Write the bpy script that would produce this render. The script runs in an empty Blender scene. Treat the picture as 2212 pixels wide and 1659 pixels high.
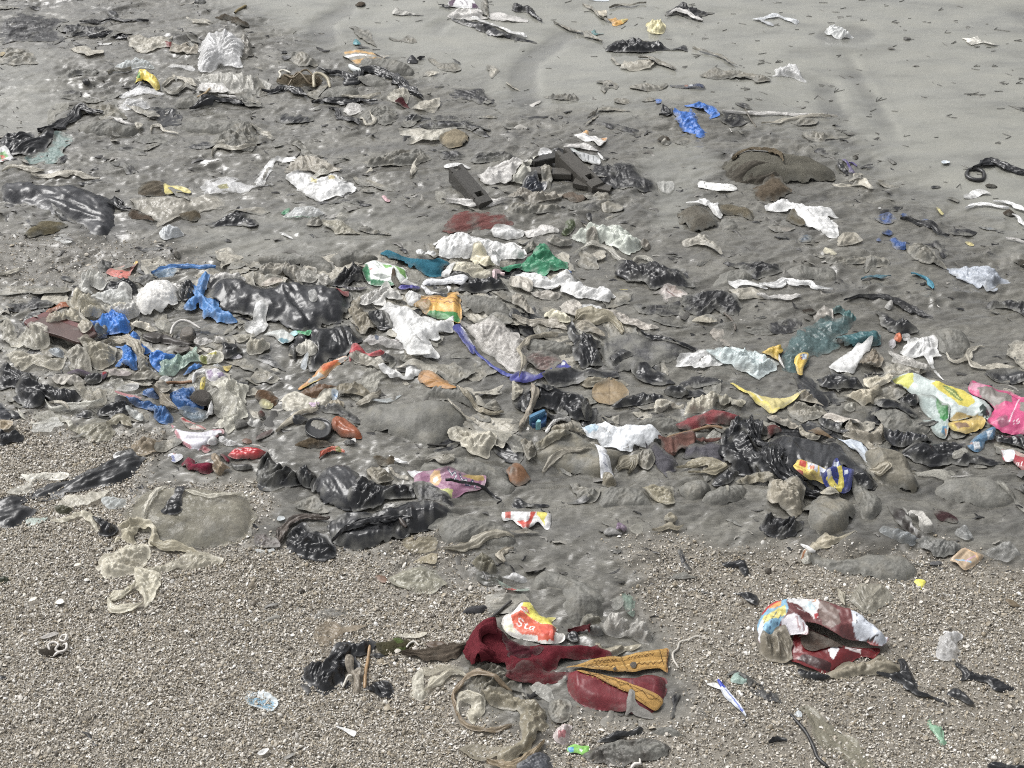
import bpy, math, random
import numpy as np
from mathutils import Vector

rng = np.random.default_rng(7)
random.seed(7)
SC = bpy.context.scene
COL = SC.collection

# ------------------------------------------------------------------ camera, sky, sun, exposure
CAM_H, PITCH, HFOV = 3.6, math.radians(37.0), math.radians(36.9)
cam_data = bpy.data.cameras.new('camera')
cam_data.sensor_fit = 'HORIZONTAL'
cam_data.angle = HFOV
cam_data.clip_start = 0.05
cam_data.clip_end = 3000
cam = bpy.data.objects.new('camera', cam_data)
cam.location = (0, 0, CAM_H)
cam.rotation_euler = (math.pi / 2 - PITCH, 0, 0)
COL.objects.link(cam)
SC.camera = cam

SUN_EL, SUN_AZ = math.radians(54), math.radians(-58)      # azimuth from +Y (away from camera), towards -X
world = bpy.data.worlds.new('World')
SC.world = world
world.use_nodes = True
wn, wl = world.node_tree.nodes, world.node_tree.links
bg = wn['Background']
sky = wn.new('ShaderNodeTexSky')
sky.sky_type = 'NISHITA'
sky.sun_disc = False
sky.sun_elevation = SUN_EL
sky.sun_rotation = SUN_AZ
sky.air_density = 1.0
sky.dust_density = 6.0
sky.ozone_density = 1.0
hs = wn.new('ShaderNodeHueSaturation')
hs.inputs['Saturation'].default_value = 0.12          # overcast: nearly grey light
wl.new(sky.outputs[0], hs.inputs['Color'])
wl.new(hs.outputs[0], bg.inputs['Color'])
bg.inputs['Strength'].default_value = 0.13

sun_data = bpy.data.lights.new('sun', 'SUN')
sun_data.energy = 1.3
sun_data.angle = math.radians(25)
sun_data.color = (1.0, 0.985, 0.96)
sun = bpy.data.objects.new('sun', sun_data)
_sd = Vector((math.sin(SUN_AZ) * math.cos(SUN_EL), math.cos(SUN_AZ) * math.cos(SUN_EL), math.sin(SUN_EL)))
sun.rotation_euler = _sd.to_track_quat('Z', 'Y').to_euler()
COL.objects.link(sun)

SC.view_settings.view_transform = 'Standard'
SC.view_settings.look = 'None'
SC.view_settings.gamma = 1.0
SC.view_settings.use_curve_mapping = False
SC.view_settings.exposure = 0.42
SC.render.engine = 'CYCLES'
SC.cycles.max_bounces = 6
SC.cycles.diffuse_bounces = 2
SC.cycles.glossy_bounces = 2
SC.cycles.transparent_max_bounces = 10
SC.cycles.use_adaptive_sampling = True
SC.cycles.adaptive_threshold = 0.02
SC.cycles.use_denoising = False
SC.cycles.filter_width = 1.1

# ------------------------------------------------------------------ helpers: picture measurements to metres on the beach
TX = math.tan(HFOV / 2)
CP, SP = math.cos(PITCH), math.sin(PITCH)

def T(tile, pts):
 """measured points (four by four enlargements of the photograph) -> sheet coordinates 2212 x 1659"""
 if isinstance(pts, str):
  pts = [[float(c) * 5 for c in p.split(',')] for p in pts.split()]
 a = np.array(pts, float)
 return a / 4.0 + np.array([553.0 * (tile % 4), 414.75 * (tile // 4)])

def ground_at(uv, z=0.0):
 uv = np.atleast_2d(np.asarray(uv, float))
 dx = (uv[:, 0] - 1106) / 1106 * TX
 dy = -(uv[:, 1] - 829.5) / 1106 * TX
 ry = CP + dy * SP
 rz = -SP + dy * CP
 t = (z - CAM_H) / rz
 return np.stack([dx * t, ry * t], 1)

def px_size(y):
 """metres covered by one sheet unit at beach distance y"""
 d = y * CP + CAM_H * SP
 return d * TX / 1106

# ------------------------------------------------------------------ noise
_perm = rng.permutation(4096)
_ang = rng.random(4096) * 2 * math.pi
_gx, _gy = np.cos(_ang), np.sin(_ang)

def gn(x, y):
 xi, yi = np.floor(x).astype(np.int64), np.floor(y).astype(np.int64)
 xf, yf = x - xi, y - yi
 u = xf * xf * xf * (xf * (xf * 6 - 15) + 10)
 v = yf * yf * yf * (yf * (yf * 6 - 15) + 10)
 def g(ix, iy, fx, fy):
  h = _perm[(_perm[ix & 4095] + iy) & 4095]
  return _gx[h] * fx + _gy[h] * fy
 a = g(xi, yi, xf, yf); b = g(xi + 1, yi, xf - 1, yf)
 c = g(xi, yi + 1, xf, yf - 1); d = g(xi + 1, yi + 1, xf - 1, yf - 1)
 return ((a + (b - a) * u) * (1 - v) + (c + (d - c) * u) * v) * 1.5

def fbm(x, y, o=3):
 r, a, s = 0, 1.0, 0
 for k in range(o):
  r = r + a * gn(x * 2 ** k + 13.7 * k, y * 2 ** k - 7.1 * k); s += a; a *= .5
 return r / s

def crumple(x, y, o=3, warp=.45):
 """sharp creases, ridges and valleys by turns, as in crushed film"""
 wx, wy = gn(x * .8 + 5, y * .8), gn(x * .8, y * .8 + 9)
 x = x + warp * wx; y = y + warp * wy
 r, a, s = 0, 1.0, 0
 for k in range(o):
  n = gn(x * 2.1 ** k + 3.3 * k, y * 2.1 ** k + 8.9 * k)
  c = 1 - 2.6 * np.sqrt(n * n + .0009)
  r = r + (a * c if k != 1 else a * (.35 - c)); s += a; a *= .55
 return r / s

def sstep(a, b, x):
 t = np.clip((x - a) / (b - a), 0, 1)
 return t * t * (3 - 2 * t)

def seg_dist(P, poly, closed=True):
 """distance of points to a polyline, nearest point, parameter"""
 A = poly; B = np.roll(poly, -1, 0)
 if not closed:
  A, B = poly[:-1], poly[1:]
 best = np.full(len(P), 1e9); near = np.zeros((len(P), 2)); par = np.zeros(len(P))
 for i in range(len(A)):
  d = B[i] - A[i]; l2 = max(d @ d, 1e-12)
  t = np.clip(((P - A[i]) @ d) / l2, 0, 1)
  q = A[i] + t[:, None] * d
  dd = ((P - q) ** 2).sum(1)
  m = dd < best
  best[m] = dd[m]; near[m] = q[m]; par[m] = i + t[m]
 return np.sqrt(best), near, par

def inside(P, poly):
 x, y = P[:, 0], P[:, 1]
 r = np.zeros(len(P), bool)
 A = poly; B = np.roll(poly, -1, 0)
 for (x1, y1), (x2, y2) in zip(A, B):
  c = (y1 > y) != (y2 > y)
  if y1 != y2:
   r ^= c & (x < (x2 - x1) * (y - y1) / (y2 - y1) + x1)
 return r

def signed(P, poly):
 d, _, _ = seg_dist(P, poly)
 return np.where(inside(P, poly), d, -d)

def spline(pts, step, closed):
 """Catmull-Rom through the points, resampled at a step"""
 P = np.asarray(pts, float); n = len(P)
 out = []
 rngi = range(n) if closed else range(n - 1)
 for i in rngi:
  p0 = P[(i - 1) % n] if closed or i > 0 else 2 * P[0] - P[1]
  p1 = P[i]; p2 = P[(i + 1) % n]
  p3 = P[(i + 2) % n] if closed or i < n - 2 else 2 * P[-1] - P[-2]
  k = max(1, int(np.linalg.norm(p2 - p1) / step))
  for t in np.arange(k) / k:
   out.append(.5 * ((2 * p1) + (p2 - p0) * t + (2 * p0 - 5 * p1 + 4 * p2 - p3) * t ** 2 + (3 * p1 - p0 - 3 * p2 + p3) * t ** 3))
 if not closed:
  out.append(P[-1])
 return np.array(out)

def lin(*c):
 """measured screen colour -> reflectance"""
 o = []
 for v in c:
  v = v / 255
  o.append(((v + .055) / 1.055) ** 2.4 if v > .04045 else v / 12.92)
 o = np.array(o); g = o @ np.array([.3, .59, .11])
 return (g + (o - g) * .80) * .92

# ------------------------------------------------------------------ the beach surface
X0, X1, Y0, Y1, CELL = -4.6, 4.6, 2.0, 10.2, 0.01
NX, NY = int(round((X1 - X0) / CELL)) + 1, int(round((Y1 - Y0) / CELL)) + 1
_rx, _ry = np.linspace(X0, X1, NX), np.linspace(Y0, Y1, NY)
RX, RY = np.meshgrid(_rx, _ry)
RP = np.stack([RX.ravel(), RY.ravel()], 1)

def blur(R, n=1):
 for _ in range(n):
  R = (R + np.roll(R, 1, 0) + np.roll(R, -1, 0)) / 3
  R = (R + np.roll(R, 1, 1) + np.roll(R, -1, 1)) / 3
 return R

def zone(s, soft, wob=.10):
 poly = ground_at(T(0, [[float(c) * 4 for c in p.split(',')] for p in s.split()]))
 d = np.kron(signed(np.stack([RX[::4, ::4].ravel(), RY[::4, ::4].ravel()], 1), poly).reshape(RX[::4, ::4].shape), np.ones((4, 4)))[:NY, :NX]
 d = blur(d, 2)
 d = d + wob * fbm(RX * 2.3, RY * 2.3, 4)
 return sstep(-soft, soft, d)

SMOOTH = np.maximum.reduce([
 zone("480,-60 2300,-60 2300,520 2212,505 2050,450 1940,400 1850,340 1790,265 1600,255 1480,205 1300,245 1130,225 960,165 820,125 700,95 600,62 520,40", .28, .25),
 .5 * zone("-40,130 70,120 130,180 100,270 0,300 -60,280", .15),
 .35 * zone("560,470 720,440 900,470 940,540 700,560 560,600 420,560 400,520", .1),
 .6 * zone("1400,330 1490,310 1560,350 1500,420 1470,500 1410,500", .06)])
GRAVEL = np.maximum.reduce([
 zone("-200,900 90,925 200,945 330,960 310,1010 280,1090 290,1150 340,1180 480,1188 600,1183 760,1200 880,1160 960,1210 860,1240 830,1290 1010,1310 1020,1400 930,1440 1010,1540 1130,1620 1180,1900 -200,1900", .11, .14),
 .80 * zone("1420,1190 1560,1220 1640,1210 1800,1180 1960,1190 2212,1250 2500,1240 2600,1900 1100,1900 1200,1600 1440,1550 1450,1400 1390,1330 1290,1290", .10, .22),
 .22 * zone("-200,510 180,515 300,540 420,575 260,640 120,655 -200,670", .14, .2),
 .55 * zone("290,1040 540,1045 550,1130 520,1170 330,1170 280,1110", .04),
 .5 * zone("1290,1180 1420,1180 1420,1280 1300,1280", .10, .3),
 .10 * zone("-200,660 120,660 120,910 -200,910", .1, .2)])
WRINK = (1 - SMOOTH) * (1 - .8 * sstep(.45, .8, GRAVEL))

def carve(s, depth, w, rim=0.0):
 """a rivulet cut by draining water"""
 line = spline(ground_at(T(0, [[float(c) * 4 for c in p.split(',')] for p in s.split()])), .03, False)
 far = w * 4 + .1
 i0, i1 = (np.clip(int((v - X0) / CELL), 0, NX) for v in (line[:, 0].min() - far, line[:, 0].max() + far))
 j0, j1 = (np.clip(int((v - Y0) / CELL), 0, NY) for v in (line[:, 1].min() - far, line[:, 1].max() + far))
 full = np.zeros(RX.shape)
 if i1 <= i0 or j1 <= j0:
  return full
 SX, SY = RX[j0:j1, i0:i1], RY[j0:j1, i0:i1]
 d, _, par = seg_dist(np.stack([SX.ravel(), SY.ravel()], 1), line[::2], False)
 d = d.reshape(SX.shape) + .02 * fbm(SX * 9, SY * 9, 2)
 par = par.reshape(SX.shape) / len(line[::2])
 k = np.sin(np.clip(par, .02, .98) * math.pi) ** .4
 z = -depth * k * np.exp(-np.clip(d / w, 0, 9) ** 2.6)
 full[j0:j1, i0:i1] = z + rim * k * np.exp(-((d - w * 1.35) / (w * .45)) ** 2)
 return full

def ground_large(x, y):
 return .035 * fbm(x * .55 + 3, y * .55, 2) + .012 * fbm(x * 2.2, y * 2.2 + 5, 3)

BASE = ground_large(RX, RY)
RIV = sum([carve(*a) for a in [
 ("762,2 735,25 695,52 700,78 704,92", .022, .075, .004),
 ("1260,55 1215,70 1170,105 1140,130 1128,165 1133,200 1150,235", .020, .085, .004),
 ("985,30 950,50 940,72", .010, .05, .003),
 ("1770,68 1810,78 1845,72", .022, .13, .006),
 ("1800,100 1830,130 1850,170 1880,215 1905,255 1925,300", .012, .06, .004),
 ("1740,165 1780,190 1790,220 1805,250 1812,270", .015, .075, .005),
 ("1440,20 1480,45 1520,55", .008, .09, .003),
 ("1420,60 1450,95 1490,110", .010, .07, .003),
 ("1700,275 1740,282 1800,300 1860,335 1910,400", .010, .07, .003),
 ("2180,0 2212,30 2240,60", .012, .10, .004),
 ("180,470 215,505 240,515 250,490", .022, .07, .0),
 ("1980,1010 2030,1020 2050,1050 2100,1070", .020, .10, .0),
]])
WET = sstep(.003, .014, -RIV)
# folds of buried film: mostly lying across the view, drawn out by the ebb
_ax, _ay = RX * .93 + RY * .36, RY * .93 - RX * .36
FOLD = (.021 * crumple(_ax * 2.6, _ay * 6.2, 3, .7) + .011 * crumple(_ax * 7 + 4, _ay * 15, 3, .6))
_patch = sstep(-.35, .35, fbm(RX * 1.7 + 8, RY * 1.7, 3))
RIPPLE = .0022 * fbm(RX * 5, RY * 9, 4) + .0016 * crumple(RX * 1.2, RY * 2.5 + RX * 1.4, 2)
LUMP = .004 * fbm(RX * 14, RY * 14, 3)
GR = BASE + .6 * RIV + WRINK * (.35 + .65 * _patch) * FOLD + SMOOTH * RIPPLE + (GRAVEL + .25) * LUMP

def samp(R, x, y):
 fx = np.clip((x - X0) / CELL, 0, NX - 1.001); fy = np.clip((y - Y0) / CELL, 0, NY - 1.001)
 i, j = fx.astype(int), fy.astype(int); a, b = fx - i, fy - j
 return (R[j, i] * (1 - a) + R[j, i + 1] * a) * (1 - b) + (R[j + 1, i] * (1 - a) + R[j + 1, i + 1] * a) * b

TOP = blur(GR, 1).copy()           # current height of whatever lies uppermost, raised as litter is laid down

# ------------------------------------------------------------------ materials
def nodes_of(name):
 m = bpy.data.materials.new(name)
 m.use_nodes = True
 nt = m.node_tree
 return m, nt.nodes, nt.links, nt.nodes['Principled BSDF']

def tex_noise(N, L, vec, scale, detail=4, rough=.6):
 n = N.new('ShaderNodeTexNoise')
 n.inputs['Scale'].default_value = scale; n.inputs['Detail'].default_value = detail; n.inputs['Roughness'].default_value = rough
 L.new(vec, n.inputs['Vector'])
 return n.outputs['Fac']

def ramp(N, L, fac, stops):
 r = N.new('ShaderNodeValToRGB')
 e = r.color_ramp.elements
 while len(e) < len(stops):
  e.new(.5)
 for k, (p, c) in enumerate(stops):
  e[k].position = p; e[k].color = (*c, 1) if len(c) == 3 else c
 L.new(fac, r.inputs['Fac'])
 return r.outputs['Color']

def mixc(N, L, fac, a, b, mode='MIX'):
 m = N.new('ShaderNodeMix'); m.data_type = 'RGBA'; m.blend_type = mode
 for s, v in ((m.inputs[0], fac), (m.inputs[6], a), (m.inputs[7], b)):
  if hasattr(v, 'links'):
   L.new(v, s)
  elif isinstance(v, (int, float)):
   s.default_value = v
  else:
   s.default_value = (*v, 1)
 return m.outputs[2]

def mathn(N, L, op, a, b=None, c=None):
 m = N.new('ShaderNodeMath'); m.operation = op
 for k, v in enumerate((a, b, c)):
  if v is None:
   continue
  if hasattr(v, 'links'):
   L.new(v, m.inputs[k])
  else:
   m.inputs[k].default_value = v
 return m.outputs[0]

def attr(N, name):
 a = N.new('ShaderNodeAttribute'); a.attribute_name = name
 return a

MUD = tuple(lin(110, 109, 102))
MUD_PALE = tuple(lin(134, 132, 123))
MUD_DARK = tuple(lin(80, 79, 74))
SAND = tuple(lin(150, 149, 141))

def silt_colour(N, L, vec):
 n = mathn(N, L, 'ADD', mathn(N, L, 'MULTIPLY', tex_noise(N, L, vec, 26, 6, .7), .6), mathn(N, L, 'MULTIPLY', tex_noise(N, L, vec, 210, 3, .8), .4))
 return ramp(N, L, n, [(.3, MUD_DARK), (.5, MUD), (.72, MUD_PALE)])

def ground_material():
 m, N, L, P = nodes_of('wet_sand_and_silt')
 tc = N.new('ShaderNodeTexCoord'); vec = tc.outputs['Object']
 sm = attr(N, 'smooth_sand').outputs['Fac']; gr = attr(N, 'gravel').outputs['Fac']
 mp = N.new('ShaderNodeMapping'); mp.inputs['Rotation'].default_value = (0, 0, -.37); mp.inputs['Scale'].default_value = (1, 2.6, 1)
 L.new(vec, mp.inputs['Vector'])
 big = tex_noise(N, L, mp.outputs[0], 2.6, 5, .6)
 fine = tex_noise(N, L, mp.outputs[0], 30, 6, .75)
 grit = tex_noise(N, L, vec, 260, 3, .8)
 mud = ramp(N, L, fine, [(.26, lin(70, 69, 64)), (.42, lin(101, 99, 92)), (.60, lin(116, 114, 106)), (.8, lin(138, 135, 124))])
 wet = ramp(N, L, big, [(.35, (.66, .66, .67)), (.62, (1.08, 1.07, 1.04))])
 mud = mixc(N, L, 1.0, mud, wet, 'MULTIPLY')
 mud = mixc(N, L, .5, mud, ramp(N, L, grit, [(.3, (.72, .72, .72)), (.5, (1, 1, 1)), (.72, (1.25, 1.24, 1.2))]), 'MULTIPLY')
 sand = ramp(N, L, big, [(.3, lin(120, 120, 113)), (.5, lin(140, 140, 131)), (.75, lin(150, 149, 138))])
 sand = mixc(N, L, .55, sand, ramp(N, L, grit, [(.3, (.6, .6, .6)), (.7, (1.25, 1.24, 1.2))]), 'MULTIPLY')
 c = mixc(N, L, sm, mud, sand)
 wt = attr(N, 'wet').outputs['Fac']
 c = mixc(N, L, wt, c, mixc(N, L, 1.0, c, (.66, .66, .67), 'MULTIPLY'))
 gcol = ramp(N, L, grit, [(.25, lin(92, 85, 74)), (.5, lin(130, 122, 108)), (.75, lin(164, 156, 142))])
 c = mixc(N, L, gr, c, gcol)
 L.new(c, P.inputs['Base Color'])
 r = ramp(N, L, big, [(.35, (.20,) * 3), (.65, (.38,) * 3)])
 r2 = mixc(N, L, gr, r, (.7, .7, .7))
 L.new(r2, P.inputs['Roughness'])
 P.inputs['Specular IOR Level'].default_value = .5
 L.new(mathn(N, L, 'MULTIPLY', mathn(N, L, 'SUBTRACT', 1.0, gr), .7), P.inputs['Coat Weight'])     # film of water
 P.inputs['Coat Roughness'].default_value = .16; P.inputs['Coat IOR'].default_value = 1.33
 b = N.new('ShaderNodeBump'); b.inputs['Strength'].default_value = .2; b.inputs['Distance'].default_value = .005
 mp2 = N.new('ShaderNodeMapping'); mp2.inputs['Rotation'].default_value = (0, 0, -.30); mp2.inputs['Scale'].default_value = (1, 4.5, 1)
 L.new(vec, mp2.inputs['Vector'])
 crease = mathn(N, L, 'ABSOLUTE', mathn(N, L, 'SUBTRACT', tex_noise(N, L, mp2.outputs[0], 7, 4, .55), .5))       # drawn-out creases of film under the silt
 crease = mathn(N, L, 'MULTIPLY', mathn(N, L, 'MINIMUM', crease, .07), -14.0)
 hsum = mathn(N, L, 'ADD', mathn(N, L, 'ADD', fine, crease), mathn(N, L, 'MULTIPLY', grit, .35))
 hh = mathn(N, L, 'MULTIPLY', hsum, mathn(N, L, 'SUBTRACT', 1.1, sm))
 L.new(hh, b.inputs['Height']); L.new(b.outputs[0], P.inputs['Normal'])
 return m

def film_material(name, rough, alpha=False, speckle=.9, bump=.35, cloth=False, translucent=0.0, spec=.5, bscale=70):
 m, N, L, P = nodes_of(name)
 tc = N.new('ShaderNodeTexCoord'); vec = tc.outputs['Object']
 col = attr(N, 'Col').outputs['Color']
 silt = attr(N, 'silt').outputs['Fac']
 fine = tex_noise(N, L, vec, 120, 5, .7)
 s2 = mathn(N, L, 'ADD', silt, mathn(N, L, 'MULTIPLY', mathn(N, L, 'SUBTRACT', fine, .5), speckle))
 s3 = N.new('ShaderNodeClamp'); L.new(mathn(N, L, 'MULTIPLY', s2, mathn(N, L, 'GREATER_THAN', silt, .004)), s3.inputs[0])
 sf = s3.outputs[0]
 speck = tex_noise(N, L, vec, 45, 4, .7)
 colv = mixc(N, L, 1.0, col, ramp(N, L, speck, [(.3, (.8, .8, .8)), (.7, (1.12, 1.12, 1.12))]), 'MULTIPLY')
 L.new(mixc(N, L, sf, colv, silt_colour(N, L, vec)), P.inputs['Base Color'])
 r = N.new('ShaderNodeMapRange'); L.new(sf, r.inputs[0]); r.inputs[3].default_value = rough; r.inputs[4].default_value = .62
 L.new(r.outputs[0], P.inputs['Roughness'])
 P.inputs['Specular IOR Level'].default_value = spec
 b = N.new('ShaderNodeBump'); b.inputs['Strength'].default_value = bump; b.inputs['Distance'].default_value = .004
 if cloth:
  wv = N.new('ShaderNodeTexWave'); wv.inputs['Scale'].default_value = 160; wv.inputs['Distortion'].default_value = 3
  L.new(vec, wv.inputs['Vector'])
  hgt = mathn(N, L, 'ADD', tex_noise(N, L, vec, 90, 4, .7), mathn(N, L, 'MULTIPLY', wv.outputs['Fac'], .35))
 else:
  w = tex_noise(N, L, vec, bscale, 3, .55)
  w2 = tex_noise(N, L, vec, bscale * .38, 2, .5)
  hgt = mathn(N, L, 'ADD', mathn(N, L, 'ABSOLUTE', mathn(N, L, 'SUBTRACT', w, .5)), mathn(N, L, 'MULTIPLY', mathn(N, L, 'ABSOLUTE', mathn(N, L, 'SUBTRACT', w2, .5)), 2.2))
 L.new(hgt, b.inputs['Height']); L.new(b.outputs[0], P.inputs['Normal'])
 out = N['Material Output']
 shader = P.outputs[0]
 if translucent:
  tr = N.new('ShaderNodeBsdfTranslucent'); L.new(colv, tr.inputs['Color']); L.new(b.outputs[0], tr.inputs['Normal'])
  mx = N.new('ShaderNodeMixShader')
  L.new(mathn(N, L, 'MULTIPLY', mathn(N, L, 'SUBTRACT', 1.0, sf), translucent), mx.inputs[0])
  L.new(shader, mx.inputs[1]); L.new(tr.outputs[0], mx.inputs[2]); shader = mx.outputs[0]
 if alpha:
  al = attr(N, 'opac').outputs['Fac']
  a2 = mathn(N, L, 'MAXIMUM', al, mathn(N, L, 'MULTIPLY', sf, .95))
  tp = N.new('ShaderNodeBsdfTransparent'); tp.inputs[0].default_value = (.96, .96, .95, 1)
  mx = N.new('ShaderNodeMixShader'); L.new(a2, mx.inputs[0]); L.new(tp.outputs[0], mx.inputs[1]); L.new(shader, mx.inputs[2]); shader = mx.outputs[0]
 L.new(shader, out.inputs['Surface'])
 return m

MATS = {
 'film': film_material('plastic_film', .42, bump=.5),
 'gloss': film_material('glossy_plastic_film', .30, speckle=.4, bump=.22, spec=.55),
 'print': film_material('printed_wrapper', .42, bump=.3),
 'clear': film_material('clear_dirty_film', .26, alpha=True, bump=.5, translucent=.25),
 'thin': film_material('thin_white_film', .42, bump=.35, translucent=.16),
 'sheer': film_material('sheer_film', .40, alpha=True, bump=.3, translucent=.15),
 'cloth': film_material('woven_cloth', .9, cloth=True, bump=.5, spec=.15),
 'rigid': film_material('hard_plastic', .42, bump=.12),
 'leaf': film_material('dead_leaf', .5, bump=.4, bscale=40),
 'mud': film_material('silt_covered_film', .55, bump=.4),
}
GROUND_MAT = ground_material()

# ------------------------------------------------------------------ mesh building
ORIGIN = {}
def new_mesh_object(name, co, faces, mat, parent=None, origin=None, attrs=None, smooth=True):
 co = np.asarray(co, float)
 if origin is None:
  origin = np.array([co[:, 0].mean(), co[:, 1].mean(), co[:, 2].min()])
 me = bpy.data.meshes.new(name)
 faces = np.asarray(faces)
 if faces.ndim == 2:
  nf, k = faces.shape
  me.vertices.add(len(co)); me.loops.add(nf * k); me.polygons.add(nf)
  me.vertices.foreach_set('co', (co - origin).astype(np.float32).ravel())
  me.loops.foreach_set('vertex_index', faces.astype(np.int32).ravel())
  me.polygons.foreach_set('loop_start', np.arange(0, nf * k, k, dtype=np.int32))
  me.update(calc_edges=True)
 else:
  me.from_pydata((co - origin).tolist(), [], [list(f) for f in faces])
 if smooth:
  me.polygons.foreach_set('use_smooth', np.ones(len(me.polygons), bool))
 for an, (ty, data) in (attrs or {}).items():
  at = me.attributes.new(an, ty, 'POINT')
  if ty == 'FLOAT_COLOR':
   d = np.ones((len(co), 4), np.float32); d[:, :3] = data
   at.data.foreach_set('color', d.ravel())
  else:
   at.data.foreach_set('value', np.asarray(data, np.float32))
 me.materials.append(mat)
 ob = bpy.data.objects.new(name, me)
 ob.location = origin
 COL.objects.link(ob)
 if parent is not None:
  ob.parent = parent
  ob.location = Vector(origin) - ORIGIN.get(parent.name, parent.location)
 ORIGIN[ob.name] = Vector(origin)
 return ob

LABELS = {}
def tag(ob, label, cat, group=None, kind=None):
 if label:
  if not group:
   assert label not in LABELS, label
  LABELS[label] = ob.name
  ob['label'] = label
 if cat:
  ob['category'] = cat
 if group:
  ob['group'] = group
 if kind:
  ob['kind'] = kind
 return ob

def thing(name, label, cat, xyz, group=None):
 e = bpy.data.objects.new(name, None)
 e.empty_display_size = .05
 e.location = xyz
 COL.objects.link(e)
 return tag(e, label, cat, group)

def raise_top(co):
 global TOP
 i = np.clip(((co[:, 0] - X0) / CELL + .5).astype(int), 1, NX - 2); j = np.clip(((co[:, 1] - Y0) / CELL + .5).astype(int), 1, NY - 2)
 np.maximum.at(TOP, (j, i), co[:, 2])
 # close pin holes between neighbouring samples
 a, b, c, d = i.min() - 1, i.max() + 2, j.min() - 1, j.max() + 2
 W = TOP[c:d, a:b]
 if W.size and W.shape[0] > 2 and W.shape[1] > 2:
  med = (W[1:-1, :-2] + W[1:-1, 2:] + W[:-2, 1:-1] + W[2:, 1:-1]) / 4
  W[1:-1, 1:-1] = np.maximum(W[1:-1, 1:-1], med)

STROKES = {  # a plain stroke alphabet for lettering printed on wrappers; each letter in a 1 x 1 box, y up
 'S': ["1,.85 .7,1 .3,1 0,.8 .15,.58 .8,.42 1,.2 .7,0 .3,0 0,.15"], 't': ["0.45,.95 .45,.2 .6,0 .9,.05", ".1,.65 .85,.65"], 'a': [".9,.6 .5,.65 .1,.5 .05,.15 .35,0 .7,.1 .9,.6 .85,.15 1,0"],
 'F': ["0,0 0,1 .9,1", "0,.52 .7,.52"], 'I': [".5,0 .5,1"], 'E': ["1,0 0,0 0,1 1,1", "0,.5 .8,.5"], 'T': [".5,0 .5,1", "0,1 1,1"], 'l': [".4,1 .4,0 .6,0"], 'e': [".1,.35 .9,.35 .8,.65 .3,.65 .05,.35 .3,0 .9,.05"],
 'r': [".2,.65 .2,0", ".2,.4 .5,.65 .85,.6"], 'x': ["0,0 .9,.65", "0,.65 .9,0"], 'O': [".5,1 .05,.75 .05,.25 .5,0 .95,.25 .95,.75 .5,1"], 'G': ["1,.8 .6,1 .1,.8 .05,.25 .5,0 .95,.2 .95,.5 .6,.5"], 'k': [".1,1 .1,0", ".8,.65 .1,.3 .85,0"],
 'n': [".1,.65 .1,0", ".1,.45 .5,.65 .85,.5 .85,0"], 'i': [".5,.65 .5,0", ".5,.85 .5,.95"], 'A': ["0,0 .5,1 1,0", ".2,.38 .8,.38"], 'o': [".5,.65 .1,.45 .1,.15 .5,0 .9,.15 .9,.45 .5,.65"], 'd': [".9,1 .9,0", ".9,.6 .4,.65 .05,.3 .4,0 .9,.1"], '-': [".1,.45 .9,.45"], 'u': [".1,.65 .1,.15 .5,0 .9,.2 .9,.65 .9,0"],
 'N': ["0,0 0,1 1,0 1,1"], 'R': ["0,0 0,1 .8,.95 .85,.6 0,.5 1,0"], 'U': ["0,1 0,.2 .5,0 1,.2 1,1"], 'L': ["0,1 0,0 .9,0"], '2': ["0,.8 .5,1 .95,.75 0,0 1,0"]}

def text_lines(s, x, y, size, ang, wf=.62):
 out = []
 ca, sa = math.cos(math.radians(ang)), math.sin(math.radians(ang))
 for k, ch in enumerate(s):
  for st in STROKES.get(ch, []):
   q = []
   for p in st.split():
    a, b = map(float, p.split(','))
    lx, ly = (k * (wf + .25) + a * wf) * size, -b * size
    q.append((x + lx * ca - ly * sa, y + lx * sa + ly * ca))
   out.append(q)
 return out

def paint(colour, flat, tile, prints, place):
 """flat print laid out on the unfolded sheet"""
 for p in prints:
  p = tuple(lin(*v) if isinstance(v, tuple) and len(v) == 3 and max(v) > 1 else v for v in p)
  if p[0] == 'p':
   poly = place(T(tile, p[1])); m = inside(flat, poly)
   colour[m] = p[2]
  elif p[0] == 'l':
   line = place(T(tile, p[1])); w = p[2] / 4 * px_size(line[:, 1].mean()) / 2
   d, _, _ = seg_dist(flat, line, False); colour[d < w] = p[3]
  elif p[0] == 't':
   _, s, x, y, size, ang, w, c = p
   for q in text_lines(s, x, y, size, ang):
    line = place(T(tile, q)); ww = w / 4 * px_size(line[:, 1].mean()) / 2
    d, _, _ = seg_dist(flat, line, False); colour[d < ww] = c
 return colour

# look presets: material, colour, silt share, wrinkle height (m), wrinkle size (m), edge lift (m)
BLK, BLK2 = lin(34, 35, 38), lin(58, 58, 59)
LOOK = {
 'blk':   ('gloss', BLK, .13, .018, .110, .006),
 'blkm':  ('film', lin(42, 42, 44), .33, .013, .055, .003),
 'mudbag': ('mud', lin(128, 124, 112), .62, .013, .065, -.004),
 'mudfilm': ('film', lin(140, 135, 121), .48, .015, .050, .006),
 'clear': ('clear', lin(200, 197, 184), .10, .011, .075, .008),
 'tan':   ('sheer', lin(186, 180, 164), .16, .012, .095, .010),
 'white': ('sheer', lin(238, 238, 236), .13, .014, .105, .010),
 'dwhite': ('sheer', lin(214, 211, 206), .15, .013, .095, .008),
 'col':   ('film', lin(128, 128, 128), .08, .014, .060, .008),
 'print': ('print', lin(220, 220, 220), .08, .008, .075, .010),
 'cloth': ('cloth', lin(92, 82, 70), .22, .014, .080, .004),
 'leaf':  ('leaf', lin(150, 100, 45), .06, .004, .060, .006),
}
_seed = [0]
AS = .8
HS = .42          # bulk of filled bags against the first estimate

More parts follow.
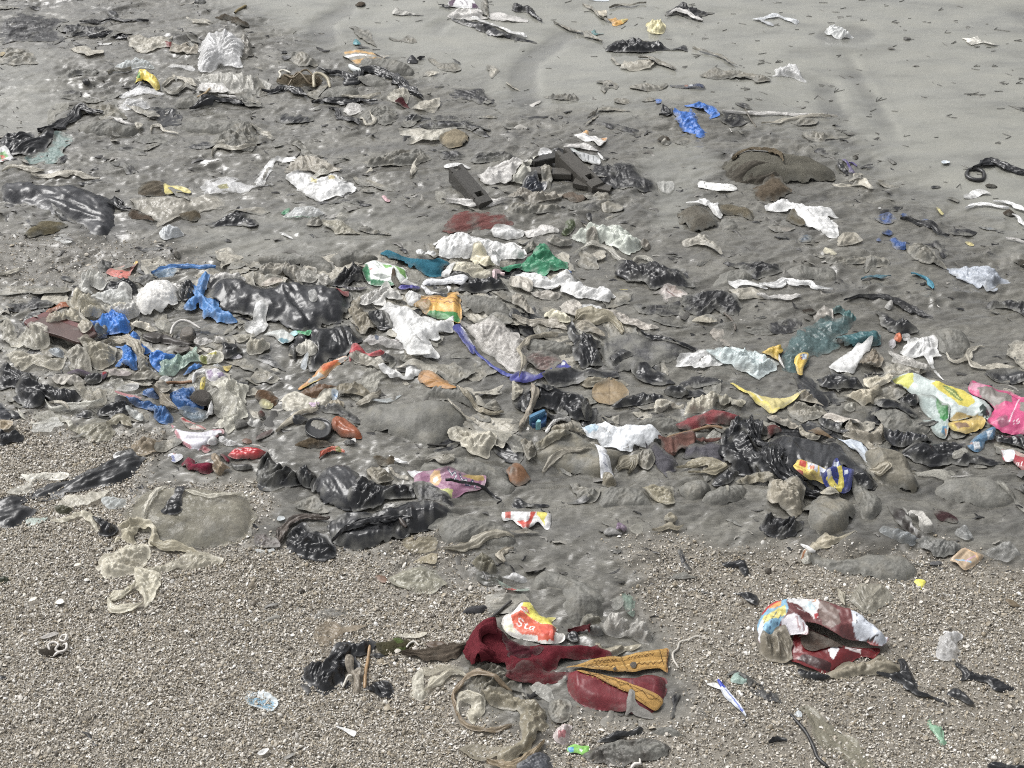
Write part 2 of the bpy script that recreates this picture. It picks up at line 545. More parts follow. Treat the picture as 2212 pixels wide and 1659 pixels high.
def f(tile, pts, look, name, cat, label, H=0.0, r=.9, pw=1.6, col=None, silt=None, amp=None, sc=None, lip=None, fold=None,
   rad=None, opac=.45, mat=None, prints=(), up=0.0, res=1.0, group=None, parent=None, jag=1.0, tops=None, sink=0.0, lean=.55, part_label=None):
 """a sheet or bag whose outline was measured in the photograph, laid on the beach with folds, bulk and dirt"""
 _seed[0] += 1; sd = _seed[0] * 7.31
 mk, c0, s0, a0, w0, l0 = LOOK[look]
 col = c0 if col is None else (lin(*col) if max(col) > 1 else np.array(col)); silt = s0 if silt is None else silt
 amp = a0 if amp is None else amp; sc = w0 if sc is None else sc; lip = l0 if lip is None else lip; mk = mat or mk
 if look in ('tan', 'clear') and c0 is not col:                # silt-bleached film is greyer and paler than a wet close look suggests
  col = np.minimum((.75 * col + .25 * col.mean()) * 1.42, .8)
 if look == 'blk':
  sc = max(sc, .085)
 amp = min(amp * AS, .24 * sc)
 uv = T(tile, pts)
 vmin, vmax = uv[:, 1].min(), uv[:, 1].max()
 g0 = ground_at(uv)
 zb = float(samp(TOP, *g0.mean(0)))
 H = min(H * HS, .30 * min(np.ptp(ground_at(uv)[:, 0]), np.ptp(ground_at(uv)[:, 1])) + .012) if H else 0.0
 hh = max(H, amp * .5)
 def place(q):
  q = np.atleast_2d(q)
  z = zb + up + lean * hh * np.clip((vmax - q[:, 1]) / max(vmax - vmin, 1), 0, 1)
  return ground_at(q, z)
 poly = place(uv)
 ps = px_size(poly[:, 1].mean())
 span = poly.max(0) - poly.min(0)
 area = span[0] * span[1]
 s = max(1.75 * ps * res, math.sqrt(area / 5200.0))
 edge = spline(poly, s * .9, True)
 jk = np.arange(len(edge)) * s * .9; js = np.full(len(edge), sd)
 nj = 1.3 * gn(jk / .17 + sd, js) + 1.0 * gn(jk / .06 + sd, js + 5) + .7 * gn(jk / .026, js + 3)
 ctr = edge.mean(0); dv = edge - ctr; dv /= np.linalg.norm(dv, axis=1)[:, None] + 1e-9
 edge = edge + dv * (nj * jag * (.4 if look in ('print', 'leaf') else 1.25) * min(.013, .06 * math.sqrt(area)))[:, None]
 lo, hi = edge.min(0) - s, edge.max(0) + s
 gx, gy = np.arange(lo[0], hi[0] + s, s), np.arange(lo[1], hi[1] + s, s)
 GX, GY = np.meshgrid(gx, gy); ny, nx = GX.shape
 cx, cy = GX[:-1, :-1] + s / 2, GY[:-1, :-1] + s / 2
 keep = inside(np.stack([cx.ravel(), cy.ravel()], 1), edge).reshape(cx.shape)
 if keep.sum() < 4:
  keep[:] = True
 idx = np.arange(ny * nx).reshape(ny, nx)
 q = np.stack([idx[:-1, :-1][keep], idx[:-1, 1:][keep], idx[1:, 1:][keep], idx[1:, :-1][keep]], 1)
 cnt = np.bincount(q.ravel(), minlength=ny * nx)
 used = np.where(cnt > 0)[0]
 remap = np.full(ny * nx, -1); remap[used] = np.arange(len(used))
 q = remap[q]
 flat = np.stack([GX.ravel()[used], GY.ravel()[used]], 1)
 d, near, par = seg_dist(flat, edge)
 if H:
  sm = spline(poly, s * 2, True)
  dg, _, _ = seg_dist(np.stack([GX.ravel(), GY.ravel()], 1), sm)
  dg = np.where(inside(np.stack([GX.ravel(), GY.ravel()], 1), sm), dg, 0).reshape(ny, nx)
  kk = max(1, int(dg.max() / s * .16))
  for _ in range(3):
   for ax in (0, 1):
    pad = np.pad(dg, [(kk, kk) if a == ax else (0, 0) for a in (0, 1)])
    cs = np.cumsum(np.insert(pad, 0, 0, axis=ax), axis=ax)
    n_ = dg.shape[ax]
    dg = (np.take(cs, np.arange(2 * kk + 1, 2 * kk + 1 + n_), axis=ax) - np.take(cs, np.arange(0, n_), axis=ax)) / (2 * kk + 1)
  dsm = np.maximum(dg.ravel()[used] - dg.max() * .10, 0) / max(dg.max() * .9, 1e-6)
 rim = cnt[used] < 4
 flat[rim] = near[rim]; d[rim] = 0
 dmax = max(d.max(), 1e-4)
 x, y = flat[:, 0], flat[:, 1]
 # wrinkles
 if rad is not None:
  c = place(T(tile, [rad]))[0]
  vx, vy = x - c[0], y - c[1]
  rr = np.hypot(vx, vy) + .01
  th = np.arctan2(vy, vx)
  k = rr.max() / sc * .9
  wr = crumple(np.cos(th) * k + sd, np.sin(th) * k + rr / sc * .35, 2, .35)
  wr = wr * np.clip(rr / (rr.max() * .35), .5, 1.3)
 elif fold is not None:
  p0 = uv.mean(0); ang = math.radians(fold)
  q2 = ground_at(np.array([p0, p0 + 30 * np.array([math.cos(ang), -math.sin(ang)])]))
  dr = q2[1] - q2[0]; dr /= np.linalg.norm(dr)
  al, ac = x * dr[0] + y * dr[1], -x * dr[1] + y * dr[0]
  wr = crumple(al / sc * .22 + sd, ac / sc * 1.1 + sd, 3, .5)
 else:
  an = sd * 1.7                                            # drapery has a grain of its own
  al, ac = x * math.cos(an) + y * math.sin(an), -x * math.sin(an) + y * math.cos(an)
  wr = crumple(al / sc * (.4 if look != 'blk' else .28) + sd, ac / sc - sd, 3)
 tide = sstep(0, .35 * dmax + .008, d)
 filled = look in ('mudbag', 'cloth', 'leaf', 'print') or r != .9
 fine = {'mudbag': .6, 'cloth': .25, 'leaf': .4, 'print': .45, 'blk': .32, 'blkm': .5}.get(look, .75)
 zz = amp * (wr * .75 + .25) * (.14 + .86 * tide)
 zz = zz + amp * fine * (.34 * crumple(x / sc * 2.6 + sd, y / sc * 2.6, 2) + .13 * crumple(x / sc * 6 - sd, y / sc * 6 + sd, 1)) * tide
 if H:
  t = np.clip(dsm / r, 0, 1)
  dome = (1 - (1 - t) ** pw) ** (1 / pw)
  if filled:
   zz = zz + H * dome * (.85 + .3 * fbm(x * 5 + sd, y * 5, 2)) - sink * (1 - dome)
  else:                                   # thin film stands in tents and valleys rather than one swell
   ts = max(.07, .42 * math.sqrt(area))
   an = sd * 2.3
   tent = crumple((x * math.cos(an) + y * math.sin(an)) / ts * .7 + sd, (y * math.cos(an) - x * math.sin(an)) / ts * 1.5, 3, .5)
   zz = zz + H * 1.25 * (.30 * dome + .95 * np.clip(tent * .8 + .25, 0, 1.2) * sstep(0, .45, dsm))
 ln = gn(x * 9 + sd, y * 9) + .35
 zz = zz + (1 - sstep(0, .018, d)) * lip * (np.clip(ln * 1.6, -.4, 1.6) if lip > 0 else 1.0)
 base = samp(BLURTOP[0], x, y) if H < .03 else np.minimum(samp(BLURTOP[0], x, y), zb + .05)
 z = base + up + np.maximum(zz, -.012 if lip < 0 or sink else .0015)
 co = np.stack([x, y, z], 1)
 # dirt
 sn = fbm(x * 16 + sd, y * 16, 4) * .5 + .5
 th = 1 - silt
 sl = np.clip((sn * .62 + .19 - th) / .22 + .5, 0, 1) if silt > 0 else np.zeros(len(x))
 inmud = 1 - np.clip(samp(GRAVEL, x, y) * 1.6, 0, 1)                # where it lies in silt, silt laps over its rim
 lap = (.008 + .05 * silt + .010 * inmud) * (1 + .8 * gn(x * 14 + sd, y * 14))
 sl = np.maximum(sl * sstep(0, .12, silt), (1 - sstep(0, 1, d / np.maximum(lap, .002))) * np.clip(silt * 1.4 + .45 * inmud, 0, .95) * sstep(-.35, .2, gn(x * 20, y * 20 + sd)))
 if parent is not None or silt < .005:
  sl = sl * .4
 cc = np.tile(col, (len(x), 1)) * (1 + .18 * fbm(x * 7 + sd, y * 7, 3))[:, None]
 if len(prints):
  cc = paint(cc, flat, tile, prints, place)
 if mk == 'sheer':
  opac = .92
 op = np.clip(opac + .30 * np.clip(wr, -1, 1) + .25 * fbm(x * 9, y * 9 + sd, 2), .10, 1)
 ob = new_mesh_object(name, co, q, MATS[mk], parent, None, {'Col': ('FLOAT_COLOR', cc), 'silt': ('FLOAT', sl), 'opac': ('FLOAT', op)})
 raise_top(co); BLURTOP[0] = local_blur(co)
 if parent is None:
  tag(ob, label, cat, group)
 elif part_label:
  ob['label'] = part_label
 return ob

BLURTOP = [blur(TOP, 1)]
def local_blur(co):
 B = BLURTOP[0]
 a, b = int((co[:, 0].min() - X0) / CELL) - 4, int((co[:, 0].max() - X0) / CELL) + 5
 c, d = int((co[:, 1].min() - Y0) / CELL) - 4, int((co[:, 1].max() - Y0) / CELL) + 5
 a, c = max(a, 0), max(c, 0); b, d = min(b, NX), min(d, NY)
 if b - a > 4 and d - c > 4:
  B[c:d, a:b] = blur(TOP[c:d, a:b], 2)
  B[c, a:b] = TOP[c, a:b]; B[d - 1, a:b] = TOP[d - 1, a:b]; B[c:d, a] = TOP[c:d, a]; B[c:d, b - 1] = TOP[c:d, b - 1]
 return B

def s(tile, pts, w, look, name, cat, label, col=None, silt=None, amp=None, hump=.012, opac=.5, mat=None, taper=.25, group=None, twist=1.0, parent=None, prints=(), fray=1.0):
 """a twisted ribbon of film or cloth along a measured line; w is its width (or widths) in the same units"""
 _seed[0] += 1; sd = _seed[0] * 7.31
 mk, c0, s0, a0, w0, l0 = LOOK[look]
 col = c0 if col is None else (lin(*col) if max(col) > 1 else np.array(col)); silt = s0 if silt is None else silt; amp = a0 if amp is None else amp; mk = mat or mk
 if look in ('tan', 'clear') and c0 is not col:
  col = np.minimum((.75 * col + .25 * col.mean()) * 1.42, .8)
 uv = T(tile, pts)
 zb = float(samp(TOP, *ground_at(uv).mean(0)))
 place = lambda q: ground_at(q, zb)
 line0 = place(uv); ps = px_size(line0[:, 1].mean())
 st = 1.7 * ps
 line = spline(line0, st, False)
 n = len(line)
 tg = np.gradient(line, axis=0); tg /= np.linalg.norm(tg, axis=1)[:, None] + 1e-9
 nm = np.stack([-tg[:, 1], tg[:, 0]], 1)
 u = np.linspace(0, 1, n)
 ws = np.atleast_1d(w).astype(float)
 wid = np.interp(u, np.linspace(0, 1, len(ws)), ws) / 4 * ps * 1.25
 hump = hump * .6
 wid = wid * (1 + .55 * fray * fbm(u * n * .09 + sd, u * 0 + sd, 3)) * np.clip(np.minimum(u, 1 - u) / max(taper, .01) * .75 + .25, .25, 1)
 m = int(np.clip(wid.max() / st, 4, 26)) + 1
 v = np.linspace(-.5, .5, m)
 U, V = np.meshgrid(u, v, indexing='ij')
 L = U * n * st
 off = V * wid[:, None] * (1 + .12 * gn(L * 24 + sd, V * 3 + sd)) + wid[:, None] * .30 * (gn(L * 16 + sd, np.sign(V) * 3 + sd) * np.abs(2 * V) ** 2 + gn(L * 7, V * 0 + sd))
 x = line[:, 0][:, None] + nm[:, 0][:, None] * off; y = line[:, 1][:, None] + nm[:, 1][:, None] * off
 fold = crumple(L * 5 + sd, V * (2.2 + wid.max() * 22) + twist * gn(L * 4, L * 0 + sd) * 1.2, 3, .4)
 hb = hump * (.5 + .8 * (gn(L * 5 + sd, V * 0 + 2) * .5 + .5)) * (1 - (2 * V) ** 2 * .8)
 z = samp(BLURTOP[0], x.ravel(), y.ravel()).reshape(x.shape) + .002 + hb + amp * np.maximum(fold * .8 + .2, -.15)
 co = np.stack([x.ravel(), y.ravel(), z.ravel()], 1)
 idx = np.arange(n * m).reshape(n, m)
 q = np.stack([idx[:-1, :-1].ravel(), idx[1:, :-1].ravel(), idx[1:, 1:].ravel(), idx[:-1, 1:].ravel()], 1)
 X, Y = x.ravel(), y.ravel()
 sn = fbm(X * 18 + sd, Y * 18, 4) * .5 + .5
 sl = (np.clip((sn * .62 + .19 - (1 - silt)) / .22 + .5, 0, 1) * sstep(0, .12, silt)) if silt else np.zeros(len(X))
 cc = np.tile(col, (len(X), 1)) * (1 + .18 * fbm(X * 9 + sd, Y * 9, 3))[:, None]
 if len(prints):
  cc = paint(cc, np.stack([X, Y], 1), tile, prints, place)
 op = np.clip((.92 if mk == 'sheer' else opac) + .28 * fold.ravel(), .1, 1)
 ob = new_mesh_object(name, co, q, MATS[mk], parent, None, {'Col': ('FLOAT_COLOR', cc), 'silt': ('FLOAT', sl), 'opac': ('FLOAT', op)})
 raise_top(co); BLURTOP[0] = local_blur(co)
 if parent is None:
  tag(ob, label, cat, group)
 return ob

def tube(tile, pts, rad, name, cat, label, col, mat='rigid', group=None, parent=None, lift=0.0, wav=.5, silt=.05, sides=6, end=1.0):
 """string, stick, straw or root; rad in metres"""
 _seed[0] += 1; sd = _seed[0] * 7.31
 uv = T(tile, pts)
 zb = float(samp(TOP, *ground_at(uv).mean(0)))
 line = spline(ground_at(uv, zb + lift * .5), max(.004, rad * 1.5), False)
 n = len(line); u = np.linspace(0, 1, n)
 z = samp(BLURTOP[0], line[:, 0], line[:, 1]) + rad * .7 + lift * np.sin(u * math.pi)
 z = z + wav * rad * gn(u * n * .12 + sd, u * 0)
 z = np.convolve(np.pad(z, 4, 'edge'), np.ones(9) / 9, 'valid')
 c = np.stack([line[:, 0], line[:, 1], z], 1)
 tg = np.gradient(c, axis=0); tg /= np.linalg.norm(tg, axis=1)[:, None] + 1e-9
 a = np.cross(tg, [0, 0, 1.0]); a /= np.linalg.norm(a, axis=1)[:, None] + 1e-9
 b = np.cross(a, tg)
 rr = rad * (1 + .15 * gn(u * n * .3 + sd, u * 0 + 1)) * np.interp(u, [0, .04, .96, 1], [.6 * end, 1, end, .5 * end])
 ring = []
 for k in range(sides):
  t = 2 * math.pi * k / sides
  ring.append(c + rr[:, None] * (math.cos(t) * a + math.sin(t) * b))
 co = np.stack(ring, 1).reshape(-1, 3)
 idx = np.arange(n * sides).reshape(n, sides); nx = np.roll(idx, -1, 1)
 q = np.stack([idx[:-1].ravel(), idx[1:].ravel(), nx[1:].ravel(), nx[:-1].ravel()], 1)
 X, Y = co[:, 0], co[:, 1]
 cc = np.tile(lin(*col), (len(co), 1)) * (1 + .25 * fbm(X * 30 + sd, Y * 30, 2))[:, None]
 ob = new_mesh_object(name, co, q, MATS[mat], parent, None, {'Col': ('FLOAT_COLOR', cc), 'silt': ('FLOAT', np.full(len(co), silt)), 'opac': ('FLOAT', np.ones(len(co)))})
 if parent is None:
  tag(ob, label, cat, group)
 return ob

def slab(tile, pts, thick, name, col, up=0.0, mat='rigid', parent=None, tilt=(0, 0), dish=0.0, silt=.15, bevel=.2, top_of=None, prints=(), wob=.02):
 """a stiff plate with real thickness, rounded rim; dish lowers its middle"""
 _seed[0] += 1; sd = _seed[0] * 7.31
 uv = T(tile, pts)
 zb = float(samp(TOP, *ground_at(uv).mean(0))) if top_of is None else top_of
 place = lambda q: ground_at(q, zb + up + thick)
 poly = place(uv)
 ed = spline(poly, .012, True); c = ed.mean(0)
 n = len(ed)
 rings = [(.985, -thick), (1.0, -thick * (1 - bevel)), (1.0, -thick * bevel), (.985, 0), (.93, 0 - dish * .6), (.8, -dish), (.6, -dish), (.4, -dish), (.2, -dish)]
 co = []
 for k, h in rings:
  p = c + (ed - c) * k
  co.append(np.column_stack([p, np.full(n, h)]))
 co = np.concatenate(co + [np.array([[c[0], c[1], -dish]])])
 fl = co[:, :2].copy()
 co[:, 2] += zb + up + thick + tilt[0] * (co[:, 0] - c[0]) + tilt[1] * (co[:, 1] - c[1]) + wob * thick * fbm(co[:, 0] * 18 + sd, co[:, 1] * 18, 2)
 faces = []
 for r_ in range(len(rings) - 1):
  for i in range(n):
   j = (i + 1) % n
   faces.append((r_ * n + i, r_ * n + j, (r_ + 1) * n + j, (r_ + 1) * n + i))
 R_ = (len(rings) - 1) * n; e = len(co) - 1
 tri = [(R_ + i, R_ + (i + 1) % n, e) for i in range(n)]
 X, Y = co[:, 0], co[:, 1]
 cc = np.tile(lin(*col), (len(co), 1)) * (1 + .2 * fbm(X * 14 + sd, Y * 14, 3))[:, None]
 if prints:
  cc = paint(cc, fl, tile, prints, place)
 sn = fbm(X * 20 + sd, Y * 20, 3) * .5 + .5
 sl = np.clip((sn * .62 + .19 - (1 - silt)) / .22 + .5, 0, 1)
 ob = new_mesh_object(name, co, np.array(faces + tri, dtype=object), MATS[mat], parent, None, {'Col': ('FLOAT_COLOR', cc), 'silt': ('FLOAT', sl), 'opac': ('FLOAT', np.ones(len(co)))})
 raise_top(co); BLURTOP[0] = local_blur(co)
 return ob

# ------------------------------------------------------------------ the ground, one sheet to the horizon
def build_ground():
 sx = .0085
 xs = np.arange(-4.2, 4.2 + 1e-6, sx)
 ys = [2.15]
 while ys[-1] < 9.9:
  ys.append(ys[-1] + .0050 + .0011 * (ys[-1] - 2.15))
 ys = np.array(ys)
 xs = np.concatenate([[-900, -300, -80, -25, -9, -5.5], xs, [5.5, 9, 25, 80, 300, 900]])
 ys = np.concatenate([[-400, -100, -30, -8, -2, .8, 1.7], ys, [11, 14, 22, 50, 150, 500, 1800]])
 GX, GY = np.meshgrid(xs, ys)
 x, y = GX.ravel(), GY.ravel()
 z = samp(GR, x, y)
 WR = samp(WRINK, x, y)
 near = (x > -4.3) & (x < 4.3) & (y > 2.1) & (y < 10)
 xn, yn = x[near], y[near]
 det = .0030 * crumple((xn * .93 + yn * .36) * 15, (yn * .93 - xn * .36) * 34, 2, .6) * WR[near] + .0010 * gn(xn * 60, yn * 60)
 z[near] += det
 far = ~near
 z[far] = ground_large(np.clip(x[far], -4.6, 4.6), np.clip(y[far], 2, 10.2))
 co = np.stack([x, y, z], 1)
 ny, nx = GX.shape
 idx = np.arange(ny * nx).reshape(ny, nx)
 q = np.stack([idx[:-1, :-1].ravel(), idx[:-1, 1:].ravel(), idx[1:, 1:].ravel(), idx[1:, :-1].ravel()], 1)
 at = {'smooth_sand': ('FLOAT', samp(SMOOTH, x, y)), 'gravel': ('FLOAT', samp(GRAVEL, x, y)), 'wet': ('FLOAT', samp(WET, x, y))}
 ob = new_mesh_object('ground', co, q, GROUND_MAT, None, np.zeros(3), at)
 ob['kind'] = 'structure'
 return ob
build_ground()
def pick(density, n):
 """random beach points with the given density raster"""
 w = density.ravel() / density.sum()
 k = rng.choice(len(w), n, p=w)
 p = RP[k] + rng.uniform(-CELL / 2, CELL / 2, (n, 2))
 return p

_inview = np.abs(RX) < (TX * (RY * CP + CAM_H * SP) * 1.12 + .25)
_inview &= (RY > 2.55) & (RY < 9.4)

# ------------------------------------------------------------------ scraps alike, half buried between the larger pieces
def buried_scraps():
 kinds = [('blkm', 'black_shred', 'small ragged black film shred half buried in the wet grey silt', 'black film shreds sunk in the silt', 70, .26, BLK),
    ('mudfilm', 'silted_scrap', 'small grey silted film scrap lying flat in the wet silt', 'grey silted film scraps', 80, .58, None),
    ('tan', 'pale_scrap', 'small pale tan film scrap creased in the wet silt', 'pale tan film scraps', 32, .4, None)]
 lay_scraps(kinds, lambda n: WRINK * _inview * (blur(TOP, 2) - GR < .012) * (.15 + sstep(-.2, .3, fbm(RX * 1.3 + n, RY * 1.3, 2))), 60, 180, .8)

def lay_scraps(kinds, density, l0, l1, flat):
 for look, name, label, group, n, silt, col in kinds:
  for x, y in pick(density(n), n):
   d = y * CP + CAM_H * SP
   u = x / (d * TX) * 1106 + 1106; v = 829.5 + (CAM_H * CP - y * SP) / (d * TX) * 1106
   L_ = rng.uniform(l0, l1) if rng.random() < .8 else rng.uniform(l1, l1 * 1.7)
   a = rng.normal(-.16, .35); w = L_ * rng.uniform(.16, .42) * flat / .8
   th = np.sort(rng.uniform(0, 6.28, 9))
   px = np.cos(th) * L_ / 2 * rng.uniform(.6, 1.15, 9); py = np.sin(th) * w / 2 * rng.uniform(.5, 1.2, 9)
   pts = np.stack([px * math.cos(a) + py * math.sin(a), py * math.cos(a) - px * math.sin(a)], 1)
   f(0, pts + np.array([u, v]) * 4, look, name, 'plastic scrap', label, silt=silt, col=col, fold=math.degrees(a) + rng.normal(0, 12), amp=.014, sc=.06, group=group)

DRIFT = np.maximum(zone("-60,600 200,585 420,575 720,570 980,520 1330,560 1360,760 1130,860 800,860 560,920 330,930 -60,890", .05), zone("800,880 1130,850 1400,800 2300,770 2300,990 1900,1050 1450,1030 1150,990 820,990", .05))
lay_scraps([('blk', 'black_film', 'black film wedged among the other litter of the dense drift', 'black film inside the drift', 60, .15, None),
   ('tan', 'tan_film', 'tan film wedged among the other litter of the dense drift', 'tan film inside the drift', 80, .2, None),
   ('clear', 'clear_film', 'clear film wedged among the other litter of the dense drift', 'clear film inside the drift', 50, .12, None),
   ('mudfilm', 'silted_film', 'grey silted film wedged among the other litter of the dense drift', 'silted film inside the drift', 90, .42, None)],
     lambda n: DRIFT * (1 - GRAVEL), 150, 360, 1.5)

# short names for the arguments used most
def brief(fn, names={'c': 'col', 'q': 'silt', 'w': 'prints', 'o': 'opac', 'g': 'fold', 'm': 'mat', 'p': 'parent'}):
 return lambda *a, **k: fn(*a, **{names.get(i, i): v for i, v in k.items()})
f, s, tube, slab = map(brief, (f, s, tube, slab))
# look, kind and category shared by many pieces
K0 = ('tan', 'film_bag', 'bag')
K1 = ('blk', 'bin_bag', 'bag')
K2 = ('tan', 'film_strip', 'plastic strip')
K3 = ('mudbag', 'silted_bag', 'bag')
K4 = ('mudfilm', 'film_bag', 'bag')
K5 = ('blkm', 'film_bag', 'bag')
K6 = ('blkm', 'bin_bag', 'bag')
K7 = ('blk', 'film_strip', 'plastic strip')
K8 = ('col', 'film_scrap', 'plastic scrap')
K9 = ('blk', 'film_scrap', 'plastic scrap')
K10 = ('mudfilm', 'film_strip', 'plastic strip')
K11 = ('mudfilm', 'film_scrap', 'plastic scrap')
K12 = ('clear', 'film_strip', 'plastic strip')
K13 = ('clear', 'clear_bag', 'bag')
K14 = ('white', 'white_bag', 'bag')
K15 = ('col', 'blue_bag', 'bag')
K16 = ('clear', 'film_scrap', 'plastic scrap')
K17 = ('mudfilm', 'silted_bag', 'bag')
K18 = ('blkm', 'film_strip', 'plastic strip')
K19 = ('dwhite', 'film_strip', 'plastic strip')
K20 = ('dwhite', 'film_scrap', 'plastic scrap')
K21 = ('clear', 'tan_bag', 'bag')
K22 = ('blkm', 'film_scrap', 'plastic scrap')
K23 = ('white', 'film_strip', 'plastic strip')
K24 = ('cloth', 'stone', 'stone')
K25 = ('dwhite', 'white_bag', 'bag')
K26 = ('white', 'film_scrap', 'plastic scrap')
K27 = ('print', 'blue_wrapper', 'wrapper')
K28 = ('cloth', 'weed_clump', 'seaweed')
K29 = ('cloth', 'brown_rag', 'cloth')
K30 = ('col', 'blue_netting', 'netting')
K31 = ('white', 'white_sheet', 'plastic sheet')
K32 = ('clear', 'pale_bag', 'bag')
K33 = ('blk', 'black_bag', 'bag')
K34 = ('mudbag', 'silted_sheet', 'bag')
K35 = ('blk', 'plastic_lump', 'plastic lump')
K36 = ('tan', 'film_scrap', 'plastic scrap')
K37 = ('cloth', 'brown_clump', 'seaweed')
K38 = ('print', 'yellow_wrapper', 'wrapper')
K39 = ('clear', 'clear_cup', 'packaging')
K40 = ('cloth', 'red_cloth', 'cloth')
K41 = ('col', 'film_strip', 'plastic strip')
K42 = ('print', 'red_packet', 'packet')
K43 = ('clear', 'white_bag', 'bag')
K44 = ('clear', 'clear_packet', 'packet')
K45 = ('clear', 'clear_film', 'plastic sheet')
K46 = ('clear', 'pale_film', 'plastic sheet')
K47 = ('cloth', 'strap', 'strap')
K48 = ('blk', 'film_sheet', 'bag')
K49 = ('clear', 'pale_gauze', 'plastic sheet')
K50 = ('clear', 'tan_net', 'netting')
K51 = ('clear', 'translucent_bag', 'bag')
K52 = ('mudfilm', 'plastic_sheet', 'plastic sheet')
K53 = ('dwhite', 'film_bag', 'bag')
K54 = ('print', 'striped_wrapper', 'wrapper')
K55 = ('white', 'torn_poster', 'plastic sheet')
K56 = ('col', 'torn_blue_bag', 'bag')
K57 = ('mudfilm', 'stone', 'stone')
K58 = ('cloth', 'dark_lump', 'debris')
K59 = ('col', 'green_scrap', 'plastic scrap')
K60 = ('white', 'white_rag', 'plastic scrap')
K61 = ('print', 'newspaper', 'newspaper')
K62 = ('clear', 'clear_sheet', 'plastic sheet')
K63 = ('print', 'white_wrapper', 'wrapper')
K64 = ('cloth', 'brown_cloth', 'cloth')
K65 = ('tan', 'knotted_film', 'bag')
K66 = ('clear', 'blue_film', 'plastic sheet')
K67 = ('print', 'orange_wrapper', 'wrapper')
K68 = ('print', 'red_wrapper', 'wrapper')
K69 = ('white', 'white_heap', 'bag')
K70 = ('tan', 'yellowish_bag', 'bag')
K71 = ('tan', 'brown_bag', 'bag')
K72 = ('print', 'yellow_packet', 'packet')
K73 = ('white', 'white_curl', 'plastic scrap')
K74 = ('clear', 'gauze_bag', 'bag')
K75 = ('cloth', 'crimson_cloth', 'cloth')
K76 = ('white', 'white_chip', 'plastic scrap')
K77 = ('col', 'moss_clump', 'seaweed')
K78 = ('clear', 'green_clear_film', 'plastic scrap')
K79 = ('clear', 'ochre_film', 'plastic sheet')
K80 = ('leaf', 'amber_scrap', 'plastic piece')
K81 = ('tan', 'gauze_bag', 'bag')
K82 = ('cloth', 'grey_cloth', 'cloth')
K83 = ('leaf', 'brown_leaf', 'leaf')
K84 = ('print', 'green_wrapper', 'wrapper')
K85 = ('tan', 'tan_bag', 'bag')
K86 = ('clear', 'tan_gauze', 'plastic sheet')
K87 = ('white', 'white_flake', 'plastic scrap')
K88 = ('clear', 'green_film', 'plastic scrap')
K89 = ('mudfilm', 'grey_pouch', 'bag')
K90 = ('clear', 'grey_gauze', 'bag')
K91 = ('blk', 'film_sheet', 'plastic strip')

# ------------------------------------------------------------------ the litter, far end of the beach first
# --- top of the slope, over to the west
f(0,"0,37 18,30 36,22 64,24 90,30 112,33 122,38 104,43 101,52 109,64 114,77 96,75 66,74 26,76 0,72",'blkm','plastic_sheet','plastic sheet','wide grey-black film sheet sprawled in the far top left corner',g=8,amp=.024)
f(0,"104,45 120,41 140,42 158,47 172,48 192,52 170,58 140,60 128,68 112,64 104,54",*K6,'small black bag humped between the top left sheet and its twisted tail',H=.035)
s(0,"126,65 152,60 172,63 192,60 212,65 224,70",60,*K7,'twisted black film tail reaching the striped silted bag at top left')
s(0,"138,39 170,38 196,34 224,40 258,41",[50,30,40,20],*K18,'thin dark film strand below the lone black lump at top left')
f(0,"186,20 200,21 204,26 202,32 194,32 187,26",*K35,'lone little black plastic lump on smooth wet sand near the top left',H=.04,r=.5,amp=.004)
f(0,"171,76 192,75 188,79 172,80",'white','paper_strip','paper','narrow clean white paper strip below the black film tail at top left',amp=.003)
f(0,"128,80 144,79 160,84 177,86 176,94 162,98 154,101 146,96 132,91 126,86",'tan','film_wrapper','wrapper','stiff khaki wrapper with a folded corner on grey silt at top left',amp=.02,sc=.12)
f(0,"0,84 16,80 36,84 56,90 64,104 62,112 40,109 18,112 0,104",*K4,'olive silted bag flattened against the left edge near the top',H=.03)
f(0,"0,91 8,92 10,96 6,99 0,98",'leaf','leaf','leaf','small yellow-brown leaf at the left edge beside the olive silted bag',c=(150,130,80))
f(0,"223,66 238,60 260,64 284,66 300,73 305,79 296,85 280,83 258,88 242,88 228,80 222,73",*K0,'crumpled striped off-white bag with a red scrap, left of the upright translucent bag',H=.03,g=-10,amp=.02,w=[('p',"286,75 298,78 296,84 288,83",(140,60,55))])
f(0,"294,90 306,79 324,74 342,73 343,94 332,98 312,95",*K0,'brown crumpled bag tucked against the upright translucent bag',H=.04,c=(150,140,120))
f(0,"418,58 430,64 436,80 434,94 422,100 412,94",*K0,'grey bag bulging behind the upright translucent bag on its far side',H=.07,c=(135,130,118))
f(0,"343,80 348,62 360,50 376,45 392,47 406,51 417,62 422,80 420,94 421,109 406,111 392,104 378,106 370,118 356,120 341,118 342,100",*K51,'large upright translucent white bag with gathered folds near the top left',H=.17,r=.75,c=(214,214,210),q=.03,amp=.035,sc=.10,o=.72,rad=(1900,480),m='clear',lean=.8)
f(0,"200,120 208,109 224,103 244,102 258,107 266,115 265,120 240,118 220,120",'clear','plastic_bowl','packaging','pale bluish clear plastic dome lying above the yellow packet',H=.05,c=(196,210,214),q=.02,o=.6,amp=.010)
f(0,"291,115 304,114 320,116 330,114 338,120 332,123 312,120 296,118",*K12,'thin clear film strip on silt just below the upright translucent bag',c=(205,206,204),o=.6)
f(0,"112,128 124,120 144,118 168,120 172,128 160,134 138,134 120,140 112,136",*K5,'low bluish-grey silted bag left of the yellow packet',H=.04,q=.62,c=(92,94,102))
f(0,"143,140 148,137 154,139 155,144 149,146 143,144",'blk','stone','stone','small dark round stone in silt left of the yellow packet',H=.03,amp=.001,m='rigid',jag=.3)
s(0,"186,132 196,124 212,126 228,124",40,*K10,'arched grey film strand touching the yellow packet',hump=.03)
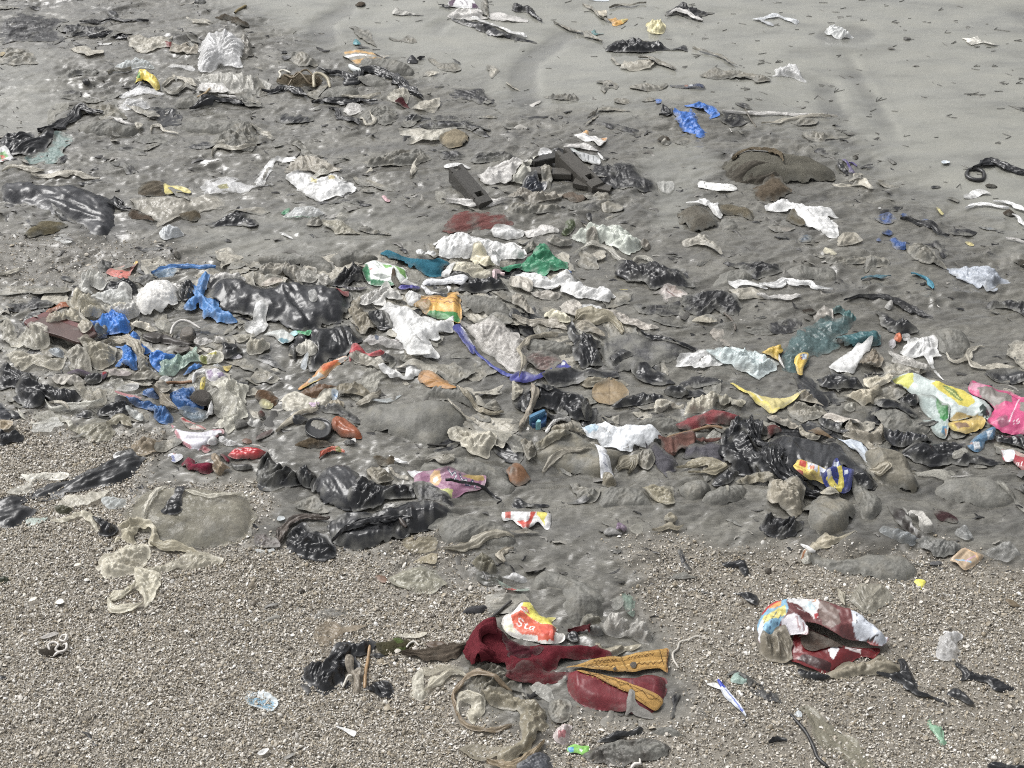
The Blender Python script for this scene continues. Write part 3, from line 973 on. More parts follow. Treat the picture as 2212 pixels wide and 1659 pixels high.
f(0,"227,153 230,146 242,142 258,147 264,153 248,155",'blk','packet_mouth','wrapper','black open mouth gaping under the yellow packet at top left',H=.03)  # the packet's open mouth, laid as a black sheet
f(0,"233,144 236,130 241,122 254,121 266,128 274,140 277,153 270,156 260,148 248,138 240,143",'print','snack_packet','packet','bright yellow crumpled packet with a green flank near the top left',H=.085,r=.5,c=(236,208,20),q=.02,amp=.022,sc=.09,lean=.8,
  prints=[('p',"233,144 236,130 243,132 243,138",(90,150,50)),('p',"245,128 255,126 252,138",(236,224,150)),('l',"264,138 266,140 265,143",5,(150,120,20)),('l',"269,148 272,146 273,150 270,151 269,148",5,(140,120,20)),('l',"268,141 270,144",5,(150,130,30))])
f(0,"204,164 212,162 224,156 244,154 266,155 279,161 278,165 260,163 244,166 224,167 212,173 206,170",'clear','foil_strip','wrapper','silvery clear wrapper strip directly under the yellow packet',c=(205,214,220),q=.08,o=.75,g=2)
f(0,"208,186 216,177 230,172 246,172 256,178 254,186 246,192 224,192",'clear','plastic_bottle','bottle','crushed pale clear plastic bottle half sunk below the silvery strip',H=.045,c=(206,214,220),o=.62,q=.04,g=80,sc=.03)
f(0,"250,196 260,188 280,185 300,184 312,192 316,208 304,216 280,216 266,208 254,204",*K1,'shredded black bag in silt right of the crushed clear bottle',amp=.022,sc=.035,q=.28)
f(0,"124,192 136,181 156,181 174,185 192,182 208,192 222,208 200,209 176,206 152,197 130,202",*K52,'stiff brown sheet fragment with a raised corner at far left of the beach',H=.02,c=(122,116,98),sc=.14,amp=.02)
s(0,"180,202 156,197 138,194 124,204 108,213 88,224 66,230",[60,50,90,110,70],*K7,'black film trail running down from the stiff brown sheet at left',q=.3)
f(0,"80,208 84,192 100,180 120,180 112,192 96,200 98,216 88,220",*K16,'faint clear wrapper sunk in pale silt at far left',o=.3,q=.2,amp=.008)
f(0,"128,216 138,208 160,206 190,208 220,212 242,217 240,226 200,233 170,232 144,228 130,222",*K3,'long smooth grey silted bag mound below the stiff brown sheet',H=.07,sink=.01)
s(0,"189,207 208,210 224,216 248,215",[20,40,20,40],*K19,'thin pinkish-white strip lying along the long silted mound')
f(0,"234,212 247,213 243,221 236,222",'tan','cardboard_scrap','cardboard','tiny upright grey card corner at the end of the long silted mound',up=.01,amp=.02)
s(0,"262,230 264,222 278,222 284,228 300,232 309,235",26,'tan','strap','strap','looped beige strap in silt right of the long silted mound')
f(0,"0,236 14,230 36,228 54,228 60,238 80,225 96,228 117,226 112,234 86,242 76,252 66,264 46,269 24,268 0,267",*K1,'crumpled black bag at the left edge above the long glossy black bag',H=.05,amp=.028,sc=.06)
f(0,"40,277 60,268 84,258 96,236 112,234 125,246 112,258 106,278 88,284 66,283 46,284",'clear','green_netting','netting','dull green mesh film spread beside the black bag at the left edge',c=(92,118,112),q=.3,o=.75,m='film')
f(0,"0,264 8,260 14,262 22,271 25,277 12,279 0,284",'print','snack_carton','packet','white wrapper with green and red print at the left edge',H=.02,w=[('p',"0,268 9,265 16,273 6,277 0,278",(110,170,90)),('p',"0,272 6,270 10,274 4,277",(200,80,60)),('p',"0,279 12,277 6,282",(170,60,50))])
s(0,"4,300 14,292 32,290 52,293 76,294",[50,60,40],*K2,'cream twisted film strip below the dull green mesh at far left')
s(0,"54,300 80,302 104,301 128,299 148,304 172,307",[40,60,70,50,30],*K2,'long cream film strip above the big glossy black bag')
f(0,"174,254 190,250 212,247 236,254 252,266 240,267 216,262 192,260",*K5,'thin black streak of buried film in grey silt at mid left',q=.5)
f(0,"180,280 200,278 220,280 232,288 230,300 218,298 208,286 192,288",*K5,'curved dark film crescent sunk in silt at mid left',q=.45,g=-40)
f(0,"232,238 260,236 284,240 308,246 296,252 268,248 240,246",*K5,'low dark wrinkled film patch under the looped beige strap',q=.6)
f(0,"312,216 328,208 360,205 400,206 442,210 442,232 410,234 360,233 328,230 314,224",*K3,'broad flat grey silted bag right of the looped beige strap',H=.055,sink=.01)
f(0,"356,250 380,232 412,218 442,216 442,258 416,260 380,258",*K17,'pleated grey-tan silted bag lying over the broad flat one at top left',H=.06,rad=(2150,1270),q=.55)
s(0,"366,268 370,258 386,256 410,260 442,254",[30,40,30],*K2,'thin pale film edge curling below the pleated silted bag')
f(0,"300,178 312,168 340,165 370,168 380,178 364,185 328,187 306,185",*K3,'rounded grey silted bag beneath a pale stick at top left',H=.06)
f(0,"338,130 352,124 380,122 410,124 442,128 460,138 464,148 450,158 420,162 392,156 370,148 348,140",*K51,'puffed translucent bag with pleated end below the upright one',H=.085,c=(186,183,172),o=.68,q=.22,g=75,lean=.7)
s(0,"280,152 296,140 312,138 328,144 340,149",[60,50,60,40],*K2,'knotted khaki film strip between the yellow packet and the puffed bag')
s(0,"284,158 300,164 320,152 338,158",[40,60,40],*K10,'grey ragged film strip beside the yellow packet bottom corner')
f(0,"341,158 344,147 360,145 376,148 394,158 380,160 356,161",*K20,'whitish film scrap at the foot of the puffed translucent bag',amp=.02)
tube(0,"342,177 352,168 364,158",.006,'stick','stick','short pale wooden stick leaning by the puffed translucent bag',(176,150,108))
s(0,"328,192 348,186 370,179 392,176 416,180 442,181",[40,80,90,60,50],*K7,'long black film tail below the puffed translucent bag')
s(0,"378,172 392,168 410,169 420,174",[40,50,20],*K19,'short whitish film ribbon above the long black film tail')
f(0,"376,30 388,25 406,30 422,36 430,45 422,49 408,45 398,36 384,34",'cloth','driftwood','driftwood','dark twisted driftwood lump above the upright translucent bag',H=.05,c=(82,74,62))
tube(0,"406,26 414,19 426,11",.008,'twig','twig','yellowish twig rising from the driftwood at top left',(140,122,70))
f(0,"336,1 348,0 355,2 352,5 340,5",*K35,'dark lump cut off by the top edge at upper left',H=.02)
f(0,"112,160 124,154 138,158 140,164 124,166 110,164",*K5,'small dark ring of film in silt at far left centre',q=.4)
f(0,"104,170 128,166 160,170 204,162 200,170 164,177 128,174",*K4,'smeared grey film streak pointing at the crushed clear bottle',q=.6,g=8)
f(0,"41,9 56,8 71,12 64,16 48,13",*K22,'small dark film scrap on smooth sand in the top left corner')
f(0,"0,10 18,12 36,15 24,17 0,16",*K11,'grey film streak at the very top left edge')

# --- top, left of centre
f(1,"333,2 338,0 370,0 383,10 385,15 356,14 334,13",'print','printed_box','packet','flattened white and purple printed box at the top edge',H=.03,w=[('p',"333,2 338,0 347,0 340,13 334,13",(74,44,72)),('p',"374,7 383,9 385,15 374,14",(84,54,84)),('l',"352,4 358,10",10,(120,110,120)),('l',"360,3 366,11",8,(130,120,130))])
f(1,"334,30 338,20 356,17 380,16 397,20 392,28 400,33 370,34 348,32",*K53,'dirty white bag folded under the purple printed box',H=.05,g=-5)
f(1,"334,26 352,33 380,38 410,48 442,62 480,69 478,72 442,68 406,62 376,48 350,38",*K1,'long black bag edge trailing under the white sheet at top centre',H=.045,amp=.02)
f(1,"370,35 380,32 398,37 422,46 442,53 466,60 464,64 442,60 416,48 388,43",'white','plastic_sheet','plastic sheet','white sheet edge lying along the long black bag at top centre',H=.03,g=-20)
f(1,"402,24 420,22 442,30 466,32 468,37 442,38 416,37 403,32",'dwhite','plastic_sheet','plastic sheet','torn whitish sheet strip right of the folded dirty white bag at top centre',g=-5)
s(1,"315,12 324,12 336,16",22,*K18,'tiny black film curl left of the purple printed box')
f(1,"390,4 400,0 401,16 402,30 392,24",*K11,'grey upright film flap beside the purple printed box',H=.03)
f(1,"173,5 186,2 190,8 183,13 174,11",*K24,'round brown stone in a rivulet at the top edge',H=.05,amp=.004)
f(1,"237,24 243,11 249,18 266,22 288,25 270,26",*K52,'pale stiff triangular sheet on smooth sand near the top',up=.004,H=.025,c=(176,174,166),q=.3,amp=.004)
f(1,"168,77 172,67 181,76 178,79",*K8,'tiny teal film scrap on smooth sand near the top',c=(58,138,148),H=.01)
f(1,"229,65 244,69 256,65 266,62 281,72 268,75 240,72",*K11,'brownish film scrap on smooth sand left of top centre',amp=.018)
f(1,"152,90 180,88 198,89 214,96 229,98 204,104 177,113 162,105 152,101",*K54,'pointed wrapper with orange and white stripes near the top',H=.02,c=(150,145,132),q=.1,w=[('p',"152,90 180,88 202,91 212,96 180,92 154,94",(206,160,84)),('p',"152,97 180,95 204,96 180,98 154,102",(238,238,236)),('p',"164,106 176,112 208,101 228,99 200,101",(196,150,70))])
f(1,"261,108 266,97 272,96 278,104 276,110 269,111",*K35,'small jet black plastic lump right of the orange striped wrapper',H=.035,amp=.008,q=0)
s(1,"279,105 286,102 292,102",18,*K7,'small black shred beside the jet black lump')
f(1,"178,104 200,101 230,99 258,108 275,120 274,130 244,130 212,120 186,118",*K3,'smooth grey silted mound right of the orange striped wrapper',H=.07,sink=.01)
f(1,"296,101 308,100 320,109 340,108 356,118 352,124 328,122 312,114",*K4,'tan wrinkled film bag right of the jet black lump',g=-25)
f(1,"339,103 345,104 354,111 348,110",*K9,'tiny black shred on the tan wrinkled film bag')
f(1,"46,100 60,92 80,89 98,98 108,108 94,112 76,112 58,104",*K17,'khaki stiff bag ridge left of the orange striped wrapper',H=.035,q=.5,sc=.12)
f(1,"0,128 6,138 19,154 12,158 0,160",*K11,'grey film flap at the right end of the puffed translucent bag')
tube(1,"162,118 172,125 185,129",.016,'plastic_tube','tube','short white plastic tube lying above the black film arc',(222,228,226),sides=9)
f(1,"38,140 40,128 56,125 84,126 108,128 112,136 100,144 76,149 52,144",'cloth','root_clump','seaweed','brown matted clump of roots and fibre near the top left',H=.05,amp=.03,sc=.03,c=(92,82,64),q=.1)
tube(1,"41,138 43,131 40,125 48,122 60,126",.006,'string','string','white string looped over the matted root clump',(214,208,192))
for _k,(_a,_l) in enumerate([("48,128 66,138 88,128 106,138",'thin brown root tangled across the top of the matted clump'),("52,142 72,130 92,140 104,130",'thin brown root crossing low over the matted clump')]):
 tube(1,_a,.005,'root','root',_l,(120,104,76),lift=.03)
tube(1,"100,148 101,136 112,135 124,140 128,149",.009,'strap','strap','cream strap arching beside the matted root clump',(188,178,150),lift=.04)
s(1,"108,128 132,132 152,132 172,140 184,128 200,125 220,130 236,138 248,148 266,162 288,172",[40,60,90,100,70,60,90,100,110,120,70],*K7,'long black film arc draped over grey silted mounds near the top',hump=.03)
f(1,"176,142 188,134 204,130 222,136 232,150 216,152 188,151",*K3,'small grey silted mound cradled under the black film arc',H=.06)
f(1,"108,166 120,154 144,147 168,149 180,160 176,170 148,174 120,172",*K3,'rounded silted bag below the matted root clump',H=.07)
f(1,"90,164 100,156 124,148 120,156 108,170 112,174 96,172",*K4,'khaki film bag folded left of the rounded silted bag')
s(1,"10,160 28,160 50,156 68,160 88,170",[40,60,80,60],*K7,'black film strand below the matted root clump',q=.3)
s(1,"96,178 120,176 144,176 164,177 180,174 210,178",[40,60,90,80,40],*K7,'black film strand below the rounded silted bag',q=.3)
s(1,"148,174 172,172 192,170 216,164",[30,50,40],*K2,'cream film edge running out from the rounded silted bag')
f(1,"230,168 236,158 248,153 262,158 266,170 258,178 242,178",'tan','knotted_bag','bag','small cream knotted bag against the end of the black film arc',H=.055,rad=(1265,860),c=(160,154,136))
f(1,"269,188 280,176 300,170 317,167 316,178 309,192 288,196",*K0,'cream folded bag at the lower end of the black film arc',H=.03)
f(1,"240,181 252,178 260,181 266,189 256,187",'cloth','cloth_scrap','cloth','small dark red cloth scrap beside the cream folded bag',c=(88,42,46))
f(1,"148,192 160,183 174,181 184,188 176,197 160,201",*K20,'whitish crumpled wrapper on grey silt at upper left of centre',H=.02)
f(1,"197,188 204,186 206,189 200,192",*K8,'tiny pink-red scrap right of the whitish crumpled wrapper',c=(190,110,115))
f(1,"176,200 196,188 220,180 240,186 244,202 236,212 212,216 186,210",*K17,'radiating pleated silted bag right of the whitish crumpled wrapper',H=.04,rad=(980,1000),q=.6)
s(1,"177,203 186,205 192,214 204,210 197,196",22,*K2,'cream handle loop on the radiating pleated silted bag')
s(1,"126,192 140,193 148,206 170,212 180,220",[30,60,80,70],*K18,'dark film strand curling below the whitish crumpled wrapper')
f(1,"34,202 52,194 66,197 84,200 103,203 96,210 76,215 52,210",*K1,'torn black film patch in silt at upper left',q=.3,sc=.04)
f(1,"336,158 340,153 364,154 390,154 400,166 412,174 411,182 392,180 360,172 338,170",*K6,'dark streaked film mat on smooth sand left of top centre',g=-20,amp=.02)
f(1,"258,212 262,200 272,198 284,204 304,206 276,211",*K1,'smooth black bag bulge above the stiff tan cloth fold',H=.04,q=.3)
f(1,"276,216 300,212 340,210 372,212 398,230 408,240 380,232 360,222 320,222 288,222",*K6,'long dark film sheet above the stiff tan cloth fold',H=.03,g=-10)
f(1,"302,206 320,200 344,200 372,208 380,212 344,211 312,210",*K5,'dark wrinkled film right of the smooth black bulge',q=.5,g=-8)
f(1,"248,226 276,225 312,224 343,222 328,239 308,251 284,246 263,250 272,240 254,236",'tan','canvas_sheet','canvas','stiff tan canvas sheet lying open at upper centre',H=.02,c=(164,158,140),q=.3,sc=.14)
f(1,"322,239 344,222 369,233 358,254 328,254",'cloth','canvas_sheet','canvas','folded brown canvas corner standing on the stiff tan sheet',H=.05,r=.35,c=(142,130,106),q=.1,amp=.006)
f(1,"186,284 206,270 228,262 258,259 288,260 300,270 294,280 268,284 236,286 200,288",*K17,'wide tan silted bag with knotted handles left of the black plastic frame',H=.055,g=25,q=.55)
s(1,"266,300 274,286 272,276 280,270",[20,40,30],*K2,'tan knotted bag handle trailing over silt left of the black frame')
f(1,"320,262 340,260 360,266 362,272 340,276 320,274",*K5,'dark wet film puddle bag right of the wide tan silted bag',H=.02)
f(1,"372,272 384,264 412,262 442,266 442,278 412,280 386,284 370,280",*K5,'dark smooth silted bag above the black plastic frame',H=.03,q=.5)
f(1,"380,202 396,201 412,200 418,204 396,206",*K10,'small tan film sliver near the upper centre')
f(1,"172,306 192,312 220,320 242,328 232,332 200,324 176,316",*K10,'tan streaked film strip in silt right of the white torn poster',g=-20)
f(1,"64,248 76,244 86,252 96,264 116,270 104,274 84,268 70,256",*K10,'tan twisted film above the white torn poster',H=.02)
# the torn white poster and its flap
f(0,"354,320 360,312 392,308 416,316 432,324 442,323 466,320 472,318 474,322 442,328 410,333 376,338 354,339",'clear','poster_strip','plastic sheet','clear white-edged sheet strip lying left of the torn white poster',c=(226,228,226),o=.55,q=.12,amp=.010,
  prints=[('p',"376,324 392,320 396,328 380,330",(206,200,140)),('l',"354,338 410,332 466,321",12,(240,240,240)),('l',"356,320 360,312 392,308 416,316",10,(240,240,240))])
f(1,"-2,328 4,312 16,292 28,277 40,272 66,270 76,273 66,284 50,283 40,277 33,280 24,300 17,312 13,328",*K55,'folded arm of white sheet arching beside the torn white poster',H=.03,w=[('p',"20,288 26,290 14,316 10,314",(150,148,140)),('l',"28,278 38,274 60,272",6,(200,200,198))])
f(1,"53,306 70,296 96,298 112,308 132,298 146,308 160,320 167,328 160,340 140,344 112,348 94,342 80,332 66,318",*K55,'torn white poster smeared with tan mud at upper left of centre',H=.03,q=.24,amp=.022,w=[('l',"132,314 144,315 144,318 133,318 132,314",5,(70,80,100)),('p',"94,308 108,312 104,324 96,318",(224,214,160)),('p',"124,312 136,308 138,316 128,318",(222,206,150))])
f(1,"47,296 60,282 80,270 100,270 120,280 140,290 154,298 148,304 128,300 112,306 96,298 72,300 56,300",*K0,'tan translucent bag crumpled on top of the torn white poster',H=.06,c=(156,148,130))
f(1,"96,298 104,286 120,284 130,292 124,304 106,304",'clear','film_bag','bag','clear crinkled bag knot on the torn white poster',H=.05,o=.6)

# --- top, right of centre
f(2,"0,8 6,4 18,12 30,12 40,19 32,23 20,19 6,20 0,16",*K5,'dark crumpled film at the top edge right of the purple printed box',H=.04)
s(2,"24,22 34,26 42,32 52,39",[30,40,20],*K7,'small black shred strip near the top centre')
f(2,"130,0 165,0 163,3 140,2",'print','plastic_sheet','plastic sheet','pale bluish sheet edge cut off by the top border',c=(206,214,220))
s(2,"122,9 136,17 148,26 160,36 166,40",[15,30,40,30],*K10,'brown twisted strand above the orange scrap near the top')
f(2,"148,19 163,16 164,24 158,32 150,26",*K36,'cream scrap on the brown strand near the top',c=(190,178,150))
s(2,"168,14 186,10 204,12 220,8 232,8",[15,25,12],*K10,'thin dark drawn-out film thread near the top right of centre')
f(2,"265,26 270,16 286,9 294,6 310,12 332,19 348,22 330,26 332,38 312,33 290,24",*K5,'grey and black crumpled film heap on pale sand near the top',H=.05,amp=.03)
s(2,"266,26 280,19 300,22 320,30 330,33",[20,30,30],*K19,'whitish strip woven through the grey crumpled heap near the top',q=.3)
f(2,"164,34 174,31 178,29 184,36 200,33 192,42 180,45 174,44 172,38",*K8,'orange-yellow torn film scrap near the top',c=(206,152,50),H=.02,amp=.03,sc=.04,w=[('p',"184,36 200,33 192,42",(214,196,110))])
f(2,"232,48 235,40 244,36 254,35 264,42 266,50 260,56 250,59 242,56",*K0,'pale yellow knotted bag on sand near the top',H=.06,c=(210,198,132),q=.15,rad=(1245,265))
f(2,"128,57 138,54 143,50 148,58 160,59 146,62 138,66 130,62",*K8,'teal film scrap left of the pale yellow knotted bag',c=(62,132,136),H=.02,q=.12)
s(2,"72,41 88,48 104,54 120,58 136,68 156,78",[20,30,30,50,30],*K10,'long brown strand pointing to the flat glossy black bag')
f(2,"159,87 162,80 176,73 181,67 192,68 200,70 236,71 262,75 276,84 288,80 300,76 304,82 303,90 288,86 260,88 230,91 196,92 176,90",*K1,'flat glossy black bag with a knotted end on pale sand near the top',H=.055,q=.02,amp=.022,sc=.07,g=-3)
f(2,"169,94 180,104 192,110 192,102 210,109 238,101 245,109 238,118 202,124 186,118 176,106",*K0,'cream translucent bag with trailing folds below the flat glossy black bag',H=.03,g=-8)
s(2,"218,100 236,103 252,109 268,116 283,123",[20,50,60,30],*K10,'brown-black strand fanning out of the cream translucent bag')
s(2,"312,82 328,90 348,96 366,101 376,110 388,115",[15,25,30,25],*K10,'thin dark strand crossing pale sand right of the flat glossy black bag')
f(2,"328,132 344,120 352,118 368,124 374,122 400,124 442,133 448,140 420,144 416,138 390,138 376,136 352,138",*K4,'ragged tan silted film drift left of the small white shell-like bag',H=.03,g=-8)
f(2,"144,141 160,138 178,143 182,154 168,152 160,159 154,152 158,146",*K11,'ragged brown film ring on smooth sand below the cream translucent bag',amp=.02)
f(2,"202,150 212,146 230,144 252,148 268,144 260,156 240,158 216,157",*K4,'wrinkled tan silted wrapper left of the dark blue printed tube',H=.03,sc=.03)
f(2,"272,148 288,146 312,146 330,149 333,154 316,153 288,152",'print','toothpaste_tube','tube','dark blue tube with white and orange print half sunk in silt',H=.025,r=.6,c=(44,56,84),q=.28,amp=.003,w=[('p',"305,146 312,146 312,150 305,150",(220,224,228)),('p',"298,147 304,147 304,151 298,151",(190,110,80))])
f(2,"54,165 80,164 104,163 114,170 112,176 88,174 66,170",*K4,'thin tan buried film roll right of the smooth sand rivulet',H=.03,q=.6)
f(2,"176,176 186,168 200,170 202,178 190,181",*K11,'ring of grey-tan film left of the bright blue bag')
f(2,"224,174 236,168 248,172 236,176",*K11,'pale grey fold of film above the bright blue bag')
f(2,"248,172 258,171 257,181 250,182",*K8,'tiny bright blue scrap apart from the blue bag',c=(66,116,196))
f(2,"158,186 168,184 200,192 206,194 180,193 148,193",*K10,'low dark film fold left of the bright blue bag',q=.4)
s(2,"260,185 266,192 270,200 254,199",[30,60,40],*K7,'black film tuft just left of the bright blue bag')
f(2,"295,183 312,181 324,176 338,181 348,182 356,197 352,202 341,207 340,198 328,192 312,189",*K56,'upper half of the torn bright blue bag on silt',c=(44,116,206),q=.12,amp=.02,sc=.045,H=.02)
f(2,"279,197 284,191 292,194 304,195 310,190 320,202 326,214 334,222 338,230 334,237 320,237 306,232 296,224 286,214 280,206",*K56,'lower half of the torn bright blue bag with a bulging end',c=(46,112,200),q=.24,amp=.022,sc=.045,H=.03)
f(2,"352,194 376,189 392,192 414,204 396,212 376,216 356,210 360,202",*K6,'dark shredded film patch right of the bright blue bag',amp=.02,sc=.035)
f(2,"15,206 24,202 48,200 64,200 48,206 30,210",*K18,'thin dark film crescent on silt at upper centre')
f(2,"126,220 138,206 149,197 148,202 136,214",*K11,'narrow grey-brown leaf-like shred above the orange-white carton',q=.2)
f(2,"144,215 156,211 174,213 192,218 217,223 210,233 192,228 168,222",*K6,'dark film drift right of the orange-white carton',g=-15)
f(2,"250,244 258,236 262,232 266,240 275,243 274,248 258,248",*K37,'small brown pointed clump on silt below the bright blue bag',H=.04,c=(88,78,66),amp=.02)
f(2,"280,246 292,238 308,242 304,249 288,250",*K11,'rounded grey film fold beside the brown pointed clump')
f(2,"108,234 122,230 126,223 132,224 133,233 144,234 152,240 164,238 160,248 150,253 140,245 128,243",'print','juice_carton','carton','flattened white carton with orange corner above the black frame',H=.03,c=(222,220,216),w=[('p',"122,230 126,223 132,224 134,233 128,232",(222,168,92)),('p',"152,240 164,238 162,245 156,243",(216,160,100)),('l',"128,236 140,242",6,(110,120,150)),('l',"138,236 148,243",5,(120,126,150))])
s(2,"148,193 140,200 130,210",14,*K10,'thin brown sliver pointing down to the orange-white carton')
# pale white things on the open sand
f(2,"415,36 426,32 442,26 454,24 468,28 484,34 495,36 494,43 484,41 466,33 452,30 436,36 452,43 448,46 428,41",'dwhite','torn_sheet','plastic sheet','open frame of torn silvery sheet on pale sand at top right',c=(222,226,230),q=.06,amp=.02,H=.012)
f(3,"98,58 100,49 112,46 128,49 140,57 147,66 138,69 120,69 108,63",*K25,'small white puffed bag lying in a dark wet hollow at top right',H=.06,c=(226,228,226),q=.04,g=-30)
f(3,"4,132 12,128 9,120 18,114 34,114 50,119 60,128 65,140 54,138 40,132 24,133 12,133",*K13,'clear white-rimmed bag shell on sand at upper right',H=.07,c=(232,236,238),o=.65,q=.06,amp=.02)
f(3,"335,66 348,65 362,62 366,69 380,72 398,79 384,80 370,75 356,78 344,76 340,69",'tan','rope_tangle','rope','pale tangled twine lying alone on sand at top right',H=.02,c=(206,202,188),q=.3,amp=.03,sc=.03)
f(3,"233,67 240,64 248,68 244,70 236,70",*K57,'small dark oval pebble on open sand at top right',H=.02,c=(90,88,84),q=.1,amp=.002)
f(3,"249,114 256,112 262,114 257,116",*K57,'tiny flat pebble on open sand below the dark oval pebble',H=.012,c=(100,98,92),q=.1,amp=.002)
f(3,"206,83 212,83 220,86 212,86",'mudfilm','twig_scrap','twig','tiny dark twig right of the white bag hollow',H=.008,c=(90,84,76),amp=.002)
f(3,"299,282 304,278 312,279 314,283 309,286 301,286",'print','round_disc','lid','pale bluish round lid lying alone on open sand',H=.008,r=.2,c=(208,218,226),q=0,amp=.001,jag=.1)
f(3,"416,181 430,184 442,186 460,189 458,193 436,189",*K18,'dark film sliver at the right edge of the open sand')
tube(3,"344,296 358,294 372,300 370,312 354,312 343,306 345,296",.010,'cable_loop','cable','black cable loop at the left end of the tangled black film on open sand',(40,40,42),m='gloss')
s(3,"352,296 370,286 384,280 400,288 420,296 442,302 466,306",[20,50,90,80,60,60,30],*K7,'tangled black film strand at the right edge of the open sand',hump=.025)
f(3,"376,320 384,319 395,322 392,325 380,324",*K58,'small dark brown lump below the tangled black film on open sand',H=.02,c=(70,66,58))
s(3,"-80,202 -40,201 0,200 30,199 60,200 84,200 104,197",[30,20,30,30,20,40],'dwhite','white_ribbon','plastic strip','long straight whitish ribbon on silt at right',q=.3)
s(3,"-12,216 12,215 30,209 60,205 92,202 108,201",[20,40,30,30,30],*K2,'cream ribbon edge converging with the long whitish ribbon')
tube(3,"-39,182 -36,194 -28,204 -20,216",.005,'twig','twig','thin forked twig at the left end of the long whitish ribbon',(92,86,74))
f(3,"36,212 60,206 84,208 80,216 56,218",*K11,'brown silted rag under the long whitish ribbon',amp=.02)
f(3,"60,230 80,227 104,230 112,234 136,238 120,240 104,239 94,250 76,246 64,240",*K4,'cream and dark folded rag above the brown sack',H=.03,g=-8)
f(3,"80,258 94,254 104,262 120,260 112,268 92,266",*K22,'dark rag scrap at the upper right of the brown sack',q=.4)
# the brown sack
_g = ground_at(T(2,"460,314"))[0]
sack = thing('sack','large brown cloth sack filled with silt at upper right','sack',(_g[0],_g[1],float(samp(TOP,*_g))))
f(2,"368,288 372,278 384,268 396,259 412,257 442,257 480,260 512,266 530,277 562,290 563,296 560,304 540,312 512,317 490,315 476,316 450,314 424,316 392,312 372,304",'cloth','body',None,None,H=.12,r=.7,c=(98,95,84),q=.34,amp=.014,sc=.16,p=sack)
f(2,"370,300 368,288 376,278 392,274 420,278 450,280 466,288 470,300 450,308 420,312 390,312",'cloth','mouth_flap',None,None,up=-.012,amp=.05,sc=.12,g=15,c=(82,77,68),q=.3,p=sack)
s(2,"380,280 392,268 412,264 440,266 460,274 468,288",[50,60,60,40],'cloth','hem',None,None,c=(110,98,78),hump=.02,p=sack)
f(3,"-24,332 -12,320 4,312 20,310 32,316 42,324 36,336 20,344 0,348 -18,346 -22,338",*K29,'folded brown cloth bundle just below the large sack',H=.05,c=(100,88,72),amp=.03,sc=.1)
f(3,"128,280 133,277 140,288 148,298 150,302 140,300 138,290",'col','purple_strip','plastic strip','purple ribbon scrap at the right end of the brown sack',c=(84,70,132),H=.02)
f(3,"118,284 124,274 130,286 140,300 130,296",*K9,'black film scrap at the right tip of the brown sack',H=.02)
tube(3,"140,284 146,284 154,288",.005,'strap','strap','thin purple strap end beside the purple ribbon scrap',(92,80,138))
f(3,"147,306 158,302 170,312 181,330 174,334 160,324 144,322 128,324 112,320 128,318 144,318",*K0,'cream torn bag with a pointed flap right of the brown sack',H=.02,c=(180,172,150),q=.3)
f(3,"188,316 200,314 212,320 228,324 212,328 196,324",*K4,'ragged tan film folds where silt meets open sand at right',amp=.02)
f(3,"206,274 216,276 223,282 218,285 210,280",*K22,'small dark shred right of the purple ribbon scrap')
f(3,"146,271 152,269 156,273 150,277",*K24,'small dark pebble above the purple ribbon scrap',H=.02,c=(64,60,54))

# ------------------------------------------------------------------ middle of the beach
# --- left: long glossy black bag and what lies below it
f(4,"0,-22 26,-21 60,-22 100,-16 136,-14 166,-6 192,2 201,12 202,36 200,52 192,66 176,74 158,72 148,62 138,52 116,46 94,40 66,30 32,20 0,12",'blk','long_black_bag','bag','long glossy black bag full of sand at the left edge',H=.08,r=.85,q=.24,amp=.024,sc=.09,g=-22,c=(44,45,50),sink=.01)
s(4,"200,14 204,26 212,32 228,36",[60,90,70,40],*K7,'black knotted neck at the end of the long glossy black bag')
f(4,"230,12 260,9 308,6 360,5 380,14 386,25 360,30 338,33 312,43 296,50 274,58 270,50 248,38 236,24",'clear','stiff_sheet','plastic sheet','large stiff beige sheet with a drooping corner right of the long black bag',H=.035,c=(160,154,138),o=.85,q=.25,sc=.16,amp=.02)
f(4,"222,38 232,32 248,39 266,50 250,48 226,45",*K29,'dark brown rag tucked under the large stiff beige sheet',c=(84,72,60),q=.1)
f(4,"312,43 336,34 346,40 340,50 320,50",*K29,'brown fold of cloth beneath the right edge of the stiff beige sheet',c=(96,86,68),H=.02)
f(4,"356,56 368,50 384,44 410,32 424,36 430,46 442,48 452,60 436,66 412,58 390,58 372,60",*K1,'black crumpled film heap right of the stiff beige sheet',H=.03,q=.28)
f(4,"386,40 400,34 424,30 450,26 468,32 456,40 430,36 408,38",*K0,'tan folded film above the black heap at mid left',c=(142,136,120),q=.4)
f(0,"238,328 246,318 264,312 284,314 286,330 280,338 256,340 240,336",'cloth','rag_heap','cloth','small brown ragged heap left of the yellow scrap',H=.035,c=(94,86,72),amp=.025,sc=.05)
f(0,"284,318 294,321 308,325 327,331 328,336 306,337 286,337",*K38,'small flat yellow wrapper above the stiff beige sheet',c=(206,192,96),q=.18,H=.01)
f(4,"276,70 284,62 296,56 308,62 320,71 312,75 296,81 284,85 276,78",'dwhite','white_cup','packaging','crumpled translucent white cup standing alone on silt at mid left',H=.06,c=(222,226,228),q=.05,amp=.02)
f(4,"91,78 114,74 125,89 112,93 100,86",'clear','clear_sheet','plastic scrap','small square of clear plastic below the long black bag',o=.45,c=(200,202,198),amp=.006)
f(4,"42,74 60,58 76,48 104,48 114,54 100,66 76,74 56,79",'cloth','mossy_lump','debris','olive mossy lump under the edge of the long black bag',H=.045,c=(104,96,72),q=.3)
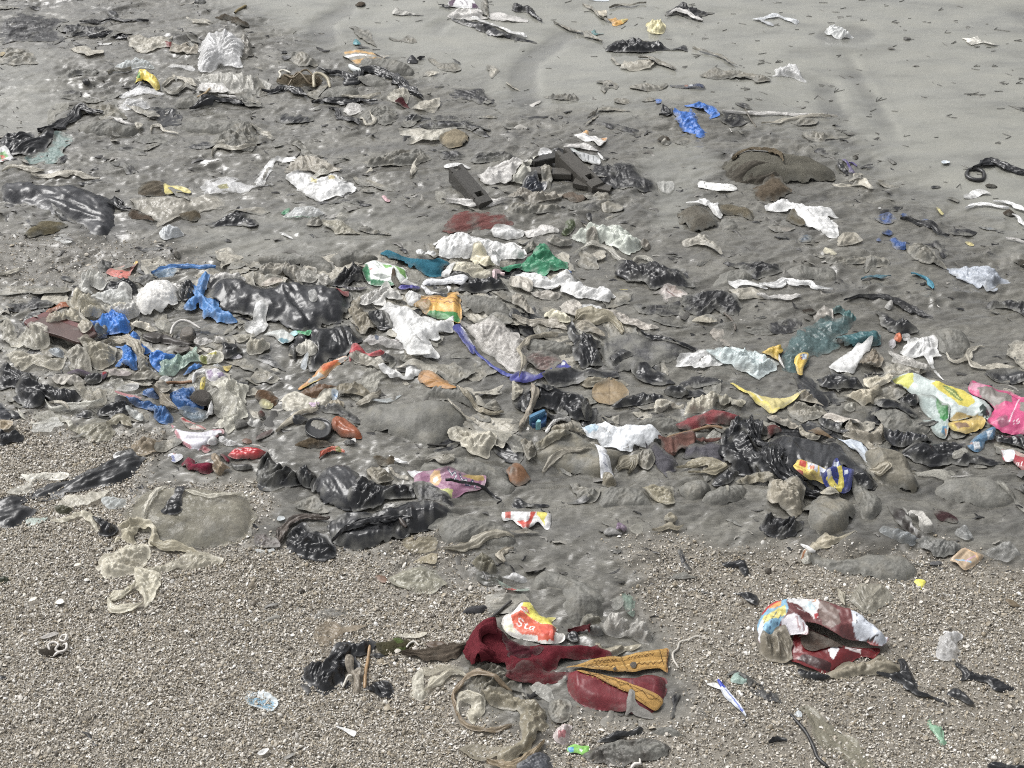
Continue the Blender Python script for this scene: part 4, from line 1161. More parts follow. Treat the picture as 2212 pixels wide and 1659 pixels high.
f(4,"4,88 20,84 38,85 39,91 20,92",*K22,'low grey silted fold at the left edge below the black bag',q=.6)
f(4,"90,26 104,34 116,43 132,50 118,47 100,43",*K9,'glossy black fold hanging from the long black bag',q=.05)
s(4,"0,148 12,144 26,138 44,136",[40,60,50,20],*K2,'tan twisted strip lying on gravelly silt at the left edge')
f(4,"0,166 40,163 80,165 120,166 112,174 80,180 40,182 0,181",'mudfilm','net_sheet','netting','flat grey-brown net spread on gravelly silt at the left edge',q=.45,g=3,amp=.012)
f(4,"301,111 308,107 313,112 308,116",*K58,'tiny dark lump alone on fine silt at mid left',H=.015,c=(78,72,64))
f(4,"386,84 392,82 400,86 398,88 388,87",*K22,'tiny black shred with a white fleck on fine silt')
f(4,"394,130 400,122 412,120 422,126 412,133",*K11,'little fan of grey film behind the blue bag strip')
# upper centre band (tiles 5, 6)
f(5,"44,38 52,33 58,31 60,34 54,40 48,41",*K59,'tiny green handle scrap beside the clear green-edged tray',c=(50,130,88))
f(5,"51,40 64,30 84,24 104,26 118,35 112,41 96,45 76,47 58,45",'clear','clear_tray','packaging','clear tray with green edge lying on silt left of centre',H=.045,c=(200,214,208),o=.5,q=.12,w=[('l',"52,42 66,46 84,46 100,44 112,41",10,(50,140,96))])
f(5,"120,44 128,40 138,39 140,44 128,46",*K20,'small white shiny scrap right of the clear green-edged tray')
f(5,"138,46 144,39 154,41 158,48 148,52",*K39,'small clear crushed cup right of the green-edged tray',H=.03)
f(5,"86,58 94,46 108,43 116,50 112,60 98,62",*K4,'grey crumpled clump below the clear green-edged tray',H=.04,amp=.025)
f(5,"116,60 120,50 136,50 156,56 172,66 180,74 156,75 140,73 130,66",*K0,'khaki film flap rising from silt below the clear tray',H=.03,c=(142,136,114))
f(5,"40,69 48,69 60,80 65,85 60,84 50,78",'white','white_stick','plastic strip','narrow white sliver stuck diagonally in silt left of centre',q=.2)
f(5,"178,60 186,60 208,68 232,74 230,77 200,72 180,67",'mudfilm','film_roll','plastic roll','tan film roll lying on silt left of centre',H=.025)
f(5,"217,8 222,6 228,10 233,14 228,18 220,15",*K8,'tiny pink and white scrap on silt above centre',c=(214,170,176))
f(5,"60,14 84,15 112,16 136,17 152,14 180,22 196,26 180,28 156,22 128,20 96,20",*K6,'dark film strip beneath the torn white poster',g=-8)
f(5,"312,0 328,2 328,16 320,20 312,14",*K16,'clear film flap standing left of the black plastic frame',o=.35)
f(5,"328,70 332,52 340,36 356,32 380,35 408,36 428,40 442,52 420,64 392,62 364,66 344,68",*K40,'dull red cloth half buried in silt above the white heap',H=.02,c=(116,70,66),q=.38,g=15)
s(5,"328,18 348,20 370,22 390,18 416,22 436,20",[40,60,80,100,70,40],*K19,'dirty white twisted film below the black plastic frame',q=.3,hump=.03)
f(5,"122,109 136,102 160,96 184,96 204,108 216,112 200,120 170,120 144,131 132,120",*K3,'pointed smooth grey silted bag left of the teal cloth',H=.07,sink=.01)
f(5,"0,112 40,109 84,112 116,114 131,128 131,140 116,138 88,128 40,122 0,122",*K3,'broad silted bag above the big black bag at centre left',H=.05,g=0,amp=.012)
# black frame: two rails and slats
def bar(parent,name,p,q,w,h,z0,z1,col,notch=False):
 """channel rail from p to q with chamfered edges and open slots"""
 a,b = np.array(p),np.array(q); d = b - a; Ln = np.linalg.norm(d); d /= Ln; n = np.array([-d[1],d[0]])
 co,fc = [],[]
 segs = [(0,1.0,0)] if not notch else [(0,.12,1),(.12,.72,0),(.72,.84,2),(.84,1.0,0)]
 for (u0,u1,kind) in segs:
  pieces = [(-.5,.5)] if kind == 0 else ([(-.5,-.18),(.18,.5)] if kind == 1 else [(-.5,-.22),(.22,.5)])
  for (l,r_) in pieces:
   k = len(co)
   for u in (u0,u1):
    zz = z0 + (z1 - z0) * u
    c = a + d * Ln * u
    bev = .07 * (r_ - l)
    for (t,hh) in ((l,0),(l,.88),(l + bev,1),(r_ - bev,1),(r_,.88),(r_,0)):
     pt = c + n * t * w
     co.append((pt[0],pt[1],zz + h * hh))
   for i in range(6):
    j = (i + 1) % 6
    fc.append((k + i,k + j,k + 6 + j,k + 6 + i))
   fc.append(tuple(k + i for i in range(5,-1,-1))); fc.append(tuple(k + 6 + i for i in range(6)))
 co = np.array(co)
 ob = new_mesh_object(name,co,np.array(fc,dtype=object),MATS['rigid'],parent,None,{'Col': ('FLOAT_COLOR',np.tile(lin(*col),(len(co),1))),'silt': ('FLOAT',np.full(len(co),.13)),'opac': ('FLOAT',np.ones(len(co)))},smooth=False)
 dense = np.array([[*(a + d * Ln * u + n * t * w),z0 + (z1 - z0) * u + h] for u in np.linspace(0,1,40) for t in np.linspace(-.5,.5,7)])
 raise_top(dense); BLURTOP[0] = local_blur(dense)
 return ob
_g = ground_at([[1120,410]])[0]
_z = float(samp(TOP,*_g))
pallet = thing('pallet','broken dark plastic pallet with two slotted rails above centre','pallet',(_g[0],_g[1],_z))
_p = lambda u,v,z: tuple(ground_at([[u,v]],z)[0])
bar(pallet,'rail',_p(984,366,_z + .07),_p(1050,440,_z + .02),.075,.075,_z + .015,_z - .045,(60,57,53),True)
bar(pallet,'rail',_p(1212,336,_z + .07),_p(1292,398,_z + .03),.075,.075,_z + .03,_z - .045,(84,80,74),True)
bar(pallet,'slat',_p(1128,372,_z + .02),_p(1235,378,_z + .02),.06,.03,_z + .005,_z + .012,(70,66,60))
bar(pallet,'slat',_p(1240,392,_z + .02),_p(1320,404,_z + .02),.05,.025,_z + .002,_z - .01,(74,70,64))
bar(pallet,'slat',_p(1150,352,_z + .03),_p(1210,340,_z + .03),.05,.03,_z + .02,_z + .02,(44,43,42))
f(6,"-6,-43 4,-47 24,-52 43,-53 42,-48 26,-38 32,-20 24,-18 0,-14 -8,-22",*K25,'grimy white plastic bag between the two rails of the dark pallet',H=.06,c=(206,204,190),q=.15)
f(1,"325,288 332,282 352,282 372,290 368,294 350,291 330,292",*K60,'white knotted strip behind the left rail of the dark pallet',q=.12)
f(1,"386,298 400,288 420,280 442,278 460,280 466,288 452,304 440,320 424,320 400,318 390,308",*K25,'white gauzy bag crumpled right of the left pallet rail',H=.07,q=.14)
f(2,"47,260 68,260 67,276 46,277",'print','newspaper_scrap','newspaper','small square of newspaper at the top of the dark pallet',w=[('l',"51,264 65,264",7,(90,95,96)),('l',"52,268 62,268",9,(70,75,78)),('l',"51,272 65,272",6,(110,112,112))],H=.015)
f(2,"68,260 80,257 98,258 112,270 116,280 96,274 80,266 69,276",*K1,'black film draped over the top of the dark pallet',H=.03)
f(2,"88,256 104,251 128,249 148,260 138,262 120,260 96,258",'dwhite','foil_wrapper','wrapper','silvery white wrapper lying above the folded newspaper',H=.02,g=-10)
f(2,"100,259 120,262 140,267 149,269 152,288 140,288 124,282 112,272",*K61,'folded newspaper sheet right of the dark pallet top',H=.03,c=(186,188,188),q=.14,w=[('l',"116,268 122,284",5,(100,104,106)),('l',"124,269 128,285",5,(100,104,106)),('l',"131,270 134,286",6,(90,94,96)),('l',"140,272 142,286",5,(110,112,112)),('l',"104,260 128,266 148,269",6,(150,190,160))])
f(2,"148,267 158,273 159,277 150,272",*K26,'thin white shred at the right corner of the folded newspaper')
f(2,"50,280 66,280 70,296 66,312 56,312 50,296",*K11,'grey film flap hanging over the pallet slat',H=.03,q=.4)
f(2,"18,320 26,308 40,306 48,314 58,324 50,332 36,338 20,336",*K1,'blue-black plastic bag bunched below the pallet slats',H=.06,c=(48,52,62),q=.1)
f(2,"86,312 104,304 120,312 132,320 120,328 100,326",*K29,'brown rag under the right pallet rail',H=.04,c=(108,96,84))
f(2,"128,300 144,288 172,284 196,280 216,288 230,304 248,316 250,328 224,332 192,330 164,324 144,316",*K6,'wide shredded black film right of the dark pallet',H=.03,amp=.03,sc=.04)
f(2,"251,318 264,316 278,312 277,328 268,336 256,328",*K62,'clear stiff square standing right of the shredded black film',o=.5,c=(196,196,190),H=.02)
f(6,"-8,-4 12,-12 36,-8 60,-12 84,-8 76,2 48,8 20,6",'tan','film_heap','bag','tan ropey film heap along the foot of the dark pallet',H=.05,c=(136,128,112),amp=.03)
f(6,"124,-2 152,-12 170,-4 172,6 148,9 128,4",*K4,'smooth grey-green silted bag below the right pallet rail',H=.04,q=.4)
f(6,"-4,20 16,17 48,18 84,22 80,30 40,34 8,38 -8,32",*K17,'low tan silted bag between the pallet and the white heap',H=.04,q=.5)
f(6,"88,24 112,20 140,18 154,26 140,34 112,33",*K5,'dark silted film left of the grey cardboard roll',q=.55)
f(6,"156,18 172,14 190,17 194,30 176,31 158,30",'mudfilm','cardboard_roll','cardboard','grey silted cardboard roll right of centre above the white bag',H=.04,r=.6,q=.45,amp=.006)
f(6,"128,30 138,32 136,42 130,38",*K9,'small black scrap left of the silted cardboard roll')
f(2,"322,320 328,315 340,317 360,320 380,324 389,329 380,333 352,332 328,328",*K63,'bright white folded wrapper left of the brown sack',H=.02,c=(236,236,232),w=[('l',"332,318 336,328",5,(70,72,70)),('l',"360,325 380,329",5,(120,118,112))])
f(6,"286,38 296,28 316,22 336,28 352,40 360,54 358,64 340,68 328,74 312,76 296,64 288,52",'cloth','round_sack','sack','smooth rounded brown-grey sack sunk in silt right of centre',H=.11,r=.8,c=(104,99,88),q=.35,amp=.004)
f(6,"300,20 320,18 325,10 336,14 348,18 358,16 362,44 354,44 344,30 330,24 312,22",*K14,'white plastic bag draped over the smooth rounded sack',H=.03,g=-40)
f(6,"359,26 370,20 390,22 410,30 418,48 416,54 392,42 372,40 360,38",*K64,'brown cloth fold behind the smooth rounded sack',H=.06,c=(108,100,82),sc=.14)
f(6,"360,46 372,43 388,50 393,64 380,68 364,64",*K3,'flat silted lump right of the smooth rounded sack',H=.03)
f(6,"312,80 320,76 336,80 348,88 360,100 362,110 348,104 330,94 318,92 300,94 292,86",*K0,'crumpled cream film below the smooth rounded sack',amp=.035,H=.02,c=(158,152,136))
f(6,"102,74 112,64 128,58 144,58 158,57 180,60 200,70 218,82 226,88 222,98 208,104 200,109 180,100 160,88 140,82 120,84",*K14,'puffed white bag with greenish tint lying right of the white heap',H=.10,c=(220,226,214),q=.10,g=-60,sc=.07)
f(6,"128,64 140,60 152,74 148,82 132,80 128,72",*K65,'grey knotted film neck on the puffed greenish-white bag',H=.05,c=(150,142,126))
s(6,"106,98 124,86 148,84 168,90 188,106 208,110 216,102 236,102 252,118",[20,30,40,50,40,30,60,40],*K12,'clear film skirt curving below the puffed greenish-white bag',o=.65)
f(6,"223,88 232,82 240,94 234,100 224,98",*K0,'brown film knot at the right end of the puffed greenish-white bag',H=.04,c=(128,118,102))
f(6,"86,66 94,50 104,47 108,56 100,66 92,70",'col','green_weed','seaweed','green weed tuft above the green mesh cloth',c=(66,78,42),H=.03,amp=.03,sc=.03,q=.25)
f(6,"20,64 40,60 56,56 84,68 76,74 52,76 30,78 22,70",'dwhite','gauze_film','plastic sheet','white gauzy film left of the green weed tuft',g=-10,amp=.02)
f(6,"60,84 76,80 100,82 104,90 88,95 66,93",*K0,'tan rounded film lump below the green weed tuft',H=.05,c=(148,142,128))
f(6,"20,94 30,84 40,88 42,100 30,104 20,102",*K4,'mossy grey film lump left of the green mesh peak',H=.04)
f(6,"176,136 184,126 196,119 220,120 244,118 252,122 280,130 300,142 312,158 316,166 292,166 268,166 244,169 222,160 192,152 178,144",'clear','black_bag','bag','sheer black bag filled with silt right of the green mesh cloth',H=.06,c=(36,36,39),o=.85,q=.30,m='gloss',amp=.024,sc=.09)
f(6,"364,122 372,116 382,122 404,120 430,122 460,128 466,140 440,148 420,148 400,136 380,128 368,128",*K6,'ragged black bag with a knotted head at right of centre',H=.035,g=-20,amp=.028)
f(6,"346,156 358,140 380,134 400,138 418,150 400,158 372,166 350,162",*K3,'grey silted mound below the ragged black bag with knotted head',H=.05)
f(6,"376,156 388,153 410,158 430,160 442,170 420,166 398,166 388,171 378,162",*K14,'thin white bag handle on silt below the ragged black bag',q=.15,g=-12)
f(6,"374,168 390,170 412,168 430,172 440,184 420,184 392,187 380,176",*K0,'cream twisted film below the thin white bag handle',g=-8,H=.03)
f(6,"242,176 252,168 264,164 288,164 300,172 306,182 292,185 276,180 268,190 262,186 258,176",'dwhite','printed_bag','bag','white bag with pink-brown print half sunk below the sheer black bag',c=(206,196,190),q=.3,w=[('l',"266,170 280,180 288,184",12,(130,96,90)),('p',"268,166 284,165 296,176 280,176",(176,160,150))])
f(6,"208,194 230,190 260,192 288,188 296,200 312,208 280,211 240,210 218,206",*K6,'dark silted film stretch below the pink-brown printed bag',q=.45,g=0)
f(6,"292,192 296,176 324,172 352,168 376,176 398,194 394,210 370,212 356,202 328,208 308,202",*K6,'black shredded bag heap right of the pink-brown printed bag',H=.03,amp=.03,sc=.045)
f(6,"313,220 328,215 348,218 352,230 336,234 320,228",*K0,'tan oval film pouch on silt at right of centre',H=.02,c=(150,142,120),q=.4)
tube(6,"366,209 376,218 384,230 386,240",.006,'twig','twig','curved dark twig right of the tan oval pouch',(84,76,66))
f(6,"342,246 352,238 366,240 370,252 378,264 362,266 350,258",*K53,'grey-white gauze scrap above the pale blue-white bag',q=.3,c=(180,172,160))
f(6,"400,242 416,234 436,236 460,246 436,248 420,246",*K5,'dark silted streak left of the teal mesh',q=.6)
f(6,"234,222 260,220 284,230 300,238 272,234 248,228",*K5,'dark parallel film folds above the flat black sheet',q=.5,g=-20)
f(6,"184,170 200,170 200,172 188,172",*K8,'tiny yellow scrap on silt right of the white film cascade',c=(190,176,80),q=.3)
f(6,"96,138 102,138 103,142 98,143",*K8,'tiny blue scrap at the right tip of the green mesh',c=(60,110,170))
# right, tile 7
f(7,"0,28 4,14 24,8 52,15 64,20 88,26 112,28 120,36 128,44 112,40 104,40 112,52 122,68 118,83 104,80 88,70 72,60 60,50 50,38 40,26 20,28",*K14,'long torn white bag lying diagonally below the brown sack',H=.05,amp=.03,sc=.05,q=.12,g=-35)
f(7,"32,42 44,30 52,40 64,56 56,58 40,52",*K64,'brown cloth tucked under the long torn white bag',c=(96,88,70))
f(7,"0,60 12,70 40,66 48,60 30,62 12,60",'mudfilm','card_scrap','cardboard','flat grey card left of the long torn white bag',c=(140,134,124),q=.4)
f(7,"52,80 66,75 76,78 72,86 56,85",*K8,'dull blue silted scrap below the long torn white bag',c=(72,88,104),q=.35)
f(7,"118,92 128,72 148,70 156,80 160,88 144,90 128,94",*K0,'tan crumpled film at the lower tip of the long torn white bag',H=.03,c=(150,142,122))
f(7,"95,106 100,98 112,100 118,108 100,109",*K36,'pale yellow-grey film flap right of centre on silt',c=(186,178,146))
f(7,"96,120 108,112 128,116 152,112 170,114 166,124 140,126 120,132 112,128",*K4,'tan bag with fanned handles on silt at right',rad=(850,590),H=.02)
f(7,"166,116 180,110 200,112 212,120 204,130 180,130 170,138",*K17,'ruffled silted bag right of the fanned handles',H=.03,q=.5)
f(7,"30,138 48,128 80,128 112,132 120,146 112,156 80,154 50,152",*K3,'low oval silted bag right of the grey mound at right',H=.05,amp=.012)
s(7,"-16,164 12,160 28,154 52,160 74,160 84,168 112,171",[60,80,60,60,40,20],*K23,'white ragged film strip on silt above the teal mesh',q=.2,hump=.02)
s(7,"-20,180 8,182 32,183 56,181",[30,50,40],*K19,'thin whitish strip parallel below the white ragged film strip',q=.35)
f(7,"186,46 196,38 210,37 223,46 218,54 200,56",*K30,'dark blue net scrap at the top of the torn blue netting',c=(52,82,140),q=.38,amp=.02,sc=.04)
f(7,"230,40 240,36 256,48 268,44 280,50 284,56 260,52 240,48",*K30,'dark blue net strip arching right of the torn blue netting',c=(56,80,126),q=.42,amp=.02,sc=.04)
f(7,"197,69 208,65 218,70 210,76 198,74",*K30,'small dark blue net patch left of the net loop',c=(48,76,128),q=.4)
f(7,"208,80 222,75 228,84 243,90 241,100 228,102 216,96 214,86",*K30,'dark blue net loop hooked round a grey silted bag',c=(46,84,146),q=.25,H=.03)
f(7,"187,83 192,80 196,86 189,87",*K8,'tiny dark blue scrap left of the net loop',c=(48,76,128))
s(7,"228,48 244,48 264,54 284,58 300,68 314,72",[20,30,60,50,30],*K18,'black strand beneath the arching blue net strip')
f(7,"242,98 245,91 260,90 280,96 292,112 309,128 312,133 292,128 268,122 248,110",*K17,'tapering grey silted bag pointing at the pale blue-grey pouch',H=.06,g=-35,q=.5)
f(7,"260,88 276,90 292,84 304,96 312,110 300,115 292,98",*K5,'black forked film beside the tapering silted bag',q=.25,g=-50)
f(7,"312,68 332,64 360,66 356,74 340,77 320,74",*K5,'dark film folds right of the blue netting',q=.45,g=-5)
f(7,"340,86 350,85 357,94 348,94",*K8,'small yellow film corner on silt at right',c=(190,176,110),q=.25)
f(7,"290,26 298,28 304,38 300,41 294,36",*K8,'tiny pale yellow scrap above the blue netting',c=(196,186,120),q=.2)
f(7,"313,132 328,129 352,128 376,132 396,142 412,152 417,158 398,162 392,170 378,178 370,170 348,156 324,142",'dwhite','pouch','bag','pale blue-grey plastic pouch with crimped end at right',H=.07,c=(182,190,202),q=.15,amp=.018,g=-40)
s(7,"160,156 176,151 196,148 212,148",[15,40,40,15],*K41,'faint teal strip in silt left of the bright teal strip',c=(84,124,138),q=.4)
s(7,"246,147 260,149 274,154 282,162 285,174",[50,30,36,50,40],*K41,'bright teal curved plastic strip on silt at right',c=(56,136,160),q=.08)
s(7,"130,192 152,188 176,186 200,188 220,195 244,202 264,212 284,224",[15,25,30,40,60,70,60,20],*K18,'long thin black strand crossing silt above the teal mesh')
f(7,"202,198 211,191 215,197 210,203",*K20,'small whitish film peak on the long thin black strand',H=.02)
f(7,"377,194 384,186 400,186 424,186 460,192 466,220 436,214 420,200 398,198 386,200",*K6,'black film bag running out at the right edge of the mud',H=.03,g=-15)
f(7,"338,8 352,0 366,-1 380,3 386,6 370,6 356,12 340,13",*K26,'short white film ribbon at the right edge above the white strands',q=.15)
s(7,"340,32 356,24 376,24 400,29 416,31",[30,40,30,20],*K23,'arched white strand near the right edge',q=.18)
s(7,"388,20 408,21 424,26 442,36 466,40",[30,50,60,50],*K23,'white strand leaving over the right edge',q=.15)
f(7,"408,34 418,31 428,40 420,44 410,40",*K37,'brown weed clump beside the white strands at the right edge',H=.03,c=(72,64,54),amp=.02)
s(7,"420,45 432,47 438,56 441,62",[40,40,20],*K23,'short white hooked strand at the right edge')
f(7,"364,58 376,60 394,67 386,69 370,63",*K11,'bluish silted sliver near the right edge',c=(110,118,126))
s(7,"410,83 424,85 442,90",[20,30,20],*K19,'faint pale strand at the right edge below the bluish sliver',q=.4)
f(7,"424,116 442,117 452,128 442,126 430,122",*K37,'dark weed scrap at the right edge above the black film bag',H=.02,c=(70,66,58))
f(7,"188,29 194,27 196,31 191,33",'white','white_disc','lid','tiny white disc on sand right of the long torn white bag',amp=.001)

# ------------------------------------------------------------------ the big drift across the middle
f(4,"166,128 172,119 182,117 194,124 192,134 180,138 170,136",*K5,'dark grey film bag behind the red and yellow packet',H=.03)
f(4,"184,144 192,136 212,131 230,128 236,120 239,126 228,138 218,151 200,149",*K42,'faded red and yellow packet at the top of the left drift',c=(206,110,96),q=.15,H=.015,w=[('p',"192,134 216,131 226,131 224,136 200,138",(160,146,130)),('p',"229,123 239,121 238,127 232,129",(214,190,80))])
f(4,"236,146 260,144 270,152 250,158 230,152",*K5,'dark ruffled film right of the faded red packet',q=.4)
f(4,"180,166 192,156 210,151 226,154 238,160 240,176 224,180 202,178 184,174",*K1,'black bag wedged between the whitish bags of the left drift',H=.05)
f(4,"136,160 138,148 148,140 160,135 174,138 184,148 184,158 174,166 160,160 154,162 160,174 150,176 140,172",*K43,'pale translucent bag arching at the top left of the drift',H=.10,c=(206,205,196),o=.82,q=.06,sc=.10)
f(4,"200,166 212,154 224,160 222,170 234,178 228,182 210,176",*K43,'small pale knotted bag beside the wedged black bag',H=.04,c=(205,204,198),o=.8)
f(4,"160,178 172,172 192,168 208,174 224,180 230,188 212,192 180,188",*K13,'clear film bag lying below the wedged black bag',H=.04,c=(196,198,194),o=.6)
s(4,"264,149 280,138 304,133 328,133 352,135 374,138",[50,50,36,34,34,40],*K41,'thin blue film strip along the top of the left drift',c=(66,128,196),q=.05,hump=.02)
f(4,"266,148 280,140 304,138 298,148 280,152",*K66,'sheer bluish film under the thin blue strip',c=(120,156,186),o=.5)
f(4,"238,172 246,160 264,154 280,149 300,154 310,170 309,192 296,204 280,212 260,219 242,212 236,192",*K43,'big crinkled whitish ball of bag in the left drift',H=.13,r=.8,c=(208,204,198),o=.9,q=.08,amp=.035,sc=.055,m='thin')
f(4,"309,174 316,160 332,158 340,170 338,186 320,192 310,188",*K1,'black bag stuffed between the whitish ball and the blue bag strip',H=.05)
f(4,"336,138 352,135 380,134 406,134 408,138 384,144 352,145",'tan','card_strip','cardboard','tan card strip behind the hanging blue bag',c=(168,160,140),H=.03)
f(4,"360,149 372,144 396,140 416,144 424,154 416,156 392,152 380,153 368,161 360,160",*K25,'off-white bag edge right of the hanging blue bag',H=.04,g=-10)
f(4,"336,166 342,150 350,145 364,145 360,158 354,176 356,184 370,186 380,200 398,210 412,222 411,229 392,226 376,226 370,218 352,216 350,202 346,192 336,202 324,205 317,200 324,190 338,182 334,174",*K15,'hanging light blue bag twisted down beside the black bags',H=.05,c=(74,138,204),q=.04,amp=.025,sc=.07)
f(4,"360,166 376,154 400,152 430,156 460,160 484,158 520,156 552,160 580,170 598,176 604,192 600,212 592,226 572,232 548,238 528,246 500,240 480,226 460,226 436,216 416,208 392,208 376,198 364,184",*K1,'very large spread black bag in the centre left of the drift',H=.10,r=.6,amp=.03,sc=.07,q=.18,c=(40,41,45))
f(5,"128,156 140,140 160,128 180,125 192,140 190,154 172,160 156,166 136,164",*K6,'dark silted bag left of the green and white packet',H=.08,q=.35,g=10)
f(5,"56,266 64,248 92,236 120,230 144,224 172,232 186,250 176,266 160,276 128,284 120,300 94,312 88,300 96,280",*K1,'lower black bag spilling under the large spread one',H=.05,q=.22,amp=.024)
f(5,"104,164 108,148 116,140 128,148 131,160 120,172 106,177",*K13,'clear filled bag corner resting on the large black bag',H=.08,o=.6,c=(190,186,176),q=.15)
f(5,"4,140 20,128 48,124 72,128 96,128 100,138 80,140 68,152 40,146 16,148",*K0,'tan silted film along the upper edge of the large black bag',H=.05,q=.35,c=(150,143,126))
f(5,"68,148 84,138 104,140 116,146 108,158 86,160 72,158",*K13,'translucent grey bag lying over the tan silted film',H=.05,o=.65,q=.25,c=(170,166,154))
f(5,"6,153 30,147 46,150 34,154 12,157",'tan','stick_scrap','wood','pale flat wooden stick beside the dark hole in the tan film',c=(186,170,150))
f(5,"91,176 102,174 105,187 95,189",*K16,'tiny clear square on the large black bag',o=.5,c=(180,180,176))
f(5,"0,197 12,194 20,200 16,212 23,224 8,232 0,236 -6,238 -22,222 -12,216",'white','white_card','card','white card and film pair at the lower left of the large black bag',H=.02,amp=.02,c=(226,226,224))
f(5,"57,239 66,236 72,238 70,245 60,246",'print','turquoise_scrap','plastic scrap','small turquoise and white scrap on the large black bag',c=(150,206,206))
f(5,"70,237 80,236 93,236 92,249 82,250 76,245",*K59,'bright green film scrap on the large black bag',c=(70,168,112),H=.01)
f(5,"12,245 30,241 48,240 60,250 68,260 62,266 50,268 40,260 30,250",'print','teal_packet','packet','long packet with white and teal sides below the large black bag',c=(190,194,190),q=.2,H=.02,w=[('p',"38,256 46,255 60,264 52,269 46,264",(74,124,138))])
f(5,"56,268 64,265 72,276 68,288 60,280",*K1,'black scrap at the lower end of the teal and white packet',H=.02)
f(5,"67,264 76,256 92,254 104,264 108,276 96,280 84,272",*K13,'milky bag lump between the packets in the drift',H=.05,o=.75,c=(192,188,172))
f(5,"77,300 82,288 92,286 90,300 84,308",*K16,'small bluish clear plastic piece beside the lower black bag',o=.7,c=(180,190,198))
f(5,"74,330 86,320 104,306 120,294 136,284 152,277 159,281 148,290 132,300 120,312 104,320 86,328 76,334",*K67,'long narrow orange and yellow wrapper pointing to the red packet',c=(214,150,70),H=.025,q=.06,w=[('p',"136,284 152,277 159,281 148,290 138,290",(214,206,196)),('p',"112,300 130,290 144,288 128,300 116,308",(226,108,36)),('p',"86,322 108,308 118,312 94,325",(180,178,170)),('p',"76,332 88,326 108,318 100,324",(220,196,80))])
f(5,"161,284 166,268 170,263 180,269 192,278 200,276 216,270 222,273 220,280 204,284 180,280 170,284 162,292",*K42,'torn red packet with dark edge in the centre of the drift',c=(186,40,52),H=.04,q=.05)
f(5,"185,258 192,248 208,244 226,248 244,258 260,270 268,276 244,276 224,274 200,272 188,266",*K44,'clear packet with blue and red bits above the torn red packet',H=.05,o=.7,c=(190,186,182),w=[('p',"204,246 212,246 212,260 206,258",(120,130,150)),('p',"230,248 240,251 250,260 246,263 232,254",(176,50,56))])
f(5,"226,243 236,238 244,246 240,252 228,248",*K36,'cream folded film beside the clear packet with red bits')
f(5,"162,284 170,278 186,278 202,288 216,298 232,304 212,306 190,298 174,290",*K0,'cream film sleeve below the torn red packet',H=.04,g=-25)
f(5,"218,282 228,280 238,284 240,292 230,296 220,294",*K5,'small dark translucent bag below the torn red packet',H=.03,q=.2)
f(5,"212,308 226,304 244,312 256,318 260,302 270,296 284,298 291,314 276,320 258,323 232,323 218,316",*K14,'white knotted bag strip low in the centre of the drift',H=.03,q=.08)
f(5,"240,298 264,294 294,296 312,304 308,312 286,308 260,300",*K0,'tan film tangle above the white knotted bag strip',g=-5)
# centre: packets, white heap
f(5,"137,168 144,169 150,174 160,172 160,180 150,184 141,178",*K68,'dark red wrapper scrap left of centre under the green packet',c=(158,48,56))
f(5,"148,170 170,166 186,164 192,166 180,172 160,174",*K54,'black and white patterned wrapper strip under the green packet',c=(70,66,74),w=[('l',"158,169 160,173",6,(220,220,220)),('l',"164,168 166,172",6,(220,220,220)),('l',"170,167 172,172",6,(220,220,220)),('l',"176,166 178,170",6,(220,220,220))])
f(5,"167,121 190,115 210,114 228,118 240,128 218,125 192,123 172,125",*K20,'beige film band above the green and white packet',c=(190,180,164))
f(5,"184,146 188,132 186,124 202,123 220,126 240,130 258,134 262,148 258,158 246,166 220,164 200,160 190,154",'print','green_packet','packet','green and white packet with leafy stripes in the centre',H=.05,r=.5,c=(226,232,224),q=.05,w=[('p',"184,146 188,132 186,125 192,128 197,140 198,156 190,155",(38,132,82)),('p',"197,154 220,158 248,163 246,166 220,164 198,160",(40,130,84)),('l',"200,128 212,136",7,(120,130,122)),('l',"208,127 217,135",6,(130,140,130)),('p',"218,130 234,132 236,138 224,138",(120,180,90)),('p',"240,132 258,136 260,150 250,148 244,140",(120,176,80)),('p',"200,148 220,146 236,154 216,156",(150,156,150)),('p',"195,136 202,138 198,140",(190,60,60))])
f(5,"234,140 238,128 242,140 248,152 252,160 244,160 238,152",'cloth','leaf_scrap','leaf','dead brown leaf strip lying on the green and white packet',c=(88,76,62),H=.02)
f(5,"218,109 222,102 236,105 248,109 266,111 280,116 288,120 308,116 320,112 332,120 336,128 324,136 320,144 304,147 286,140 264,134 250,126 236,122 224,116",'cloth','teal_cloth','cloth','teal cloth crumpled between the green packet and white heap',H=.07,c=(38,112,134),q=.02,amp=.03,sc=.09,g=-20)
f(5,"308,94 314,82 336,78 348,73 372,76 390,80 410,84 426,86 442,82 460,94 466,110 452,120 426,116 412,120 380,120 356,120 328,118 312,112",*K69,'large bright white crumpled bag heap in the centre',H=.11,r=.7,amp=.045,sc=.075,q=.02)
f(5,"278,104 286,100 296,112 304,112 312,122 304,124 290,120 280,114",*K14,'white folded film tongue on the teal cloth',H=.03,up=.02)
f(5,"372,118 378,104 388,100 400,112 412,124 404,134 386,134 374,128",*K70,'pale yellowish bag in front of the bright white heap',H=.07,c=(206,196,158),q=.08)
f(5,"338,136 348,124 370,123 392,130 410,140 412,150 392,150 370,144 352,140",*K0,'cream film sleeve below the pale yellowish bag',H=.05,c=(196,188,160),g=-25)
f(5,"403,96 416,96 421,112 420,122 412,120 406,110",*K26,'white flap standing at the right of the bright white heap',H=.03,up=.03)
f(5,"404,70 416,62 440,62 460,66 456,74 436,78 412,77",*K14,'small white bag just above the bright white heap',q=.25,H=.03)
f(5,"320,146 324,136 336,126 344,130 336,140 328,147",*K60,'white twist of film below the teal cloth')
